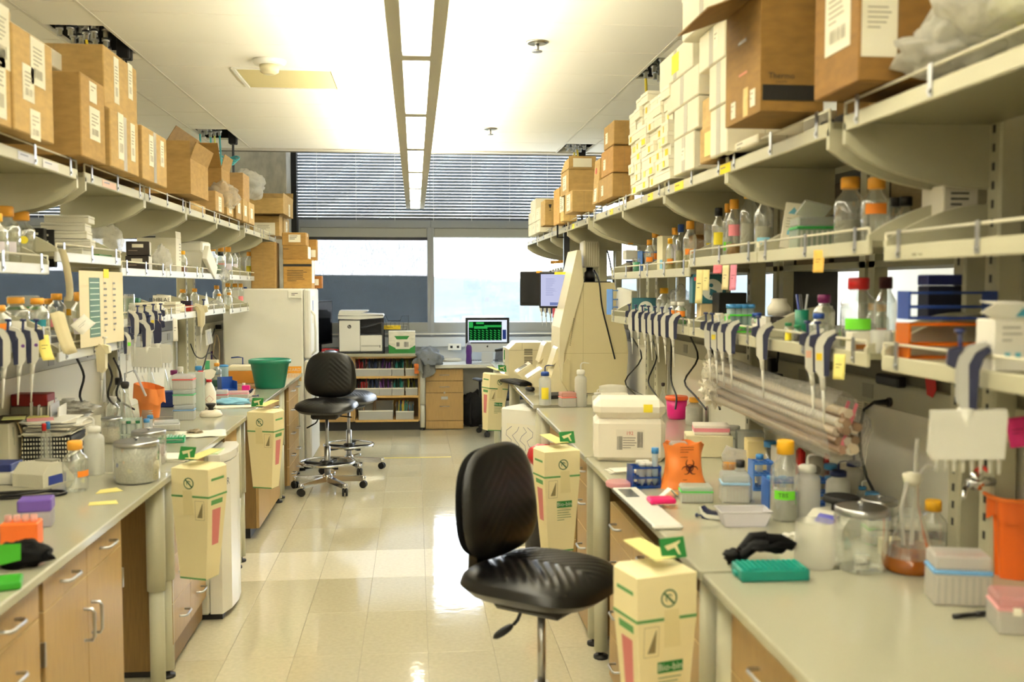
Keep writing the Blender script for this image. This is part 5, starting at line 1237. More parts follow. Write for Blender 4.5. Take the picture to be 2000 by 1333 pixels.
# ---- fridge side, lower shelf
zb_ = 1.4905; zc_ = 1.4155; zd_ = 1.5225
for (l, u, x, z, w_, h_, cap, liq, tp, tz) in (
    ('wide clear bottle with yellow orange cap nearest the picture edge on the lower shelf', 30, -1.6, zb_, 52, 76, 'o', ('C9C2A0', .5), 'w', (.1, .4)),
    ('clear bottle cut by the picture edge with orange tape on the lower shelf', -6, -1.52, zb_, 48, 70, 'o', None, 'o', (.15, .5)),
    ('bottle with a wide teal label and orange cap on the fridge side lower shelf', 72, -1.55, zb_, 42, 72, 'o', None, 't', (.05, .42)),
    ('bottle behind the teal labelled one with an orange cap', 94, -1.66, zb_, 30, 62, 'o', None, None, None),
    ('clear bottle with orange cap between the teal label and the gel chart', 110, -1.62, zb_, 34, 72, 'o', ('B9A57A', .7), 'pk', (.1, .3)),
    ('small bottle with a yellow cap behind the card strips', 130, -1.6, zc_, 24, 72, 'y', ('CFB36A', .6), None, None),
    ('clear bottle with orange cap and pale label right of the card strips', 157, -1.58, zc_, 42, 102, 'o', ('C9BC92', .75), 'lv', (.2, .5)),
    ('small yellow capped bottle between two larger ones on the lower shelf', 181, -1.62, zc_, 24, 76, 'y', None, 'o', (.3, .5)),
    ('tall clear bottle with yellow cap in front of the gel chart', 206, -1.56, zc_, 40, 98, 'y', ('D2CCB0', .75), 'o', (.42, .6))):
    bottle(l, on(u, x, z), w_, h_, cap, liq, tp, tz=tz or (.2, .4))
t = tipbox('clear box with green rim behind the bottles at the picture edge', on(45, -1.7, zb_) + Vector((0, 0, .0)), .12, .1, .16, '3F8A3C', .2, grp='clear boxes on the lower shelf')
for k, (u, x, v0, v1) in enumerate(((285, -1.56, 577, 612), (322, -1.54, 588, 625))):
    p = on(u, x, zd_)
    for i in range(7):
        o = B(C('ECE6D2', rough=.7)).box(0, 0, 0, .16, .15, .0095, b=.002).make('foam_tray', None, p + Vector((R.uniform(-.006, .006), R.uniform(-.006, .006), i * .0105)), R.uniform(-.05, .05)); tag(o, 'white foam tray, %s from the top of the %s stack on the lower shelf' % (ORD[6 - i], ('farther left', 'nearer right')[k]), 'tray', 'white foam trays in stacks')
o = B(C('E2D9B6', rough=.7)).box(0, 0, 0, .2, .26, .05, b=.003).make('carton', None, on(312, -1.62, zd_) + Vector((0, .12, .0))); tag(o, 'flat cream carton behind the foam tray stacks', 'box')
t = T('tape_roll', 'white roll printed with black capitals standing above the foam trays', 'roll', on(308, -1.62, zd_ + .051) + Vector((0, .1, 0)))
B(PAPER).lathe([(.055, 0), (.055, .06)], 24).make('roll', t); text('ISHBLAE', .036, PRN, t, face((0, -.0565, .03), N_))
o = jar('clear measuring cylinder in front of the green box on the lower shelf', on(252, -1.56, zd_), 20, 52); 
t = T('kit_box', 'small dark green box behind the measuring cylinder', 'box', on(257, -1.66, zd_)); B(C('1F6A4A')).box(0, 0, 0, .09, .05, .1, b=.002).make('box', t)
for (l, u, x, w_, h_, cap, liq, tp) in (
    ('squat jar with brown cap behind the rubber bands on the lower shelf', 357, -1.66, 19, 40, 'o', None, 'r'), ('squat jar with brown cap beside the white paper cone', 380, -1.64, 16, 40, 'o', None, None),
    ('orange capped bottle left of the blue stoppered flask on the lower shelf', 423, -1.62, 16, 42, 'o', None, None), ('orange capped bottle in the back row on the lower shelf, second from the fridge', 445, -1.62, 16, 44, 'o', None, None),
    ('orange capped bottle in the back row on the lower shelf, nearest the fridge', 459, -1.62, 15, 42, 'o', None, None), ('tall orange capped bottle with a pink dot near the fridge', 470, -1.56, 13, 42, 'o', None, 'pk'),
    ('low orange capped bottle in the front row near the plastic bag', 428, -1.52, 12, 28, 'o', None, None), ('low orange capped bottle in the front row nearest the fridge', 447, -1.52, 13, 28, 'o', None, None), ('small bottle with blue stopper near the fridge', 479, -1.58, 11, 34, 'b', None, None)):
    bottle(l, on(u, x, zd_), w_, h_, cap, liq, tp)
wash('white plastic bottle at the fridge end of the lower shelf', on(489, -1.56, zd_), 13, 30)
o = B(C('DDE0DE', rough=.6)).add([(0, -.07, 0), (0, .11, .02), (0, .02, .13), (-.03, .0, .0)], [(0, 1, 2), (0, 2, 3), (1, 3, 2), (0, 3, 1)]).make('paper_cone', None, on(402, -1.5, zd_)); tag(o, 'white paper cone standing on the lower shelf before the orange capped bottles', 'paper')
bag('small white plastic bag in front of the low orange capped bottles', on(420, -1.5, zd_), (.05, .12, .03), 41, a=.3)
t = T('kit_box', 'small red box with a dark lid on the lower shelf beside the jars', 'box', on(364, -1.54, zd_)); B(C('C2342C')).box(0, 0, 0, .07, .05, .04, b=.002).make('box', t); B(C('2A1B2E')).box(0, 0, .0405, .071, .051, .03, b=.002).make('lid', t)
o = B(C('D9D27A')).tube([(.03 * math.cos(a), .035 * math.sin(a), .004) for a in [i * PI / 8 for i in range(16)]], .004, 5, closed=True).make('rubber_ring', None, on(385, -1.52, zd_)); tag(o, 'yellow rubber ring lying on the lower shelf edge', 'ring')
# ---- pipettes and tags on the fridge side
PL = math.radians(90)
for k, (u, c) in enumerate(((4, None), (34, '6A3A8A'), (60, '6A3A8A'))):
    pipette('pipette with %s, %s from the picture edge on the fridge side rail' % (('a navy hook', 'a purple dot', 'a purple mark')[k], ORD[k]), on(u, -1.445, 1.535 - .004 * k), PL, .27, 0, c)
for k, (u, c, z) in enumerate(((262, None, 1.555), (276, '6ED22A', 1.556), (293, 'E8D23A', 1.558), (308, 'E0A878', 1.558))):
    pipette('pipette with %s hanging below the foam trays' % ('an unmarked handle', 'a green tag', 'a yellow tag', 'a peach tag')[k], on(u, -1.445, z), PL, .25, 0, c)
pipette('white multichannel pipette hanging below the foam trays', on(284, -1.41, 1.50), PL, .27, 0, None, True)
pipette('dark navy multichannel pipette behind the white one', on(306, -1.43, 1.50), PL, .27, 0, None, True, col=PIN)
pipette('pipette with a green tag hanging from the low shelf below the others', on(246, -1.445, 1.455), PL + .1, .22, 0, '6ED22A')
pipette('cream electronic pipette hanging tip down over the lower shelf rail', on(392, -1.44, 1.56), PL - .1, .30, 0, None, col=C('D9D0B0', rough=.4), navy=C('BFB490', rough=.4))
pipette('cream gun shaped pipette controller hanging below the gel chart', on(196, -1.44, 1.42), PL - .35, .26, 0, None, col=C('E0D6B2', rough=.45), navy=C('E0D6B2', rough=.45), plunger='w')
pipette('multichannel pipette hanging at the fridge end of the lower shelf', on(497, -1.45, 1.545), PL, .25, 0, None, False)
t = T('pipette_holder', 'small grey pipette holder hanging beside the fridge', 'holder', on(508, -1.45, 1.47)); B(C('C9C6BA')).box(0, 0, -.08, .05, .03, .08, b=.003).make('body', t); B(DARK).box(0, -.016, -.07, .03, .002, .06).make('slot', t)
note('curled yellow sticky note hanging from the low shelf edge near the purple marked pipettes', PX(82, 655, -1.44), (.75, -.6, .1), .05, .10, 'F0DF7A', .03)
for k in range(4): note('beige card strip, %s of four tied together below the lower shelf bottles' % ORD[k], PX(106 + 3 * k, 610 + k, -1.46 + .004 * k), (.8, -.6, .05), .045, .17, 'D8CCA4', .02, spin=.22, txt=False, grp='beige card strips')
note('white folded tag on the lower shelf edge beside the card strips', PX(150, 625, -1.45), (.7, -.6, .3), .09, .06, 'F0EDE2', .02, spin=.6)
note('white swatch strip hanging under the foam trays', PX(341, 622, -1.45), (.8, -.6, 0), .035, .14, 'F2EFE6', .002)
# ================================================================== carton side, middle shelf
for (l, i, u, x, w_, h_, cap, liq, tp, tz) in (
    ('orange capped bottle with orange stickers beside the blue rack on the carton side', 5, 1279, 1.40, 22, 80, 'o', None, 'o', (.3, .45)),
    ('shorter bottle with an orange sticker at the blue rack', 5, 1268, 1.33, 18, 62, 'o', None, 'o', (.3, .45)),
    ('yellow capped bottle behind the white box on the carton side middle shelf', 4, 1295, 1.46, 22, 72, 'y', None, None, None),
    ('small yellow capped bottle left of the blue capped one', 4, 1308, 1.33, 16, 62, 'y', ('D8C86A', .6), 'o', (.2, .35)),
    ('orange capped bottle of yellow liquid left of the blue capped one', 4, 1317, 1.40, 19, 84, 'o', ('D2C25A', .75), 'lv', (.2, .6)),
    ('blue capped bottle in the row on the carton side middle shelf', 4, 1329, 1.42, 21, 90, 'b', ('CFC27A', .7), None, None),
    ('yellow orange capped bottle with an orange label right of the blue capped one', 4, 1347, 1.36, 27, 94, 'o', ('DDD08A', .7), 'o', (.3, .42)),
    ('tall orange capped bottle with a yellow sticker in the row of six', 3, 1388, 1.40, 28, 112, 'o', ('D8D6CC', .8), 'y', (.15, .28)),
    ('black capped bottle with a large yellow sticker in the row of six', 3, 1402, 1.33, 26, 96, 'k', ('C2B78E', .7), 'y', (.25, .5)),
    ('black capped bottle without a sticker in the row of six', 3, 1409, 1.44, 25, 98, 'k', None, None, None),
    ('orange capped bottle with a green sticker in the row of six', 3, 1420, 1.36, 22, 104, 'o', ('D8D6CC', .6), 'g', (.12, .28)),
    ('bottle of amber liquid with crossed pink tape in the row of six', 3, 1432, 1.34, 30, 110, 'o', ('C98F2E', .35), 'pk', (.35, .55)),
    ('tallest bottle with a big yellow cap on the carton side middle shelf', 3, 1462, 1.36, 36, 132, 'y', ('CFC9B0', .75), None, None),
    ('clear bottle with black cap and light blue label at the end of the row', 3, 1490, 1.33, 36, 118, 'k', ('CFC9B0', .7), 'b', (.1, .25))):
    bottle(l, on(u, x, szr(i)), w_, h_, cap, liq, tp, tz=tz or (.2, .4))
bottle('orange capped bottle behind the black capped ones in the row', on(1424, 1.50, szr(3)), 24, 108, 'o', None, None)
t = T('carton', 'tall narrow white carton between the orange stickered and yellow capped bottles', 'box', on(1300, 1.37, szr(4)), .2, 'white cartons on the middle shelves'); B(C('EFE6C4', rough=.7)).box(0, 0, 0, .075, .07, .19, b=.002).make('box', t); B(STK['b']).box(-.038, -.02, .01, .001, .03, .05).make('note', t)
t = T('carton', 'brown carton standing behind the six bottle row on the middle shelf', 'box', on(1372, 1.45, szr(3)), 0); B(C('9A6A2E', 'card')).box(0, 0, 0, .12, .1, .13, b=.003).make('box', t)
bag('crumpled white cloth bag between the two bottle groups', on(1362, 1.33, szr(4)), (.04, .06, .07), 44, col='E8DFC4', a=.15)
t = T('carton', 'low white carton with a brown jar on it near the imaging cabinet', 'box', on(1234, 1.38, szr(5) + .085), 0, 'white cartons on the middle shelves'); B(WHITE).box(0, 0, 0, .10, .10, .06, b=.003).make('box', t)
bottle('brown capped jar standing on the low white carton', on(1231, 1.38, szr(5) + .1465), 18, 14, 'o', None, None)
jar('clear jar with dark blue lid and brown powder under the white carton', on(1231, 1.38, szr(5)), .06, .084, 'n', ('5A3A2A', .7), knob=False, px=False)
jar('clear jar of green caps beside the dark blue lidded jar', on(1243, 1.34, szr(5)), 16, 32, None, ('3FAF86', .6))
rack('blue plastic rack lying on the middle shelf behind the orange stickered bottles', on(1264, 1.42, szr(5) + .001), .10, .07, .13, '4A78C0', .2, 3, grp='blue racks on the carton side')
t = T('carton', 'tilted tall white carton with a light blue triangle print on the middle shelf', 'box', on(1532, 1.33, szr(2)), (0, .14, -.35)); t.location.z += .006; t.location.x += .01
B(C('F1EAD6', rough=.6)).box(0, 0, 0, .062, .06, .165, b=.002).make('box', t)
g = B(C('6AAFC6')).add([(-.018, -.0308, .125), (.018, -.0308, .125), (0, -.0308, .15)], [(0, 1, 2)]); g.quad((-.012, -.0308, .05), (-.004, -.0308, .05), (-.004, -.0308, .066), (-.012, -.0308, .066)); g.quad((.006, -.0308, .05), (.014, -.0308, .05), (.014, -.0308, .066), (.006, -.0308, .066)); g.make('print', t)
lines(t, face((0, -.0305, .11), N_), .04, 4, .01, C('B8B09A'), name='print', h=.3)
t = tipbox('clear tip rack box with a green rim and open lid on the middle shelf', on(1590, 1.38, szr(2)), .15, .11, .11, '2F9A48', -.1, base='CFDCCB', a=.5)
B(C('E4E6DC', 'frost', .3, a=.7)).box(0, 0, 0, .1, .008, .07).make('open_lid', t, (-.03, -.02, .11), (.9, .2, .2))
bottle('very large clear bottle with coloured marks on the nearer middle shelf', on(1657, 1.38, szr(2)), 60, 134, 'o', ('B9B49C', .6), None)
bottle('very large clear bottle with an orange tape on its shoulder on the nearer middle shelf', on(1708, 1.38, szr(2)), 56, 128, 'o', None, 'o', tz=(.44, .6))
for k, u in enumerate((1746, 1766)): bottle('clear bottle with an orange label, %s behind the curved end bracket' % ORD[k], on(u, 1.47, szr(1)), 40, 105, 'k', None, 'o', tz=(.12, .4))
t = T('carton', 'white labelled carton half hidden behind the curved end bracket', 'box', on(1850, 1.49, szr(1)), 0); B(C('D9D3C4', rough=.7)).box(0, 0, 0, .1, .12, .17, b=.003).make('box', t); lines(t, face((0, -.061, .15), N_), .06, 3, .015, PRN, name='print')
for k, u in enumerate((1078, 1083, 1088, 1093, 1098)): bottle('clear bottle with orange cap, %s from the window behind the two monitors' % ORD[k], on(u, 1.4, szr(8) if YX(u, 1.4) > 8.33 else szr(8)), 11, 34, 'o', None, 'lv')
# ---- carton side, lower shelf
zr_ = 1.5025
rack('blue and grey tube rack at the far end of the carton side lower shelf', on(1202, 1.33, zr_), .09, .08, .17, '5A86C8', .3, 2, (.3, .6, .95), grp='blue racks on the carton side')
t = T('binder', 'white binder with a dark spine leaning at the far end of the lower shelf', 'binder', on(1222, 1.38, zr_), (.12, 0, .3)); B(WHITE).box(0, 0, 0, .045, .2, .17, b=.003).make('cover', t); B(DARK).box(.024, 0, .005, .002, .18, .16).make('spine', t)
def tealbox(l, p, rot, wd, d, h, dot):
    t = T('kit_box', l, 'box', p, rot, 'teal kit boxes'); B(C('1E5F6C', rough=.5)).box(0, 0, 0, wd, d, h, b=.003).make('box', t)
    b = B(C('E6E8DE', rough=.6)).lathe([(h * .36, 0), (h * .36, .001)], 24, T=Matrix.Translation((wd * .08, -d / 2 - .0003, h * .48)) @ Matrix.Rotation(PI / 2, 4, 'X')); o = b.make('round_print', t)
    b = B(C('1E5F6C')); b.cyl((wd * .05, -d / 2 - .0012, h * .62), (wd * .05, -d / 2 - .0022, h * .62), h * .07, n=12)
    b.add([(wd * .0, -d / 2 - .0018, h * .3), (wd * .2, -d / 2 - .0018, h * .24), (wd * .22, -d / 2 - .0018, h * .42), (wd * .02, -d / 2 - .0018, h * .52)], [(0, 1, 2, 3)]); b.make('print', o)
    if dot: B(C('D8484A')).box(-wd * .4, -d / 2 - .0006, h * .78, wd * .12, .001, h * .12).make('print', t)
    text('Pip', h * .16, PRN, o, face((wd * .1, -d / 2 - .002, h * .2), N_, (.35, 0, 1)))
    return t
tealbox('teal kit box with a round white print at the far end of the lower shelf', on(1258, 1.36, zr_), -.25, .14, .09, .12, False)
bottle('clear bottle with yellow cap behind the conical tubes on the lower shelf', on(1297, 1.40, zr_), 28, 62, 'y', None, None)
for k, u in enumerate((1286, 1294, 1303, 1311)):
    o = B(C('E4E6E0', 'frost', .3, a=.55)).lathe([(.0155, .0), (.0155, .075), (.004, .1)], 12).make('conical_tube', None, on(u, 1.31, zr_)); tag(o, 'upturned clear conical tube, %s in the row in front of the yellow capped bottle' % ORD[k], 'tube', 'upturned conical tubes')
bottle('small bottle of green liquid with an orange label on the lower shelf', on(1316, 1.32, zr_), 20, 42, 'w', ('2FA03A', .75), 'o', tz=(.35, .6))
bottle('wider bottle of green liquid with an orange label nearest the timer', on(1330, 1.31, zr_), 24, 44, 'w', ('2FA03A', .6), 'o', tz=(.35, .6))
bag('white crumpled plastic bag standing beside the teal kit box', on(1328, 1.40, zr_), (.05, .09, .09), 52, a=.3)
t = T('carton', 'tan carton with a barcode carrying the dark teal kit box', 'box', on(1390, 1.38, zr_), -.1); B(C('C9B58A', 'card')).box(0, 0, 0, .12, .1, .108, b=.003).make('box', t); bars(t, face((.045, -.0505, .06), N_), .02, .06, PRN, 8)
tealbox('dark teal kit box with a round print and red dot under the hanging notes', on(1382, 1.36, zr_ + .109), -.12, .155, .10, .135, True)
t = T('timer', 'small white and red kitchen timer with a lead on the lower shelf edge', 'timer', on(1404, 1.285, zr_), -.4); B(C('E6DCC8')).box(0, 0, 0, .05, .03, .075, b=.008).make('body', t); B(C('C22A2E')).box(-.026, 0, 0, .004, .031, .074, b=.001).make('side', t)
t = T('speaker_box', 'black box standing behind the timer on the lower shelf', 'box', on(1425, 1.42, zr_)); B(BLACK).box(0, 0, 0, .13, .1, .16, b=.004).make('box', t)
tb5 = [(i, j, 'lb', .115, .0145, 'CFE0E8') for i in range(4) for j in (0, 1)]
rack('bright green tube rack with blue capped tubes on the lower shelf', on(1447, 1.33, zr_), .115, .075, .075, '58D83A', -.1, 4, (.3, .95), tb5, grp='green racks on the carton side')
bottle('small jar with ridged blue cap beside the bright green rack', on(1479, 1.31, zr_), 22, 44, 'b', ('D8C0BC', .8), 'w', capw=.85, tall=.72, tz=(.2, .45))
t = T('glove_box', 'black and white glove box with printed letters on the lower shelf', 'box', on(1520, 1.36, zr_), -.06); B(C('E4E0D6')).box(-.055, 0, 0, .02, .12, .075, b=.002).make('end_panel', t); B(C('26211F', rough=.5)).box(.012, 0, 0, .114, .12, .075, b=.002).make('box', t)
text('MICRO-FLEX', .0125, C('D8D4CC'), t, face((.012, -.0605, .058), N_)); B(C('8F8678')).box(.012, -.0605, .004, .112, .001, .04).make('print', t)
t = T('powder_tub', 'white plastic tub with tapered neck on top of the glove box', 'tub', on(1522, 1.40, zr_ + .076)); B(C('E6E0CE', rough=.4)).lathe([(.042, 0), (.045, .03), (.03, .05), (.03, .065)], 18).make('body', t)
t = T('pen_cup', 'dark green pen cup holding pens on the lower shelf', 'cup', on(1567, 1.36, zr_)); B(C('14745A', rough=.45)).lathe([(.024, 0), (.024, .105)], 18).make('cup', t)
for k in range(4): B(C(('E8E8EC', '2A3A8A', 'D8DAE0', '1A1A1C')[k], rough=.3)).cyl((R.uniform(-.01, .01), R.uniform(-.01, .01), .02), (R.uniform(-.025, .025), R.uniform(-.02, .02), .16), .004, n=7).make('pen', t)
bottle('tiny bottle with green cap and yellow label at the lower shelf edge', on(1541, 1.275, zr_), 17, 36, 'g', ('D8CFA0', .5), 'y', tz=(.05, .55), capw=.8, tall=.7)
bottle('tiny bottle with green cap and black label at the lower shelf edge', on(1559, 1.28, zr_), 18, 34, 'g', ('2A2420', .9), None, capw=.8, tall=.7)
bottle('clear bottle with purple cap behind the blue capped one', on(1610, 1.38, zr_), 42, 92, 'p', None, 'g', tz=(.1, .22))
bottle('small bottle with blue ridged cap and green tape in front of the purple capped one', on(1600, 1.29, zr_), 36, 62, 'b', ('D8D2BE', .4), 'g', tz=(.1, .28))
bottle('large bottle with bright red cap and green tape on the nearer lower shelf', on(1677, 1.36, zr_), 68, 136, 'r', ('A8923A', .22), 'g', tz=(.26, .42))
bottle('bottle with dark maroon cap behind the red capped one', on(1730, 1.46, zr_), 42, 136, 'm', None, None)
for k, u in enumerate((1706, 1722)): bottle('small clear bottle with brown orange cap, %s behind the red capped bottle' % ORD[k], on(u, 1.48, zr_), 30, 80, 'o', None, 'r' if k else None, tz=(.3, .42))
t = T('carton', 'low white carton with brown print under the red capped bottle', 'box', on(1690, 1.31, zr_), -.1); B(C('E2DCCB')).box(0, 0, 0, .09, .06, .055, b=.002).make('box', t); B(C('A86A2A')).box(.0, -.031, .005, .07, .001, .015).make('print', t)
jar('white plastic beaker with a pale scoop near the orange rack', on(1724, 1.31, zr_), 42, 52, gl=C('E6E8E6', 'frost', .3, a=.7))
rack('long navy blue tube rack on the nearer lower shelf behind the orange one', on(1850, 1.42, zr_ + .10), .24, .07, .075, '1F3F8E', -.05, 6, (.05, .45, .95), grp='blue racks on the carton side')
t = T('carton', 'dark navy box standing behind the long blue rack', 'box', on(1838, 1.50, zr_)); B(C('0E1230')).box(0, 0, 0, .11, .06, .19, b=.003).make('box', t); B(C('1A2464')).box(0, 0, .191, .112, .062, .03, b=.003).make('lid', t)
rack('long orange tube rack at the edge of the nearer lower shelf', on(1848, 1.385, zr_), .23, .08, .092, 'E07A1A', -.05, 6, (.4, .97), grp='orange racks', tint=.85)
t = T('kit_box', 'white torn open carton with a blue triangle print on the nearer lower shelf', 'box', on(1962, 1.31, zr_), -.05); B(C('E6E2D8', rough=.6)).box(0, 0, 0, .085, .08, .115, b=.003).make('box', t)
B(C('E6E2D8', rough=.6)).add([(-.045, -.042, .115), (.045, -.042, .115), (.05, -.05, .15), (-.05, -.055, .15), (-.08, -.05, .13)], [(0, 1, 2, 3, 4)]).add([(-.05, -.055, .15), (.05, -.05, .15), (.045, .03, .155), (-.04, .03, .155)], [(0, 1, 2, 3)]).make('flap', t, solid=.002)
B(C('3F8FA8')).add([(-.005, -.057, .122), (.03, -.055, .122), (.012, -.058, .142)], [(0, 1, 2)]).make('print', t); lines(t, face((0, -.0405, .1), N_), .05, 3, .014, C('A8A49A'), name='print'); 
for dx in (-.012, .012): B(C('5AA2B4')).box(dx, -.0408, .03, .012, .001, .012).make('print', t)
# ---- pipettes on the carton side rails
PR = math.radians(-90)
for k, u in enumerate((1234, 1247, 1260, 1272, 1285, 1299, 1315)):
    pipette('white pipette with navy hook, %s from the tall imaging cabinet in the group of seven' % ORD[k], on(u, 1.232, 1.553), PR, .245, 0, None)
for k, (u, c) in enumerate(((1386, None), (1399, 'E8D23A'), (1412, None), (1428, None))):
    pipette('pipette with %s, in the group of four under the bright green rack' % ('a grey clip', 'a yellow dot', 'a white plunger', 'a wide navy back')[k], on(u, 1.232, 1.545), PR, .25, 0, c, plunger='nnww'[k])
pipette('single white pipette hanging between the glove box and the clear sleeves', on(1490, 1.232, 1.548), PR, .25)
pipette('pipette with a pink lower end, left one of the hanging pair', on(1588, 1.232, 1.545), PR, .26, 0, 'E8B8A0')
pipette('pipette with a yellow label, right one of the hanging pair', on(1609, 1.232, 1.545), PR, .27, 0, 'F0CF1E')
pipette('large grey multichannel pipette hanging in front at the nearest rail', on(1893, 1.222, 1.553), PR + .05, .285, 0, None, True, col=C('A8A7A2', rough=.4))
for k, u in enumerate((1058, 1066, 1075, 1084)): pipette('small pipette, %s from the window in the group under the monitors' % ORD[k], on(u, 1.235, 1.56), PR, .25)
# ---- notes hanging on the carton side
nA = (-.7, -.7, .05)
for (l, u, v, x, w_, h_, col) in (('orange yellow sticky note hanging from the middle shelf under the clear tip box', 1601, 489, 1.255, .035, .07, 'F0C060'), ('long pale yellow sticky note hanging from the lower shelf rail near the paired pipettes', 1641, 692, 1.25, .035, .075, 'F2E68A'),
    ('pale yellow note strip over the dark teal kit box, left', 1368, 527, 1.255, .035, .15, 'F0E2A0'), ('pale yellow note strip over the dark teal kit box, right', 1381, 527, 1.255, .03, .09, 'F0E2A0'), ('pink note stuck on the middle shelf edge', 1403, 518, 1.255, .04, .035, 'EE7A86'),
    ('cream note strip hanging beside the pink strip', 1419, 518, 1.255, .03, .10, 'EFE0B0'), ('pink note strip hanging from the middle shelf', 1434, 518, 1.255, .028, .10, 'E08AA0')):
    note(l, PX(u, v, x), nA, w_, h_, col, .004)
note('pink note stuck below the monitor screen', PX(1089, 598, 1.2), (-.3, -1, 0), .085, .10, 'E8606E', .002)
note('magenta note stuck on the shelf post at the picture edge', PX(1985, 815, 1.4), (-.5, -.8, 0), .05, .07, 'D8307A', .004, spin=.2)

t = T('neighbour_monitor', 'black monitor back standing on the neighbouring bench behind the glove box', 'monitor', (1.86, YX(1578, 1.86), WZ), .1); B(BLACK).box(0, 0, .5, .30, .03, .36, b=.006).make('panel', t); B(BLACK).box(0, 0, 0, .05, .03, .5).box(0, 0, 0, .2, .16, .012).make('stand', t)
p = PX(1793, 498, 1.2592); o = B(C('6E6650', rough=.8)); R3 = random.Random(3)
for k in range(9):
    if k != 4: y = -.02 + .006 * k; o.bb(-.0004, 0, y, y + R3.uniform(.002, .0045), R3.uniform(-.004, -.001), R3.uniform(.003, .006))
o = o.make('handwriting', None, p); tag(o, 'faint handwritten words on the nearest middle shelf edge', 'writing')
# ================================================================== things on the fridge side bench
Z = WZ + .0008
def bz(u, v): return PZ(u, v, Z)
def at(u, v, dx=0, dy=0, dz=0):
    p = bz(u, v); return Vector((p.x + dx, p.y + dy, Z + dz))
def tbox(name, l, cat, p, wd, d, h, col, rot=0, kind='plain', b=.003, rough=.5, grp=None, part='body', **k):
    t = T(name, l, cat, p, rot, grp); B(C(col, kind, rough, **k)).box(0, 0, 0, wd, d, h, b=b).make(part, t); return t
bottle('clear empty bottle with an orange cap standing near the wedge shaped instrument', at(143, 962, 0, .03), 47, 98, 'o', None, 'o', tz=(.3, .42), facing=.9)
wash('translucent white wash bottle behind the orange capped bottle', at(179, 930, 0, .04), 38, 112, 'w', side=-1)
jar('glass jar of white gauze with a steel lid at the bench corner', at(261, 945, 0, .05), 86, 84, 's', ('D8D6CC', .82))
jar('second glass jar with a steel lid directly behind the gauze jar', at(270, 915, .02, .1), 66, 70, 's', ('E6D8DC', .5))
jar('glass jar with a flat steel lid and white swabs before the orange bag', at(213, 868, 0, .05), 40, 52, 's', ('D8CCB8', .55), knob=False)
for k, (u, v, w_, h_, r_) in enumerate(((210, 960, .10, .06, .5), (203, 984, .10, .045, .2))):
    o = B(C('EFE08A', rough=.8)).add([(-w_ / 2, -h_ / 2, 0), (w_ / 2, -h_ / 2, 0), (w_ / 2 - .01, h_ / 2, .004), (-w_ / 2 + (.03 if k == 0 else 0), h_ / 2, .002)], [(0, 1, 2, 3)]).make('sticky_note', None, at(u, v, 0, 0, .001), r_, solid=.0006)
    tag(o, ('pale yellow folded note behind the straight one on the bench corner', 'pale yellow straight note nearest the bench edge by the gauze jar')[k], 'note', 'sticky notes and tape tags')
pc = at(60, 972)
cable('black cable looped on the bench in front of the wedge shaped instrument', [pc + Vector(q) for q in ((-.25, .02, .006), (-.1, .07, .006), (.05, .08, .007), (.11, .05, .007), (.09, .0, .007), (-.02, -.03, .007), (-.12, -.04, .007), (-.03, -.02, .017), (.02, .01, .016), (.06, .04, .018))], .006)
t = T('wedge_instrument', 'grey white wedge shaped instrument with a blue label beside the black cable', 'instrument', at(75, 950, 0, .06), -.35)
B(C('D5D1BE', rough=.4)).prism([(-.09, 0), (.09, 0), (.085, .02), (.02, .085), (-.05, .09), (-.09, .05)], 'x', -.07, .07).make('body', t)
B(C('2D3F92')).add([(-.06, -.0885 - .0, .003), (.06, -.0885, .003), (.06, -.086, .02), (-.06, -.086, .02)], [(0, 1, 2, 3)]).bb(.0705, .0715, -.06, .04, .005, .04).make('label', t)
B(C('8A8878')).bb(-.04, .04, .0, .05, .0855, .092).make('lens', t)
t = tbox('kit_box', 'small dark blue topped white box at the left picture edge', 'box', at(2, 945, 0, .03), .10, .12, .05, 'D8D4C8'); B(C('22306E')).box(0, 0, .0505, .102, .122, .03, b=.003).make('lid', t)
t = T('notebook_stack', 'tall stack of black spiral notebooks and loose papers', 'notebooks', at(102, 905, -.04, .14), .08, 'papers and notebooks')
zz = 0
for k in range(6):
    h = .018; o = B(C('141416', rough=.4)).box(R.uniform(-.01, .01), 0, zz, .20, .26, h, b=.002).make('notebook', t); B(PAPER).box(0, -.001, zz + .004, .198, .261, h - .008).make('pages', o)
    b = B(C('4A4A4A', 'metal', .4))
    for q in range(16): b.cyl((-.09 + q * .012, -.132, zz + .002), (-.09 + q * .012, -.132, zz + h), .0028, n=5)
    b.make('spiral', o)['kind'] = 'stuff'; zz += h + .001
for k in range(14):
    B(C(R.choice(['F0ECDE', 'E6E0CE', 'EFEAD8', 'D8CDB0', '9A958A', 'F2F0E6']), rough=.8)).box(R.uniform(-.02, .03), R.uniform(-.02, .02), zz, .20, .27, .004, rot=R.uniform(-.22, .22)).make('sheet', t); zz += .005
for c, (dx, dy) in (('E39AA0', (-.04, -.06)), ('E2DC7E', (-.08, .02))): B(C(c)).box(dx, dy, zz, .11, .1, .003, rot=.3).make('sheet', t); zz += .0035
t = tbox('binder_box', 'cream file box with a brown strap at the left picture edge', 'box', at(14, 915, -.05, .12), .14, .22, .19, 'D9D2B8', .05, rough=.7); t.location.x -= .02
B(C('A08A62', rough=.6)).grid(2, 10, lambda i, j: (.072 + .02 * math.sin(3 * j), -.02 + .03 * (i - .5) + .03 * j, .2 - .17 * j)).make('strap', t, solid=.002); lines(t, face((.0705, -.05, .12), (1, 0, 0), (0, 1, 0)), .1, 2, .012, C('5A7A5A'), name='print')
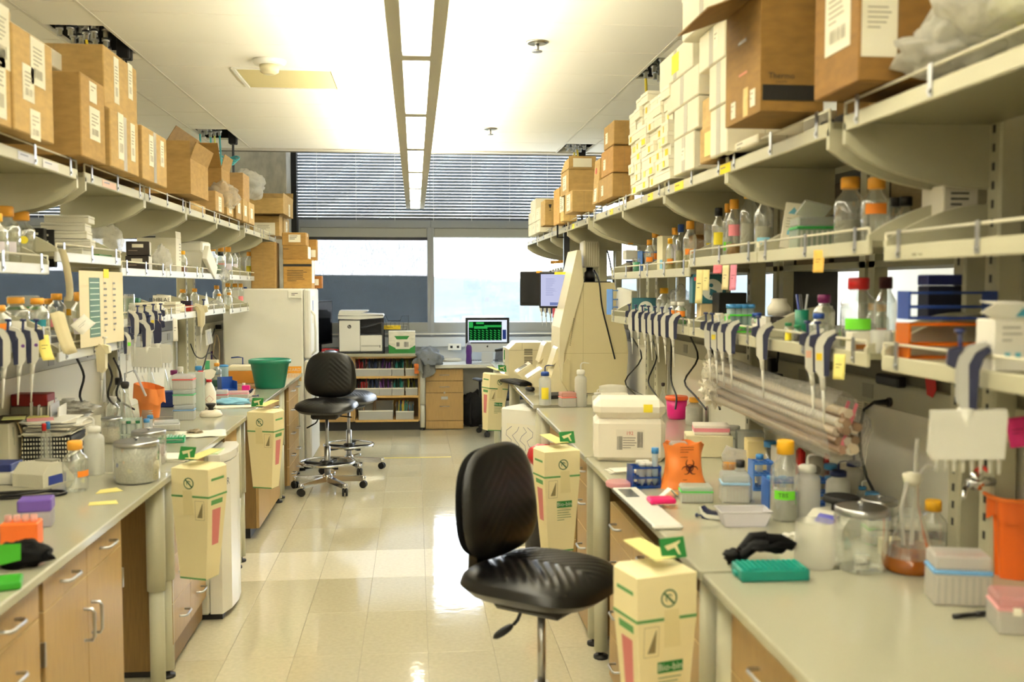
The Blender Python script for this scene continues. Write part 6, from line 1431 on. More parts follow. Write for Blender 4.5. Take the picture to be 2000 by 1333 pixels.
o = papers('dark brown portfolio with yellow green papers on top of the file box', at(14, 915, -.05, .12, .193), .15, .2, 3, .1, C('4A3A28', rough=.6)); B(C('D6D98A')).box(.05, -.05, .012, .09, .1, .003, rot=.2).make('sheet', o)
tbox('tray_box', 'dark red box on the grey box at the left picture edge', 'box', Vector((-1.76, YX(22, -1.72) + .32, Z + .231)), .16, .1, .055, '8E1C1A')
tbox('instrument_box', 'grey instrument box carrying the dark red box', 'box', Vector((-1.76, YX(22, -1.72) + .32, Z)), .16, .12, .23, '8A8878')
qx = Vector((-1.71, YX(122, -1.71), Z))
n_, m_, fn = crumple((0, 0, .03), (.11, .11, .035), 61, .6, 40, 24); o = B(C('C9C6BC', 'foil', .25)).grid(n_, m_, fn).make('foil_pile', None, qx + Vector((0, 0, .146))); tag(o, 'pile of crumpled aluminium foil behind the notebook stack', 'foil')
tbox('carton', 'cream carton under the pile of crumpled foil', 'box', qx, .2, .18, .145, 'CFC9B4', rough=.7)
t = flask('flask wrapped in crumpled foil behind the glass jar of swabs', at(208, 830, 0, .04), 34, 58); n_, m_, fn = crumple((0, 0, .06), (.036, .036, .065), 66, .4, 26, 18); B(C('CFCCC2', 'foil', .22)).grid(n_, m_, fn).make('foil_wrap', t)
jar('white plastic pot beside the foil wrapped flask', at(176, 842, 0, .05), 30, 34, gl=C('E8E4D4', rough=.4))
bottle('large translucent jug with a white cap under the lower shelf', Vector((-1.70, YX(129, -1.70), Z)), 44, 90, 'w', None, None, mat=C('DFDCCB', 'frost', .35, a=.75), name='jug')
rack('clear tube rack with a green tier between the swab jar and blue tubes', at(248, 868, 0, .08), .10, .08, .12, 'DDE8DC', .2, 4, (.35, .95), [(i, j, 'g' if i % 2 else 'w', .11, .01, 'E4EAE2') for i in range(4) for j in (0, 1)], tint=.5)
for k, (u, v) in enumerate(((284, 866), (291, 858))):
    p = at(u, v, 0, .03); t = T('conical_tube', ('nearer', 'farther')[k] + ' blue capped tube holding dark blue liquid', 'tube', p, 0, 'blue liquid tubes'); B(C('D8E2EA', 'frost', .2, a=.4)).lathe([(.003, .0), (.0135, .015), (.0135, .11)], 12).make('tube', t); B(C('1C3F8A', 'liq', .3, a=.85)).lathe([(.002, .002), (.012, .016), (.012, .05)], 12).make('liquid', t); B(CAPS['lb']).lathe([(.0155, .10), (.0155, .118)], 12).make('cap', t)
# orange bag in a wire beaker
t = T('biohazard_bag', 'plain bright orange waste bag folded over a white holder', 'bag', at(288, 818, 0, .05), -.15)
OB = C('F6924A', rough=.45)
def ob(i, j):
    a = 2 * PI * i; r = .052 + .016 * j + .006 * math.sin(5 * a + 3 * j) * j; f = .012 * max(0, math.cos(a - 2.4)) * j
    return (r * math.cos(a) * 1.1, r * .8 * math.sin(a), .19 * j + .02 * j * math.cos(a - 2.7))
B(OB).grid(32, 8, ob).make('bag', t)
def oc(i, j):
    a = 2 * PI * i; r = .070 + .010 * math.sin(4 * a) + .006 * j; return (r * math.cos(a) * 1.12, r * .82 * math.sin(a), .19 + .02 * math.cos(a - 2.7) - .075 * j - .02 * abs(math.sin(2.5 * a)) * j)
B(OB).grid(32, 5, oc).make('cuff', t)
B(C('E6E6E0', 'frost', .3, a=.6)).lathe([(.05, 0), (.05, .05)], 16).make('holder', t); lines(t, face((.03, -.047, .05), N_), .03, 3, .012, PAPER, name='print')
tbox('carton', 'dark navy crumpled cool bag behind the orange bag', 'bag', at(300, 802, .02, .2), .14, .1, .10, '1F2F66', kind='cloth')
tipbox('white tip rack with small blue dots in front of the orange bag', at(322, 842, 0, .04), .135, .1, .05, 'E8E8EA', .25, grp='pipette tip boxes')
zz = 0
for k, (c, wd_) in enumerate((('7FA8D8', 'bottom'), ('58B07A', 'middle'), ('D85A58', 'top'))):
    p = at(357, 822, 0, .05, zz); tipbox('clear tip box with a %s rim, %s of the tall stack of three' % (('blue', 'green', 'red')[k], wd_), p, .118, .085, .088, c, .1 - .05 * k); zz += .0895
tbox('tip_box', 'clear box standing right behind the tall stack of tip boxes', 'box', at(372, 805, .02, .08), .10, .08, .24, 'D8E6DC', .1, 'frost', a=.5)
t = T('spray_bottle', 'white spray bottle with a red trigger and printed label', 'bottle', at(408, 800, -.01, .07), .2)
B(C('EFE9DC', rough=.35)).lathe([(.04, 0), (.042, .01), (.042, .1), (.03, .135), (.015, .165), (.015, .18)], 18).make('body', t)
B(CAPS['r']).lathe([(.018, .168), (.018, .185)], 14).make('collar', t)
B(C('EFE9DC', rough=.35)).prism([(-.05, .215), (-.03, .245), (.02, .25), (.045, .235), (.03, .2), (.012, .185), (-.012, .185)], 'y', -.012, .012).make('head', t)
B(C('C81E2A', rough=.35)).prism([(-.066, .243), (-.02, .24), (-.034, .215), (-.04, .15), (-.058, .145), (-.056, .21)], 'y', -.008, .008).make('trigger', t)
b = B(C('B83A44')); ring(b, .0, .06, .026, .002, 0, 2 * PI, 4, -.043); b.make('print', t)
t = T('vortex_mixer', 'white rounded vortex mixer with a black cup in front of the spray bottle', 'mixer', at(410, 815, 0, .03), .1)
B(C('EDE6D2', rough=.35)).lathe([(.058, 0), (.062, .012), (.05, .034), (.03, .04)], 20, sx=1.1).make('base', t); B(C('151312', rough=.5)).lathe([(.018, .04), (.014, .05), (.03, .07), (.03, .078), (.018, .076)], 16).make('cup', t)
t = T('blotting_paper', 'white paper sheet with small metal parts hanging over the bench edge', 'paper', at(382, 850, 0, .02), .2)
B(PAPER).grid(10, 10, lambda i, j: (-.11 + .26 * i, -.12 + .24 * j, .002 + .004 * math.sin(7 * i + 5 * j) ** 2)).make('sheet', t, solid=.0008)
n_, m_, fn = crumple((0, 0, .008), (.035, .02, .01), 71, .7, 20, 12); B(C('A89A80', 'foil', .3)).grid(n_, m_, fn).make('metal_part', t, (-.01, .01, .006))
t = rack('small green 96 place rack on the bench in front of the white tip rack', at(332, 866, 0, .04), .125, .08, .026, '149A66', .12, 8, (.9,), grp='green racks on the fridge side')
b = B(C('DCEFE4', 'frost', .3, a=.7)); [b.cyl((-.05 + .0145 * i, -.03 + .015 * j, .02), (-.05 + .0145 * i, -.03 + .015 * j, .034), .005, n=6) for i in range(8) for j in range(5) if R.random() < .6]; b.make('tubes', t)['kind'] = 'stuff'
papers('white napkins and folded papers beside the steel lidded jars', at(338, 905, -.06, .1), .20, .16, 5, .2, jit=.3)
o = B(C('E9E4DA')).box(0, 0, 0, .04, .03, .05).make('carton', None, at(316, 915, -.04, .07)); tag(o, 'little white and brown box next to the steel lidded jars', 'box')
t = T('tube_rack', 'bright orange rack of pale pink tubes at the bench edge', 'rack', at(30, 1075, 0, .05), .1, 'front edge racks'); B(C('F0722A', rough=.45)).box(0, 0, 0, .105, .07, .075, b=.004).make('body', t)
for k in range(4): B(C('F0C6BC', 'frost', .3, a=.8)).cyl((-.035 + k * .024, -.005, .07), (-.035 + k * .024, -.005, .095), .0105, n=10).make('tube', t)
t = T('tube_rack', 'purple and clear rack behind the bright orange rack', 'rack', at(58, 1035, 0, .06), .2, 'front edge racks'); B(C('D6D2DE', 'frost', .3, a=.6)).box(0, 0, 0, .1, .08, .05, b=.003).make('base', t); B(C('6A4FA8', rough=.45)).box(0, 0, .0505, .102, .082, .04, b=.004).make('lid', t)
n_, m_, fn = crumple((0, 0, .03), (.075, .05, .035), 77, .35, 26, 16); o = B(C('080809', rough=.7, sp=.15)).grid(n_, m_, fn).make('glove', None, at(35, 1115, -.01, .05)); tag(o, 'black nitrile glove bundled at the picture edge near the green tray', 'glove', 'black gloves')
B(C('3DA81E', rough=.5)).add([(-.06, -.04, .07), (.02, -.05, .075), (.02, -.055, .03), (-.06, -.05, .01)], [(0, 1, 2, 3)]).make('green_lining', o, solid=.003)
o = B(C('2F9A1E', rough=.4)).box(0, 0, 0, .12, .09, .02, b=.004).make('tray', None, at(0, 1155, -.02, .03), .3); tag(o, 'bright green flat tray at the lower left picture edge', 'tray')
# far part of the fridge side bench
flask('tall conical flask with stopper, left one behind the tip box stack', at(312, 785, -.12, .2), 40, 72, None, 'D8C9A4'); flask('tall conical flask with cork stopper, right one behind the tip box stack', at(334, 772, -.12, .25), 34, 66, None, 'D8C9A4')
flask('big round flask with grey reflections left of the orange bag', at(243, 800, -.2, .2), 58, 78)
bottle('bottle with dark blue cap left of the orange bag', at(256, 800, -.12, .15), 22, 66, 'b', None, None); bottle('small bottle with orange cap beside the dark blue capped one', at(266, 796, -.14, .2), 14, 66, 'o', None, None)
bottle('bottle with purple cap behind the tall stack of tip boxes', at(336, 780, -.02, .15), 22, 52, 'p', None, None)
cable('white plastic tube arching from the flask behind the orange bag', [at(250, 780, -.12, .2, .12), at(262, 780, -.1, .22, .22), at(280, 790, -.06, .2, .18), at(290, 800, -.02, .12, .02)], .005, 'DCDCD8')
for k, q in enumerate(((150, 172), (205, 235), (222, 262))): cable('black power lead hanging from the lower shelf, %s from the picture edge' % ORD[k], [PX(q[0], 700, -1.62), PX(q[0] + 14, 735, -1.62), PX(q[0] + 6, 775, -1.64), PX(q[1], 800, -1.66)], .006)
t = T('blue_rack', 'long dark blue rack lying behind the spray bottle', 'rack', at(362, 752, -.1, .3), .1); B(C('1F5590', rough=.45)).prism([(-.13, 0), (.13, 0), (.13, .04), (.0, .075), (-.13, .035)], 'y', -.05, .05).make('body', t)
t = tbox('kit_box', 'white box with a green stripe beyond the spray bottle', 'box', at(405, 742, -.08, .2), .26, .12, .075, 'EDE6D0', .05, rough=.6); B(C('4FB07A')).bb(.03, .07, -.0615, -.0605, .0, .074).make('stripe', t); t.location.z = Z + .075
tbox('tray_box', 'dark green box under the white box with a green stripe', 'box', Vector((t.location.x, t.location.y, Z)), .24, .11, .073, '1D4A40')
tbox('tip_box', 'dark green lidded tip box beyond the spray bottle', 'box', at(416, 760, -.03, .2), .08, .07, .05, '123F30'); 
tbox('folder', 'stack of green folders standing below the power channel', 'folders', at(400, 735, -.2, .5), .16, .06, .15, '1F8A4A', rough=.6); tbox('folder', 'red folders standing below the power channel', 'folders', at(425, 735, -.2, .45), .16, .06, .19, 'A81420', rough=.6); tbox('folder', 'single dark purple folder beside the red ones', 'folders', at(439, 735, -.2, .42), .03, .06, .19, '2F1A5E', rough=.6)
t = T('sharps_container', 'red plastic sharps container beside the tall fridge', 'container', at(472, 728, -.12, .5)); B(C('C01420', 'plain', .3)).add([(-.085, -.06, 0), (.085, -.06, 0), (.085, .06, 0), (-.085, .06, 0), (-.055, -.045, .24), (.055, -.045, .24), (.055, .045, .24), (-.055, .045, .24)], [(3, 2, 1, 0), (4, 5, 6, 7), (0, 1, 5, 4), (1, 2, 6, 5), (2, 3, 7, 6), (3, 0, 4, 7)]).make('body', t); B(C('E8662A')).box(0, 0, .241, .12, .1, .012, b=.004).make('lid', t)
t = jar('white tub with a steel rim and blue tube before the sharps container', at(465, 738, -.05, .3), 30, 24, None, gl=C('E4E4DE', 'frost', .3, a=.8)); B(C('1E3F8A')).tube([(.04, 0, .05), (.04, 0, .15), (.0, 0, .155), (-.06, 0, .15)], .006, 6).make('tube', t)
cable('beige rubber tube curving down beside the fridge', [at(456, 735, -.2, .4, .02), at(458, 735, -.2, .4, .25), at(452, 735, -.2, .4, .34), at(446, 735, -.2, .4, .2), at(444, 735, -.2, .4, .02)], .006, 'C9B898')
jar('blue lidded tub of clear discs beyond the spray bottle', at(440, 748, -.06, .2), 24, 32, 'lb', None, gl=C('BFE0E6', 'frost', .3, a=.6), knob=False)
t = T('blue_crate', 'blue plastic crate on its side before the amber box', 'crate', at(441, 765, -.01, .12), .5); b = B(C('1F50A8', rough=.45)); b.box(0, 0, 0, .12, .1, .006).box(-.057, 0, .006, .006, .1, .09).box(.057, 0, .006, .006, .1, .06).box(0, .047, .006, .108, .006, .09); b.make('body', t)
t = tbox('kit_box', 'amber brown box with a cream lid behind the green bucket', 'box', at(480, 752, -.03, .2), .25, .16, .10, 'C9822A'); B(C('E9DFC2')).box(0, 0, .1005, .252, .162, .04, b=.004).make('lid', t)
t = T('bucket', 'dark green plastic bucket at the end of the fridge side bench', 'bucket', at(524, 760, 0, .10)); GB = C('0F7A5E', rough=.4)
B(GB).lathe([(.105, .0), (.112, .01), (.145, .185), (.16, .19), (.162, .215), (.15, .222), (.14, .2), (.105, .012), (.0, .012)], 28, caps=False).lathe([(.0005, .0), (.105, .0)], 28, caps=False).make('body', t)
t = T('reagent_bottle', 'square bright pink bottle with white cap before the green bucket', 'bottle', at(477, 770, 0, .02)); B(C('E01E8A', rough=.35)).box(.01, 0, 0, .055, .04, .06, b=.004).make('body', t); B(WHITE).lathe([(.011, .06), (.011, .078)], 12, c=(-.005, 0, 0)).make('cap', t)
t = pipette('pipette lying flat on the bench in front of the green bucket', at(494, 774, 0, 0, .014), 0, .26, 0, '6ED22A'); t.rotation_euler = (PI / 2, 0, PI / 2 + .2)
bag('crumpled light blue nitrile gloves on the bench by the second waste box', at(452, 792, 0, .03), (.11, .05, .022), 81, col='8CC8E6', mat=C('8CC8E6', rough=.5), amp=.5)
tipbox('pink lidded clear tray behind the light blue gloves', at(460, 780, 0, .06), .16, .09, .05, 'E8A0A8', .1, lid='F0D8DA'); tipbox('red lidded clear tip box right of the spray bottle', at(431, 790, 0, .05), .08, .08, .09, 'D86A70', .1)
papers('white papers under the light blue gloves', at(455, 797, 0, .04), .25, .12, 2, .1)
# ================================================================== waste boxes at the bench corners
wastebox('first hanging waste box on the fridge side, nearest the camera, plain face', Vector((-.92, 4.14, .945)), math.radians(-23), False, -1)
wastebox('second hanging waste box on the fridge side, past the small refrigerator', Vector((-.925, 6.05, .935)), math.radians(-20), False, -1)
wastebox('nearest waste box on the carton side at the stool seat, lettered', Vector((.645, 2.48, .945)), math.radians(16), True, 1)
wastebox('middle waste box on the carton side in front of the foam cooler, lettered', Vector((.66, 4.42, .945)), math.radians(16), True, 1)
wastebox('farthest tilted waste box on the carton side beside the small fridge', Vector((.69, 8.1, .965)), (0, .1, math.radians(24)), True, 1)
# small refrigerator under the fridge side bench
t = T('under_bench_fridge', 'small white refrigerator with a curved door under the fridge side bench', 'refrigerator', (-1.02, 5.07, 0))
B(C('E2DDCB', rough=.4)).bb(-.5, -.02, 0, .46, .03, .845, b=.01).make('body', t)
b = B(C('EEEBE0', rough=.3)); b.prism([(-.015, 0), (.045, .0), (.075, .1), (.085, .23), (.075, .36), (.045, .46), (-.015, .46)], 'z', .035, .80, smooth=False); b.prism([(-.015, 0), (.045, .0), (.075, .1), (.085, .23), (.075, .36), (.045, .46), (-.015, .46)], 'z', .805, .845); d_ = b.make('door', t)
B(DARK).bb(-.48, .04, .02, .44, .002, .03).make('foot', t); text('VWR', .05, C('5A5A5E'), d_, face((.0555, .032, .70), (.957, -.29, 0))); B(C('CFE0B0')).bb(-.1, .03, .02, .2, .8455, .85).make('tray', t)
def atx(u, x): return Vector((x, YX(u, x), Z))
# ================================================================== things on the carton side bench
t = T('foam_cooler', 'large white foam cooler with a shipping label and worn corners', 'box', at(1232, 905, .02, .15), -.16)
FO = C('F2EBDB', 'plain', .8)
B(FO).box(0, 0, 0, .315, .25, .19, b=.02).make('base', t); B(FO).box(0, 0, .1905, .32, .255, .085, b=.03).make('lid', t)
lb = B(C('E9E2D2', rough=.7)).bb(-.06, .065, -.1262, -.1252, .055, .145).make('shipping_label', t)
bars(lb, face((-.045, -.1263, .085), N_), .02, .06, C('4A4640'), 8); bars(lb, face((.045, -.1263, .1), N_), .022, .07, C('4A4640'), 9); lines(lb, face((0, -.1263, .11), N_), .06, 5, .011, C('8A847A'), name='print'); text('192', .022, C('C8403A'), lb, face((.0, -.1266, .128), N_))
b = B(C('8A8478'))
for i in range(7):
    for j in range(4): b.quad((.159 + .0, -.09 + j * .018, .04 + i * .022), (.159, -.078 + j * .018, .052 + i * .022), (.159, -.076 + j * .018, .05 + i * .022), (.159, -.088 + j * .018, .038 + i * .022))
b.make('print', t)['kind'] = 'stuff'; B(STK['y']).bb(.06, .1, -.1292, -.1278, .222, .258).make('note', t)
papers('white papers lying under the front corner of the foam cooler', at(1212, 925, .02, .03), .13, .09, 4, .1)
tbu = [(i, j, 'w', .10, .012, 'DDE2E2') for i in (1, 2) for j in (0, 1)] + [(3, 0, 'lb', .155, .0125, 'CFE0E8')]
rack('blue see through tube rack with clear tubes before the biohazard bag', at(1262, 955, 0, .04), .115, .085, .085, '1E4FA8', .05, 4, (.1, .5, .95), tbu, tint=.8)
B(C('F0B8BC', 'frost', .3, a=.8)).lathe([(.05, 0), (.052, .004), (.052, .018), (.05, .02)], 24).make('petri_dish', None, at(1240, 958, -.0, .06, .001)); o = bpy.data.objects['petri_dish']; tag(o, 'pale pink dish lying under the blue tube rack', 'dish'); o.location.z = Z; o.location.x -= .045; o.location.y += .02
# orange biohazard bag
t = T('biohazard_bag', 'orange biohazard bag with the black three ring symbol, standing open', 'bag', at(1342, 958, .0, .06), -.02)
def bo(i, j):
    a = 2 * PI * i; sx = .075 + .016 * (1 - j) ** 2 - .012 * math.sin(PI * j); sy = .04 * (1 - .35 * j) + .01
    k = (abs(math.cos(a)) ** 3.2 + abs(math.sin(a)) ** 3.2) ** (-1 / 3.2)
    return (sx * k * math.cos(a) + .004 * math.sin(9 * a + 4 * j), sy * k * math.sin(a) + .004 * math.sin(11 * j + 3 * a), .175 * j + .006 * math.sin(6 * a) * j)
B(C('F2883C', rough=.4)).grid(44, 16, bo).make('bag', t); B(C('DADAD6', 'frost', .3, a=.7)).box(-.02, 0, .15, .07, .03, .03, b=.008).make('contents', t)
biohazard(t, face((.012, -.0555, .085), N_), .034, C('5A1A10')); lines(t, face((.005, -.052, .165), N_), .06, 3, .009, C('8A3A18'), name='print', h=.3); lines(t, face((.005, -.056, .128), N_), .06, 1, .006, C('8A3A18'), name='print', h=.4); lines(t, face((.0, -.0565, .04), N_), .03, 1, .006, C('8A3A18'), name='print', h=.4)
tipbox('clear tip box with a bright green printed band before the orange bag', at(1366, 985, 0, .05), .115, .08, .06, '5ACB5A', -.15, strip=None)
tipbox('clear tip box with a pale blue rim behind the open clear tray', at(1432, 985, .02, .05), .10, .09, .105, '9CC4E4', -.2)
t = T('media_bottle', 'clear cone shouldered bottle with black cap and red tape', 'bottle', at(1447, 985, .02, .07), 0, 'capped glass media bottles')
B(C('E6E6E0', 'frost', .2, a=.45)).lathe([(.042, 0), (.044, .006), (.044, .075), (.014, .118), (.014, .125)], 18).make('glass', t); B(CAPS['k']).lathe([(.0165, .12), (.0165, .145)], 14).make('cap', t)
a0 = math.atan2(-t.location.y, -t.location.x); arc(B(STK['r']), .0446, .045, .07, a0 - .8, a0 + .8).make('tape_label', t)
t = T('plastic_tray', 'open translucent white plastic tray in front of the red taped bottle', 'tray', at(1458, 1030, 0, .035), -.08)
b = B(C('EDEAF0', 'frost', .3, a=.65)); b.add([(-.065, -.035, 0), (.065, -.035, 0), (.065, .035, 0), (-.065, .035, 0), (-.082, -.05, .05), (.082, -.05, .05), (.082, .05, .05), (-.082, .05, .05)], [(3, 2, 1, 0), (0, 1, 5, 4), (1, 2, 6, 5), (2, 3, 7, 6), (3, 0, 4, 7)]); b.make('tub', t, solid=.0015)
B(C('F2F0F2', 'frost', .3, a=.8)).tube([(-.083, -.051, .05), (.083, -.051, .05), (.083, .051, .05), (-.083, .051, .05)], .003, 6, closed=True).make('rim', t)
t = bottle('clear half full bottle with a bright yellow cap and green handwritten tape', at(1543, 1022, 0, .05), 56, 156, 'y', ('D6D4CA', .6), 'g', tz=(.28, .39)); a0 = math.atan2(-t.location.y, -t.location.x); r_ = MM(t.location, 56) / 2
text('TBS', .02, PRN, t, face((math.cos(a0 - .1) * r_ * 1.015, math.sin(a0 - .1) * r_ * 1.015, MM(t.location, 156) * .335), (math.cos(a0), math.sin(a0), 0)))
wash('white translucent wash bottle with a red mark beside the yellow capped bottle', at(1587, 1020, .0, .05), 50, 126, 'w', 'EAE8E2', None, side=1, a=.7)
wash('white wash bottle with a dark blue cap behind the yellow capped bottle', atx(1644, 1.42), 46, 110, 'n', 'E6E4D8', side=1)
wash('tall white wash bottle with a dark blue cap by the wall calendar', atx(1674, 1.55), 40, 105, 'n', 'E2E0D2', side=-1)
tb6 = [(i, j, 'lb', .105, .0125, 'CFE0EA') for i in (0, 1, 4, 5) for j in (1,)] + [(0, 0, 'lb', .11, .013, 'D8E4EA')]
rack('large blue tube rack with blue capped tubes behind the yellow capped bottle', atx(1572, 1.36), .26, .10, .10, '2F62B4', -.1, 6, (.1, .5, .95), tb6)
t = rack('smaller blue rack behind the red taped bottle', at(1492, 968, .03, .12), .08, .09, .11, '3F72C0', -.1, 3, (.1, .55, .95), [(1, 1, 'lb', .13, .013, 'D8E4EA')])
jar('small clear tub of amber liquid with a red side behind the tip box', at(1417, 935, .05, .1), 30, 26, None, ('B87A14', .8), knob=False)
t = T('clear_sleeves', 'long bundle of clear plastic pipette sleeves leaning across the bench', 'bundle', PX(1525, 790, 1.36), 0)
ax = [PX(1402, 742, 1.40), PX(1655, 842, 1.30)]
c0 = t.location
for k in range(34):
    o_ = Vector((R.uniform(-.03, .03), R.uniform(-.03, .03), R.uniform(-.085, .075))); q0 = ax[0] - c0 + o_ + Vector((R.uniform(-.02, .02), R.uniform(-.05, .04), 0)); q1 = ax[1] - c0 + o_ * .8
    B(C(R.choice(['F0E8D4', 'E8D9C0', 'B89A80', 'F2EEE2', 'A08468']), 'frost', .2, a=.85)).tube([q0, q0.lerp(q1, .5) + Vector((0, 0, -.004)), q1], .015, 6).make('sleeve', t)  # brown tones put the shade of gaps between sleeves into their colour
def shb(i, j):
    a = 2 * PI * i; c = (ax[0] - c0).lerp(ax[1] - c0, j); r = .105 + .012 * math.sin(5 * a + 7 * j); return (c.x + .7 * r * math.cos(a), c.y + .3 * r * math.sin(a), c.z + r * math.sin(a))
B(C('F2F0E8', 'film', .15, a=.32)).grid(24, 14, shb).make('outer_bag', t)
b = B(C('F6F0DE', 'frost', .4, a=.85))
for k in range(150): d_ = Vector((R.uniform(-1, 1), R.uniform(-1, .2), R.uniform(-1, 1))).normalized(); q = ax[0] - c0 + Vector((d_.x * .06, d_.y * .1, d_.z * .105)); b.add([q, q + Vector((R.uniform(-.05, .03), -.04, R.uniform(-.02, .05))), q + Vector((R.uniform(-.03, .03), .02, R.uniform(.0, .05)))], [(0, 1, 2)])
b.make('torn_end', t)['kind'] = 'stuff'
for k, (o_, r3) in enumerate((((.0, -.03, .05), (.05, .09, .045)), ((-.02, -.02, -.05), (.045, .08, .05)), ((.05, -.05, .0), (.05, .08, .04)))):
    n_, m_, fn = crumple(o_, r3, 131 + k, .9, 36, 22, 4.5); B(C('F3EBD6', 'plain', .5)).grid(n_, m_, fn).make('torn_film', t, ax[0] - c0)
for k, q in enumerate((.93, .97)): 
    c = (ax[0] - c0).lerp(ax[1] - c0, q); B(C('C86A78', rough=.5)).add([c + Vector((-.03, -.05, -.06)), c + Vector((-.02, -.05, -.07)), c + Vector((.03, -.05, .08)), c + Vector((.02, -.05, .085))], [(0, 1, 2, 3)]).make('pink_tape', t, solid=.001)
for k in range(3): tbox('carton', 'carton supporting the clear sleeve bundle, %s from the wall calendar' % ORD[2 - k], 'box', at(1500 + 45 * k, 930, .06 - .03 * k, .16), .09, .12, .08, ('C9B98A', '9A948A', 'A8A294')[k], .1, rough=.6)
t = T('clear_sleeves', 'smaller clear bag of plastic pieces lying before the long sleeve bundle', 'bag', at(1470, 930, .0, .1, .07)); 
def shc(i, j):
    a = 2 * PI * i; r = (.05 * (1 - .75 * j) + .006 * math.sin(6 * a + 9 * j)) * (1 if j > 0 else .2); return (-.10 + .26 * j, r * .8 * math.cos(a) - .05 * j, .0 + .03 * (1 - j) + r * math.sin(a))
B(C('F0F0F2', 'film', .15, a=.4)).grid(24, 12, shc).make('bag', t); t.location.z = Z + .035
tbox('plastic_tub', 'clear square tub with a pink item behind the smaller clear bag', 'tub', at(1452, 905, .08, .15), .12, .1, .12, 'D8DEDC', -.2, 'frost', a=.5)
t = T('dispenser', 'red and grey bottle holder standing behind the yellow cap', 'dispenser', atx(1588, 1.50), -.2); B(C('C81418', rough=.35)).bb(-.05, -.022, -.03, .03, 0, .16, b=.01).make('red_side', t); B(C('C9C6BA', rough=.4)).lathe([(.036, 0), (.036, .09), (.028, .13), (.015, .14)], 18, c=(.016, 0, 0)).make('body', t)
B(C('B81418', rough=.35)).bb(.055, .068, -.02, .03, .06, .14, b=.004).make('red_fin', t); B(C('8E8C84')).cyl((.016, -.036, .085), (.016, -.039, .085), .018, n=16).make('opening', t)
t = T('cap_tray', 'low green tray of tubes with crimson and light blue caps', 'tray', atx(1676, 1.44), -.1); B(C('3FC22A', rough=.4)).box(0, 0, 0, .15, .09, .016, b=.003).make('tray', t)
for k in range(9):
    x, y = -.055 + .045 * (k % 3) + .01 * (k // 3), -.028 + .028 * (k // 3); u_ = B(C('D8E0DC', 'frost', .2, a=.5)).cyl((x, y, .012), (x, y, .045), .011, n=10).make('tube', t); B(CAPS['pk' if (k % 3) else 'lb']).cyl((x, y, .045), (x, y, .06), .0135, n=12).make('cap', u_)
wash('clear conical tube with light blue cap behind the crimson caps', atx(1692, 1.52), 22, 66, 'lb', 'DDE2E2', a=.45)
t = tipbox('clear blue rimmed box behind the black plug lead', atx(1770, 1.50), .14, .1, .085, '7FB0DC', -.2)
rack('bright green wire rack with dark blue capped tubes behind the amber flask', atx(1738, 1.42), .12, .07, .05, '3FC22A', -.15, 5, (.3, .95), [(i, 0, 'b', .085, .011, 'D0DCE0') for i in range(3)], grp='green racks on the carton side')
# magnetic mixer, jars, beaker, flask
t = T('hotplate_stirrer', 'grey white mixer with a round black top and blue printed label', 'mixer', at(1650, 1052, .0, .07), .6)
B(C('CFCCBC', rough=.4)).prism([(-.075, 0), (.09, 0), (.09, .062), (-.02, .07), (-.075, .035)], 'y', -.07, .07).make('body', t); B(C('0E0E0E', rough=.6)).lathe([(.03, .066), (.03, .088), (.055, .096), (.055, .112), (.05, .115)], 24, c=(.03, 0, 0)).make('top', t)
lb = B(PAPER).add([(-.0762, -.045, .0), (-.0762, .045, .0), (-.0765, .045, .034), (-.0765, -.045, .034)], [(3, 2, 1, 0)]).make('label', t); B(C('4A4AA8')).add([(-.068, -.035, .042), (-.068, .035, .042), (-.036, .035, .063), (-.036, -.035, .063)], [(3, 2, 1, 0)]).make('logo_patch', t)
jar('small frosted beaker with graduation beside the steel lidded jar', at(1605, 1116, 0, .05), 76, 104, gl=C('E8E6DC', 'frost', .3, a=.38))
o = T('wall_adapter', 'white plug adapter lying behind the frosted beaker', 'adapter', at(1557, 1072, .01, .03), .4); B(WHITE).box(0, 0, 0, .05, .04, .04, b=.01).cyl((-.03, .02, .02), (-.03, -.01, .02), .02, n=12).make('body', o); B(BLACK).box(0, -.0205, .012, .014, .002, .014).make('hole', o)
jar('large clear glass jar with a steel lid holding white cubes', at(1700, 1122, 0, .06), 104, 128, 's', None)
for k in range(6): o = B(C('F2EEDF')).box(0, 0, 0, .014, .014, .014, b=.002).make('foam_cube', None, at(1690 + 9 * (k % 3), 1112 - 5 * (k // 3), 0, .05, .004), k); tag(o, 'little white foam cube inside the large steel lidded jar', 'cube', 'foam cubes in the jar')
t = tbox('carton', 'small cream box behind the large steel lidded jar', 'box', at(1733, 1105, .06, .1), .06, .05, .05, 'D8CFA8')
t = flask('large conical flask of amber brown liquid with tubing', at(1803, 1128, .0, .07), 100, 178, ('8A4A0E', .28), 'C9C4B0')
tw_ = C('D8D6CE', 'frost', .3, a=.75); fr = MM(t.location, 100) / 2; fh = MM(t.location, 178)
b = B(tw_); b.tube([(.0, 0, .03), (.005, 0, fh * .6), (.008, 0, fh * 1.1), (.012, .0, fh * 1.45)], .006, 8); b.make('dip_tube', t); B(tw_).tube([(.004, 0, fh * .99), (-.02, -.01, fh * .97), (-.035, -.01, fh * .7), (-.02, .0, fh * .2)], .006, 8).make('side_tube', t); B(tw_).tube([(.01, 0, fh), (.04, 0, fh * 1.15), (.06, 0, fh * 1.12)], .007, 8).make('side_tube', t)
bottle('clear bottle with yellow cap behind the amber flask', atx(1833, 1.46), 52, 120, 'y', ('CFC9B4', .5), None)
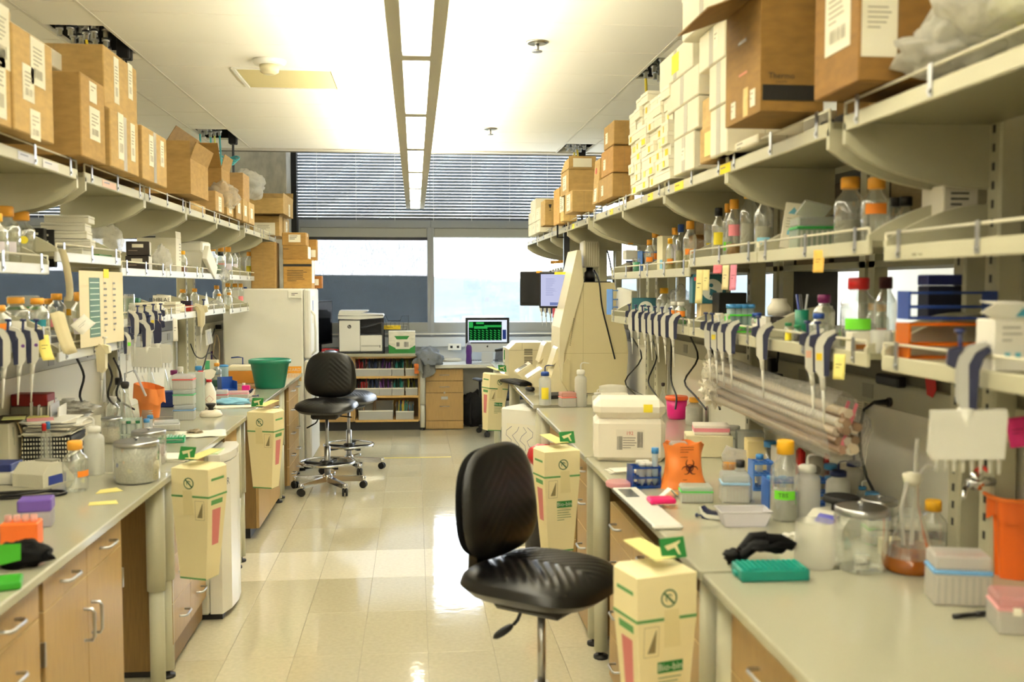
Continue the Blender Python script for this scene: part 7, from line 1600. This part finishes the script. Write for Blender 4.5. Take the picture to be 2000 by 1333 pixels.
t = T('laptop', 'closed white laptop lying on a dark box against the wall panel', 'laptop', atx(1782, 1.50), -.3); B(C('20242C', rough=.4)).box(0, 0, 0, .24, .17, .05, b=.006).make('base', t); B(C('E6E2D2', rough=.35)).box(-.005, .005, .0505, .25, .18, .022, b=.008).make('lid', t)
t = T('wall_calendar', 'narrow calendar strip with a teal top on the wall panel', 'calendar', PX(1682, 750, 1.62), 0); B(C('C9C4AE', rough=.8)).bb(-.0012, 0, -.03, .03, -.12, 0).make('sheet', t); B(C('2F8A80')).bb(-.002, -.0013, -.025, .025, -.026, -.004).make('header', t); lines(t, face((-.0014, 0, -.035), (-1, 0, 0)), .045, 9, .009, C('6A6656'), name='print', h=.25)
pk = PX(1745, 786, 1.615); t = T('power_plug', 'black power plug with its lead pushed into the power channel', 'plug', pk, 0); B(BLACK).cyl((0, 0, 0), (-.02, .0, 0), .016, n=12).cyl((-.02, 0, 0), (-.055, .03, -.004), .011, .007, n=10).make('body', t)
B(BLACK).tube([(-.055, .03, -.004), (-.08, .05, -.03), (-.09, .06, -.1), (-.09, .05, -.18), (-.08, .02, -.26), (-.06, -.02, -.33), (-.05, -.06, -.40)], .0055, 7).make('lead', t)
o = B(C('C81E1E', rough=.6)).add([(0, -.03, 0), (0, .035, .005), (0, .02, -.05), (0, -.015, -.055), (0, -.035, -.03)], [(4, 3, 2, 1, 0)]).make('red_sticker', None, PX(1818, 742, 1.6), solid=.001); tag(o, 'torn red sticker on the power channel under the orange rack', 'sticker')
# front items
t = tipbox('translucent pipette tip box with a blue band and red tape at the front', at(1896, 1190, .0, .06), .135, .09, .125, '6FA4D4', -.25, strip='r', base='E6E0D6', lid='E6E2DC', a=.85)
t = tipbox('clear box with a pink lid at the lower right picture edge', at(1985, 1245, .04, .05), .12, .1, .085, 'D8A0A0', -.3, lid='E4B4B4', a=.7, ribs=False); B(PAPER).box(-.02, -.052, .045, .018, .002, .018).make('latch', t)
t = T('marker_pen', 'black marker pen lying in front of the tip box', 'pen', at(1897, 1206, 0, 0, .006), .15); B(BLACK).cyl((-.05, 0, 0), (.012, 0, 0), .0058, n=10).make('barrel', t); B(C('141416', rough=.3)).cyl((.012, 0, 0), (.05, 0, 0), .0066, n=10).make('cap', t)
t = T('biohazard_bag', 'deep orange waste bag folded over a frame at the picture edge', 'bag', at(1985, 1135, .04, .05), -.1); OD = C('E8681C', rough=.4)
def od(i, j):
    a = 2 * PI * i; k = (abs(math.cos(a)) ** 4 + abs(math.sin(a)) ** 4) ** -.25; s = .075 - .012 * (1 - j) + .004 * math.sin(9 * a); return (s * k * math.cos(a), s * .8 * k * math.sin(a), .215 * j)
B(OD).grid(36, 10, od).make('bag', t)
def oe(i, j):
    a = 2 * PI * i; k = (abs(math.cos(a)) ** 4 + abs(math.sin(a)) ** 4) ** -.25; s = .081 + .004 * math.sin(7 * a); return (s * k * math.cos(a), s * .8 * k * math.sin(a), .215 - .055 * j - .01 * math.sin(5 * a) * j)
B(OD).grid(36, 4, oe).make('cuff', t); B(C('F07A2A')).tube([(.083 * ((abs(math.cos(a)) ** 4 + abs(math.sin(a)) ** 4) ** -.25) * math.cos(a), .0664 * ((abs(math.cos(a)) ** 4 + abs(math.sin(a)) ** 4) ** -.25) * math.sin(a), .215) for a in [i * PI / 16 for i in range(32)]], .006, 6, closed=True).make('rim', t)
t = T('tube_rack', 'dark teal flat 96 place rack at the bench edge under the black glove', 'rack', at(1517, 1138, .0, .05), -.03, 'front edge racks'); TE = C('0A8072', rough=.4); B(TE).box(0, 0, 0, .185, .095, .032, b=.004).make('base', t)
b = B(C('0E9484', rough=.35)); [b.cyl((-.079 + .0143 * i, -.036 + .012 * j, .032), (-.079 + .0143 * i, -.036 + .012 * j, .036), .0052, n=6) for i in range(12) for j in range(7)]; b.make('well', t)['kind'] = 'stuff'; B(TE).box(.095, 0, .006, .01, .03, .012, b=.002).box(-.095, 0, .006, .01, .03, .012, b=.002).make('latch', t)
def fing(pts, r): return B(C('060607', rough=.6, sp=.15)).tube(pts, r, 10)
t = T('glove', 'crumpled black nitrile glove lying on the dark teal rack', 'glove', at(1487, 1112, -.0, .04, .004), .1, 'black gloves'); t.scale = (1.25, 1.2, 1.15)
n_, m_, fn = crumple((.03, 0, .045), (.05, .035, .016), 91, .5, 26, 16); B(C('060607', rough=.6, sp=.15)).grid(n_, m_, fn).make('palm', t); n_, m_, fn = crumple((-.045, .01, .018), (.025, .022, .018), 93, .5, 18, 12); B(C('060607', rough=.6, sp=.15)).grid(n_, m_, fn).make('cuff', t)
for k, q in enumerate((([(-.03, .01, .03), (0, .02, .058), (.03, .012, .062)], [.014, .016, .014]), ([(.02, -.01, .06), (.05, -.015, .058), (.078, -.022, .044)], [.016, .016, .012]), ([(-.04, -.005, .02), (-.01, -.01, .045), (.02, -.02, .05)], [.012, .013, .011]))): B(C('060607', rough=.6, sp=.15)).tube(q[0], q[1], 10).make('finger', t)
t = pipette('white and navy pipette lying flat on the bench beside the clear tray', at(1372, 1012, 0, 0, .016), 0, .14, 0, None); t.rotation_euler = (PI / 2, 0, -PI / 2 - .75); t.scale = (1.15, 1.15, 1.15)
o = B(C('E0186E', rough=.4)).box(0, 0, 0, .092, .065, .017, b=.004).make('pink_lid', None, at(1294, 993, .0, .02, .016), .02); tag(o, 'bright pink plastic lid lying on the white framed tray', 'rack')
t = T('framed_tray', 'white framed flat tray with grey face overhanging the bench edge', 'tray', Vector((.80, 3.40, Z)), .02); b = B(C('F0EEE6', rough=.35)); b.box(0, .0, 0, .10, .62, .013, b=.006); b.make('body', t); B(C('5E605A', rough=.3)).bb(-.0518, -.0502, -.29, .29, .001, .012).box(-.01, .2, .0132, .05, .14, .001).make('panel', t)
t = T('tablet_stand', 'small white folded stand with a yellow strip behind the pink lid', 'stand', at(1313, 978, .01, .05, 0), .2); B(WHITE).add([(-.04, 0, .0), (.0, 0, .032), (.035, 0, .0), (-.04, .03, .0), (.0, .03, .032), (.035, .03, 0)], [(0, 1, 4, 3), (1, 2, 5, 4)]).make('body', t, solid=.004); B(C('F0A83A')).box(.022, -.003, .012, .012, .03, .003, rot=(0, .7, 0)).make('strip', t)
# middle distance, carton side
wash('clear wash bottle with a blue cap and a yellow warning diamond', at(1066, 793, .0, .04), 24, 78, 'b', 'E4E8E8', 'y', side=1, a=.5)
wash('white wash bottle with black print near the foam cooler', at(1136, 796, .0, .04), 24, 86, 'w', 'E6E4DA', side=1)
t = wash('small white reagent bottle with a black ring before the white instrument box', at(1168, 800, .0, .03), 20, 38, 'w', 'E8E6DC', side=1); 
tipbox('clear box with a salmon red lid between the two wash bottles', at(1110, 796, .0, .04), .10, .09, .095, 'E07A70', .1, lid='EAB8A8')
t = tbox('instrument_box', 'low white lidded box with handwriting behind the small reagent bottle', 'box', at(1185, 800, .06, .1), .19, .13, .09, 'E6E0CE', -.1)
o = B(C('DDD8C8', rough=.6)).grid(10, 6, lambda i, j: ((i - .5) * .21 * (1 - .12 * j) - .01 * j, .03 * j + .012 * math.sin(6 * i), .105 * j * (1 - .35 * (i - .55) ** 2))).make('plastic_sheet', None, at(1200, 785, .02, .10) + Vector((0, 0, .0)), -.1, solid=.002); tag(o, 'pale stiff sheet standing behind the low white instrument box', 'sheet')
B(C('3F8A5A')).bb(-.035, -.032, .0, .002, .02, .05).bb(-.02, -.017, .0, .002, .02, .05).make('print', o)
for k in range(2): t = carton('carton', ('lower', 'upper')[k] + ' flat brown carton beside the tall imaging cabinet', 'box', at(1190, 770, .02, .12).x + .01 * k, at(1190, 770, .02, .12).y, Z + .0 + k * .071, .25 - .02 * k, .14, .07, ('9A6E34', 'B08444')[k], -.05, 'flat brown cartons'); t.location.z = Z + .061 + k * .0715; t.location.y += .12
o = B(C('F0C82A')).add([(-.15, -.06, .1), (-.12, -.07, .13), (-.12, -.07, .06), (-.16, -.055, .05)], [(0, 1, 2, 3)]).make('tape', t, (0, 0, -.05), solid=.001)
t = T('sharps_container', 'magenta pink sharps cup with an orange rim behind the foam cooler', 'container', at(1308, 825, .08, .15), 0); B(C('D8147E', 'plain', .3)).lathe([(.05, 0), (.055, .02), (.062, .115)], 20).make('body', t); B(C('F0602A', rough=.4)).lathe([(.066, .112), (.068, .125), (.062, .135)], 20).make('rim', t)
for k, u in enumerate((1353, 1393)): bottle('foil wrapped bottle with an orange cap, %s behind the foam cooler' % ('left one', 'right one')[k], at(u, 838, .05, .15), 34, 54, 'o', None, None, mat=C('C9C6BC', 'foil', .25))
tbox('carton', 'cream corrugated box under the white and pink kit box', 'box', at(1375, 900, .06, .14), .21, .15, .10, 'DDD3AE', -.2, rough=.7)
t = tbox('kit_box', 'white kit box with a pink band on the cream corrugated box', 'box', at(1380, 900, .06, .14, .1008), .16, .12, .045, 'F0E8DC', -.2); B(C('E48A98')).box(0, 0, .014, .1615, .1215, .018, b=.001).make('band', t)
# cables and clutter on the wall behind
for k in range(6):
    u = 1235 + 38 * k
    cable('black lead hanging behind the pipettes, %s from the tall imaging cabinet' % ORD[k], [PX(u, 660, 1.56), PX(u + 18 - 9 * k % 23, 700, 1.54), PX(u - 14 + 7 * k % 19, 745, 1.5), PX(u + 10, 775, 1.48), PX(u + 30 - 11 * (k % 3), 800, 1.46)], .0055)
cable('white vacuum tube rising behind the magenta cup', [at(1255, 805, .12, .2, 0), at(1256, 800, .14, .2, .12), at(1262, 800, .16, .2, .22), at(1275, 800, .2, .2, .3)], .009, 'D9D6CA')
t = T('power_strip', 'grey power supply box behind the magenta cup', 'power supply', at(1345, 820, .22, .4)); B(C('A09C8C', rough=.5)).box(0, 0, 0, .3, .12, .16, b=.006).make('body', t); B(C('3A3A3A')).box(.02, -.061, .1, .2, .002, .03).make('panel', t)
flask('conical flask with a dark stopper behind the magenta cup', at(1283, 812, .1, .25), 22, 50, None, '2A1E16')
# ================================================================== instruments
Yi = 7.15; BG = C('D3C69C', rough=.5); BG2 = C('DCD2B0', rough=.45)
def ix(u): return PY(u, 700, Yi).x
def iz(v): return PY(1160, v, Yi).z
t = T('imaging_cabinet', 'tall beige gel imaging cabinet with a sloping front and a camera on top', 'instrument', (ix(1165), Yi, WZ))
def q2(l): return [(ix(u) - ix(1165), max(.002, iz(v) - WZ)) for u, v in l]
B(BG).prism(q2([(1112, 768), (1100, 745), (1100, 690), (1139, 552), (1199, 552), (1212, 610), (1224, 660), (1227, 690), (1222, 768)]), 'y', 0, .42).make('body', t)
B(BG2).prism(q2([(1097, 745), (1092, 700), (1093, 640), (1126, 489), (1133, 489), (1139, 552), (1101, 690), (1101, 745)]), 'y', -.012, .43).make('front_panel', t)
B(C('C9BC92', rough=.5)).prism(q2([(1112, 768), (1098, 746), (1099, 712), (1108, 700), (1113, 705), (1114, 768)]), 'y', -.015, .43).make('door', t)
B(C('B8AA80')).bb(ix(1100) - ix(1165), ix(1226) - ix(1165), -.0015, .42, iz(691) - WZ, iz(690) - WZ).make('seam', t); B(C('B8AA80')).bb(ix(1138.5) - ix(1165), ix(1139.3) - ix(1165), -.0015, 0, iz(765) - WZ, iz(556) - WZ).make('seam', t)
b = B(C('8F8462'))
for k in range(14): x, z = q2([(1113 + k * .55, 675 - k * 3.9)])[0]; b.bb(x - .004, x + .004, -.013, -.011, z, z + .008)
b.make('vent', t)['kind'] = 'stuff'
B(BLACK).bb(ix(1140) - ix(1165), ix(1195) - ix(1165), .05, .3, iz(552) - WZ, iz(550) - WZ).make('top_plate', t)
cx = ix(1158) - ix(1165); o = B(BLACK).lathe([(.04, iz(550) - WZ), (.04, iz(532) - WZ), (.025, iz(529) - WZ), (.025, iz(522) - WZ)], 18, c=(cx, .15, 0)).make('lens', t); B(C('BEB79F', 'plain', .35)).bb(ix(1142) - ix(1165), ix(1173) - ix(1165), .06, .24, iz(522) - WZ, iz(469) - WZ, b=.01).make('camera', t)
b = B(C('8F8970'))
for k in range(6): b.bb(ix(1146 + 4.4 * k) - ix(1165), ix(1147 + 4.4 * k) - ix(1165), .0585, .0605, iz(519) - WZ, iz(473) - WZ)
b.make('fin', t)['kind'] = 'stuff'; tbk = carton('carton', 'flat brown carton at the bottom of the pile beside the imaging cabinet', 'box', at(1190, 770, .02, .24).x, at(1190, 770, .02, .24).y, Z, .24, .14, .06, '8E652E', .05, 'flat brown cartons')
cable('black cable running from the camera down the imaging cabinet face', [PY(1163, 528, Yi - .01) + Vector((0, .06, 0)), PY(1170, 550, Yi - .02), PY(1176, 600, Yi - .02), PY(1188, 650, Yi - .02), PY(1201, 702, Yi - .03)], .006)
cable('black cable hanging from the upper shelf beside the imaging cabinet', [PY(1180, 470, Yi + .3), PY(1190, 505, Yi + .32), PY(1197, 545, Yi + .3), PY(1206, 590, Yi + .33)], .006)
# thermal cyclers
t = T('thermal_cycler', 'beige thermal cycler with a sloping control panel before the imaging cabinet', 'instrument', at(1068, 772, .05, .25), 0)
for k, (dy, dx) in enumerate(((0, 0), (.36, -.02))):
    if k: t = T('thermal_cycler', 'second beige thermal cycler behind the first one', 'instrument', at(1068, 772, .02, .72), 0)
    B(BG2).prism([(-.05, 0), (.19, 0), (.19, .22), (.12, .25), (.04, .24), (.0, .12), (-.05, .06)], 'y', -.12, .14).make('body', t)
    B(BG2).prism([(-.17, .10), (-.13, .06), (-.04, .02), (.02, .10), (.0, .13), (-.06, .17)], 'y', -.1, .12).make('control_panel', t)
    B(C('ECE6D4', rough=.3)).prism([(-.172, .104), (-.168, .112), (-.062, .18), (-.058, .172)], 'y', -.085, .105).make('screen_frame', t); B(C('4A4A46', rough=.2)).prism([(-.15, .1245), (-.148, .1265), (-.088, .1655), (-.086, .1635)], 'y', -.06, .08).make('screen', t)
    B(BG2).prism([(.0, .19), (.04, .32), (.06, .345), (.17, .345), (.19, .30), (.19, .225), (.06, .245)], 'y', -.11, .13).make('lid', t)
t = T('small_tub', 'white tub with a brown rim sitting on the thermal cycler', 'tub', PY(1082, 665, 7.95)); t.location.z = WZ + .346; t.location.y = 7.62; t.location.x = at(1068, 772, .05, .25).x + .12; B(WHITE).box(0, 0, 0, .1, .1, .07, b=.006).make('body', t); B(C('B07A5A')).box(0, 0, .0705, .104, .104, .012, b=.002).make('rim', t)
t = T('laser_printer', 'beige laser printer with side vents near the desk end of the bench', 'printer', at(1025, 745, .04, .3), 0)
B(C('D2C8A6', rough=.5)).prism([(-.16, .0), (.17, .0), (.17, .30), (.12, .31), (-.10, .31), (-.16, .25)], 'y', -.16, .2).make('body', t); B(C('9A9278')).bb(-.155, .165, -.1615, -.1605, .245, .248).bb(-.05, -.047, -.1615, -.1605, .248, .305).make('seam', t)
b = B(C('4A4536'))
for k in range(14): b.bb(-.03, .04, -.1618, -.1602, .05 + k * .0135 + (.012 if k > 4 else 0) + (.012 if k > 9 else 0), .057 + k * .0135 + (.012 if k > 4 else 0) + (.012 if k > 9 else 0))
b.make('vent', t)['kind'] = 'stuff'
t = T('keyboard', 'black keyboard at the bench edge before the laser printer', 'keyboard', at(1008, 752, .02, .1), .3); B(C('141416')).box(0, 0, 0, .14, .42, .02, b=.004).make('base', t); b = B(C('24262A')); [b.box(-.05 + .025 * i, -.19 + .0195 * j, .02, .02, .016, .005) for i in range(5) for j in range(20)]; b.make('key', t)['kind'] = 'stuff'
t = T('mouse', 'black computer mouse with a yellow patch before the thermal cycler', 'mouse', at(1034, 766, .01, .05), .4); cushion(B(C('18181A', rough=.35)), .06, .1, .035, 0, 2.4, 14).make('body', t); B(C('E0A81E')).box(0, .01, .0345, .02, .03, .002).make('patch', t)
t = T('keyboard', 'black angled keyboard with yellow marks behind the blue capped wash bottle', 'keyboard', at(1098, 782, .05, .16), .25); B(C('141414')).box(0, 0, 0, .28, .12, .03, b=.006, rot=(.1, 0, 0)).make('base', t); B(C('D8B81E')).box(.0, -.03, .03, .05, .012, .004).make('mark', t)
t = tbox('kit_box', 'green and white box on the bench end beside the desk computer', 'box', at(993, 712, .03, .3), .11, .1, .16, 'ECE8DA'); B(GREEN).bb(-.054, .054, -.051, -.0502, .03, .13).make('print', t)
# monitors on the dark pole
p = PX(1097, 470, 1.13); MP_Y = p.y + .02
t = T('monitor_pole', 'black metal pole clamped to the upper shelf carrying two monitors', 'pole', (1.17, p.y + .02, 0)); B(C('17191F', rough=.4)).bb(-.022, .022, -.022, .022, WZ + .001, 2.2).make('pole', t); B(BLACK).tube([(-.07, 0, 2.2), (-.07, 0, 2.07), (0, 0, 2.07)], .007, 6).tube([(-.07, 0, 2.2), (0, 0, 2.2)], .007, 6).make('clamp', t); B(BLACK).cyl((0, -.02, 1.68), (0, -.1, 1.68), .02, n=10).make('arm', t)
def monitor(l, uc, vc, y, rot, wd, h, scr):
    p = PY(uc, vc, y); t = T('monitor', l, 'monitor', p, rot, 'pole mounted monitors'); B(BLACK).box(0, 0, -h / 2, wd, .035, h, b=.006).make('panel', t)
    if scr:
        s_ = B(C('C9CCEC', 'emit', s=.5)).box(0, -.0185, -h / 2 + .016, wd - .03, .002, h - .032).make('screen', t)
        b = B(C('9296C4', 'emit', s=.45))
        for k in range(9): b.quad((-wd * .3, -.02, h * .3 - k * h * .055), (-wd * .3 + wd * R.uniform(.1, .35), -.02, h * .3 - k * h * .055), (-wd * .3 + wd * .2, -.02, h * .3 - k * h * .055 + .003), (-wd * .3, -.02, h * .3 - k * h * .055 + .003))
        b.make('text_line', s_)['kind'] = 'stuff'; B(C('7F8CC0', 'emit', s=.45)).box(.02, -.0202, -h * .42, wd * .5, .0008, h * .08).make('window', s_); B(STK['y']).box(.03, -.019, h / 2 - .02, .09, .002, .02).make('note', t)
    else:
        B(C('15171D', rough=.15)).box(0, -.0185, -h / 2 + .016, wd - .03, .002, h - .032).make('screen', t); B(C('E8A02A')).box(.04, -.019, h / 2 - .014, .05, .002, .018).make('note', t)
    B(BLACK).box(0, .022, -.05, .1, .03, .1).tube([(0, .03, 0), Matrix.Rotation(-rot, 4, 'Z') @ (Vector((1.15, MP_Y, p.z)) - p)], .014, 8).make('mount', t); return t
monitor('monitor with a bright lilac window on its screen on the dark pole', 1088, 567, p.y - .12, math.radians(-28), .28, .275, True)
monitor('dark screened monitor with an orange tab on the window side of the pole', 1046, 564, p.y + .13, math.radians(-32), .26, .27, False)
# ================================================================== the neighbouring bench behind the carton side shelves
def backbay(s, x0, i, y0, y1, l):
    t = T('neighbour_shelf', l, 'shelf', (x0, y0, 0), group='shelves of the neighbouring bench')
    L = y1 - y0
    for z in (1.48, 1.76, 2.14): B(BEIGE_SHADE).bb(min(0, s * .34), max(0, s * .34), .01, L - .01, z, z + .025).make('board', t)
    B(TOP).bb(min(0, s * .75), max(0, s * .75), 0, L, WZ - .03, WZ).make('worktop', t)
    for k in range(2): B(BEIGE).bb(min(0, s * .05), max(0, s * .05), .02 + k * (L - .08), .07 + k * (L - .08), 0, 2.2).make('upright', t)
for i, (y0, y1) in enumerate(RB): backbay(1, XPR + .14, i, y0, y1, 'neighbouring shelf behind the carton side, ' + n_r[i])
for i, (y0, y1) in enumerate(RB[:6]):
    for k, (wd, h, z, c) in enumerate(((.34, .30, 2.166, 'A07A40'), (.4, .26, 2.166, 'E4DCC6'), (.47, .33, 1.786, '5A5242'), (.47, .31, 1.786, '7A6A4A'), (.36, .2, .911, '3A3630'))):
        y = y0 + (.24 if k % 2 == 0 else .64) + R.uniform(-.03, .03)
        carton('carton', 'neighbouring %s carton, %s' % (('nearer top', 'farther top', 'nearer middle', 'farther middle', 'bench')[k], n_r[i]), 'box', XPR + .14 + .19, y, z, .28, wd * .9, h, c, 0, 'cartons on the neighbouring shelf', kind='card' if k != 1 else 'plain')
# ================================================================== further clutter along the back of both benches
t = T('file_rack', 'white papers standing in a black wire file rack under the lower shelf', 'rack', Vector((-1.70, YX(88, -1.70), Z)), .15)
B(BLACK).box(0, 0, 0, .16, .2, .01).box(-.075, 0, .01, .006, .2, .1).box(.075, 0, .01, .006, .2, .1).make('frame', t)
for k in range(6): B(C(('EDEBE4', 'DCDDE4', 'F1EFE8')[k % 3], rough=.8)).box(-.055 + .021 * k, 0, .011, .006, .19, .24 - .012 * (k % 3), rot=(0, .05 * (k % 2), 0)).make('sheet', t)
t = flask('filter flask with black stopper and clear tube left of the orange bag', Vector((-1.52, YX(240, -1.52), Z)), 46, 96, None, '1A1614')
B(C('D8DADA', 'frost', .3, a=.6)).tube([(0, 0, .25), (0, 0, .32), (.05, 0, .34), (.1, .02, .2)], .006, 6).make('side_tube', t)
for k, (u, c, l) in enumerate(((24, 'r', 'small red capped tube standing by the dark red box'), (33, 'lb', 'small blue capped tube standing by the dark red box'))):
    bottle(l, Vector((-1.60, YX(u, -1.60) + .30, Z)), 14, 84, c, None, None)
for k, (u, x, w_, h_, cap, l) in enumerate(((215, -1.66, 26, 62, 'w', 'clear squat bottle behind the foil wrapped flask'), (228, -1.74, 24, 80, 'k', 'black capped clear bottle behind the green tube rack'), (349, -1.66, 20, 58, 'w', 'white capped clear bottle behind the stack of tip boxes'), (385, -1.60, 22, 50, 'lb', 'light blue capped bottle left of the spray bottle'), (421, -1.62, 18, 36, 'o', 'orange capped bottle behind the blue crate'))):
    bottle(l, Vector((x, YX(u, x), Z)), w_, h_, cap, ('D8D4C4', .6), None)
t = T('folded_paper', 'striped white folded paper pinned under the lower shelf by the black plug', 'paper', PX(404, 645, -1.70), 0); B(PAPER).add([(0, -.07, 0), (.02, .06, .01), (.03, .09, -.11), (.0, -.03, -.13)], [(0, 1, 2, 3)]).make('sheet', t, solid=.001)
b = B(C('8A93A8'))
for k in range(4): b.add([(.0135 + .004 * k, -.05 + .028 * k, -.01), (.015 + .004 * k, -.045 + .028 * k, -.01), (.018 + .004 * k, -.02 + .028 * k, -.115), (.0165 + .004 * k, -.025 + .028 * k, -.115)], [(0, 1, 2, 3)])
b.make('stripe', t)
t = T('plug_adapter', 'black plug adapter on the grey power channel near the fridge', 'plug', PX(421, 639, -1.812), 0); B(BLACK).box(.028, 0, -.02, .05, .06, .04, b=.005).make('body', t)
cable('black lead drooping from the plug adapter near the fridge', [PX(419, 643, -1.71), PX(414, 660, -1.70), PX(405, 690, -1.69), PX(398, 715, -1.69), PX(390, 735, -1.68)], .006)
cable('thin black leads crossing below the electronic pipette', [PX(372, 672, -1.74), PX(382, 695, -1.72), PX(396, 700, -1.72), PX(410, 690, -1.72), PX(425, 705, -1.72)], .005)
# carton side
t = T('plug_adapter', 'black plug adapters hanging below the lower shelf beside the single pipette', 'plug', PX(1518, 705, 1.58), 0); B(BLACK).box(-.02, 0, -.05, .04, .035, .06, b=.006).box(-.02, -.02, -.075, .05, .09, .022, b=.004).make('body', t)
cable('black lead rising from the plug adapters to the lower shelf', [PX(1518, 708, 1.565), PX(1520, 690, 1.56), PX(1517, 670, 1.56), PX(1521, 655, 1.57)], .005)
t = T('power_strip', 'grey rounded power strip on the splash board above the clear sleeves', 'power supply', PX(1550, 765, 1.58), 0); B(C('B9B6A6', rough=.5)).box(-.012, 0, -.03, .03, .2, .07, b=.012).make('body', t); B(DARK).cyl((-.026, -.07, .005), (-.029, -.07, .005), .02, n=14).make('socket', t)
t = tbox('kit_box', 'dark red box lying on the power channel behind the pipette group of four', 'box', Vector((1.60, YX(1443, 1.60), 1.4305)), .06, .2, .06, '7E1210')
t = T('power_strip', 'black power strip under the nearest lower shelf', 'power supply', PX(1748, 745, 1.60), 0); B(BLACK).box(-.015, 0, -.015, .035, .16, .035, b=.006).make('body', t)
jar('second large glass jar with a dark steel lid behind the first', Vector((1.40, YX(1742, 1.40) + .05, Z)), 70, 92, 's', ('CFC8B8', .3))
t = T('chrome_valve', 'chrome gas valve with a lever on the shelf post at the picture edge', 'valve', Vector((1.53, 2.52, 1.165)), 0)
B(CHROME).cyl((.02, 0, 0), (-.06, -.01, 0), .012, n=12).cyl((-.03, 0, -.02), (-.03, 0, .03), .016, n=12).cyl((-.06, -.01, 0), (-.1, -.06, -.03), .008, .006, 10).make('body', t); B(C('C8281E')).tube([(-.03, 0, .03), (-.03, -.03, .045), (-.03, -.06, .04)], .006, 6).make('lever', t)
for k, (u, x, w_, h_, cap, l) in enumerate(((1508, 1.46, 26, 66, 'lb', 'light blue capped tube behind the red taped bottle'), (1628, 1.54, 24, 62, 'lb', 'light blue capped tube between the two navy capped wash bottles'), (1712, 1.5, 26, 60, 'lb', 'light blue capped tube right of the crimson caps'), (1436, 1.47, 24, 56, 'w', 'white capped clear pot behind the smaller clear bag'))):
    bottle(l, Vector((x, YX(u, x), Z)), w_, h_, cap, None, None, tall=.8, capw=1.05)
tbox('instrument_box', 'beige slanted box under the red and grey bottle holder', 'box', Vector((1.42, YX(1480, 1.42), Z)), .08, .12, .14, 'CDBB84', -.2, rough=.6)
tbox('kit_box', 'white box with small print behind the large blue tube rack', 'box', Vector((1.50, YX(1540, 1.50), Z)), .1, .1, .13, 'DAD6CC', -.1, rough=.6)
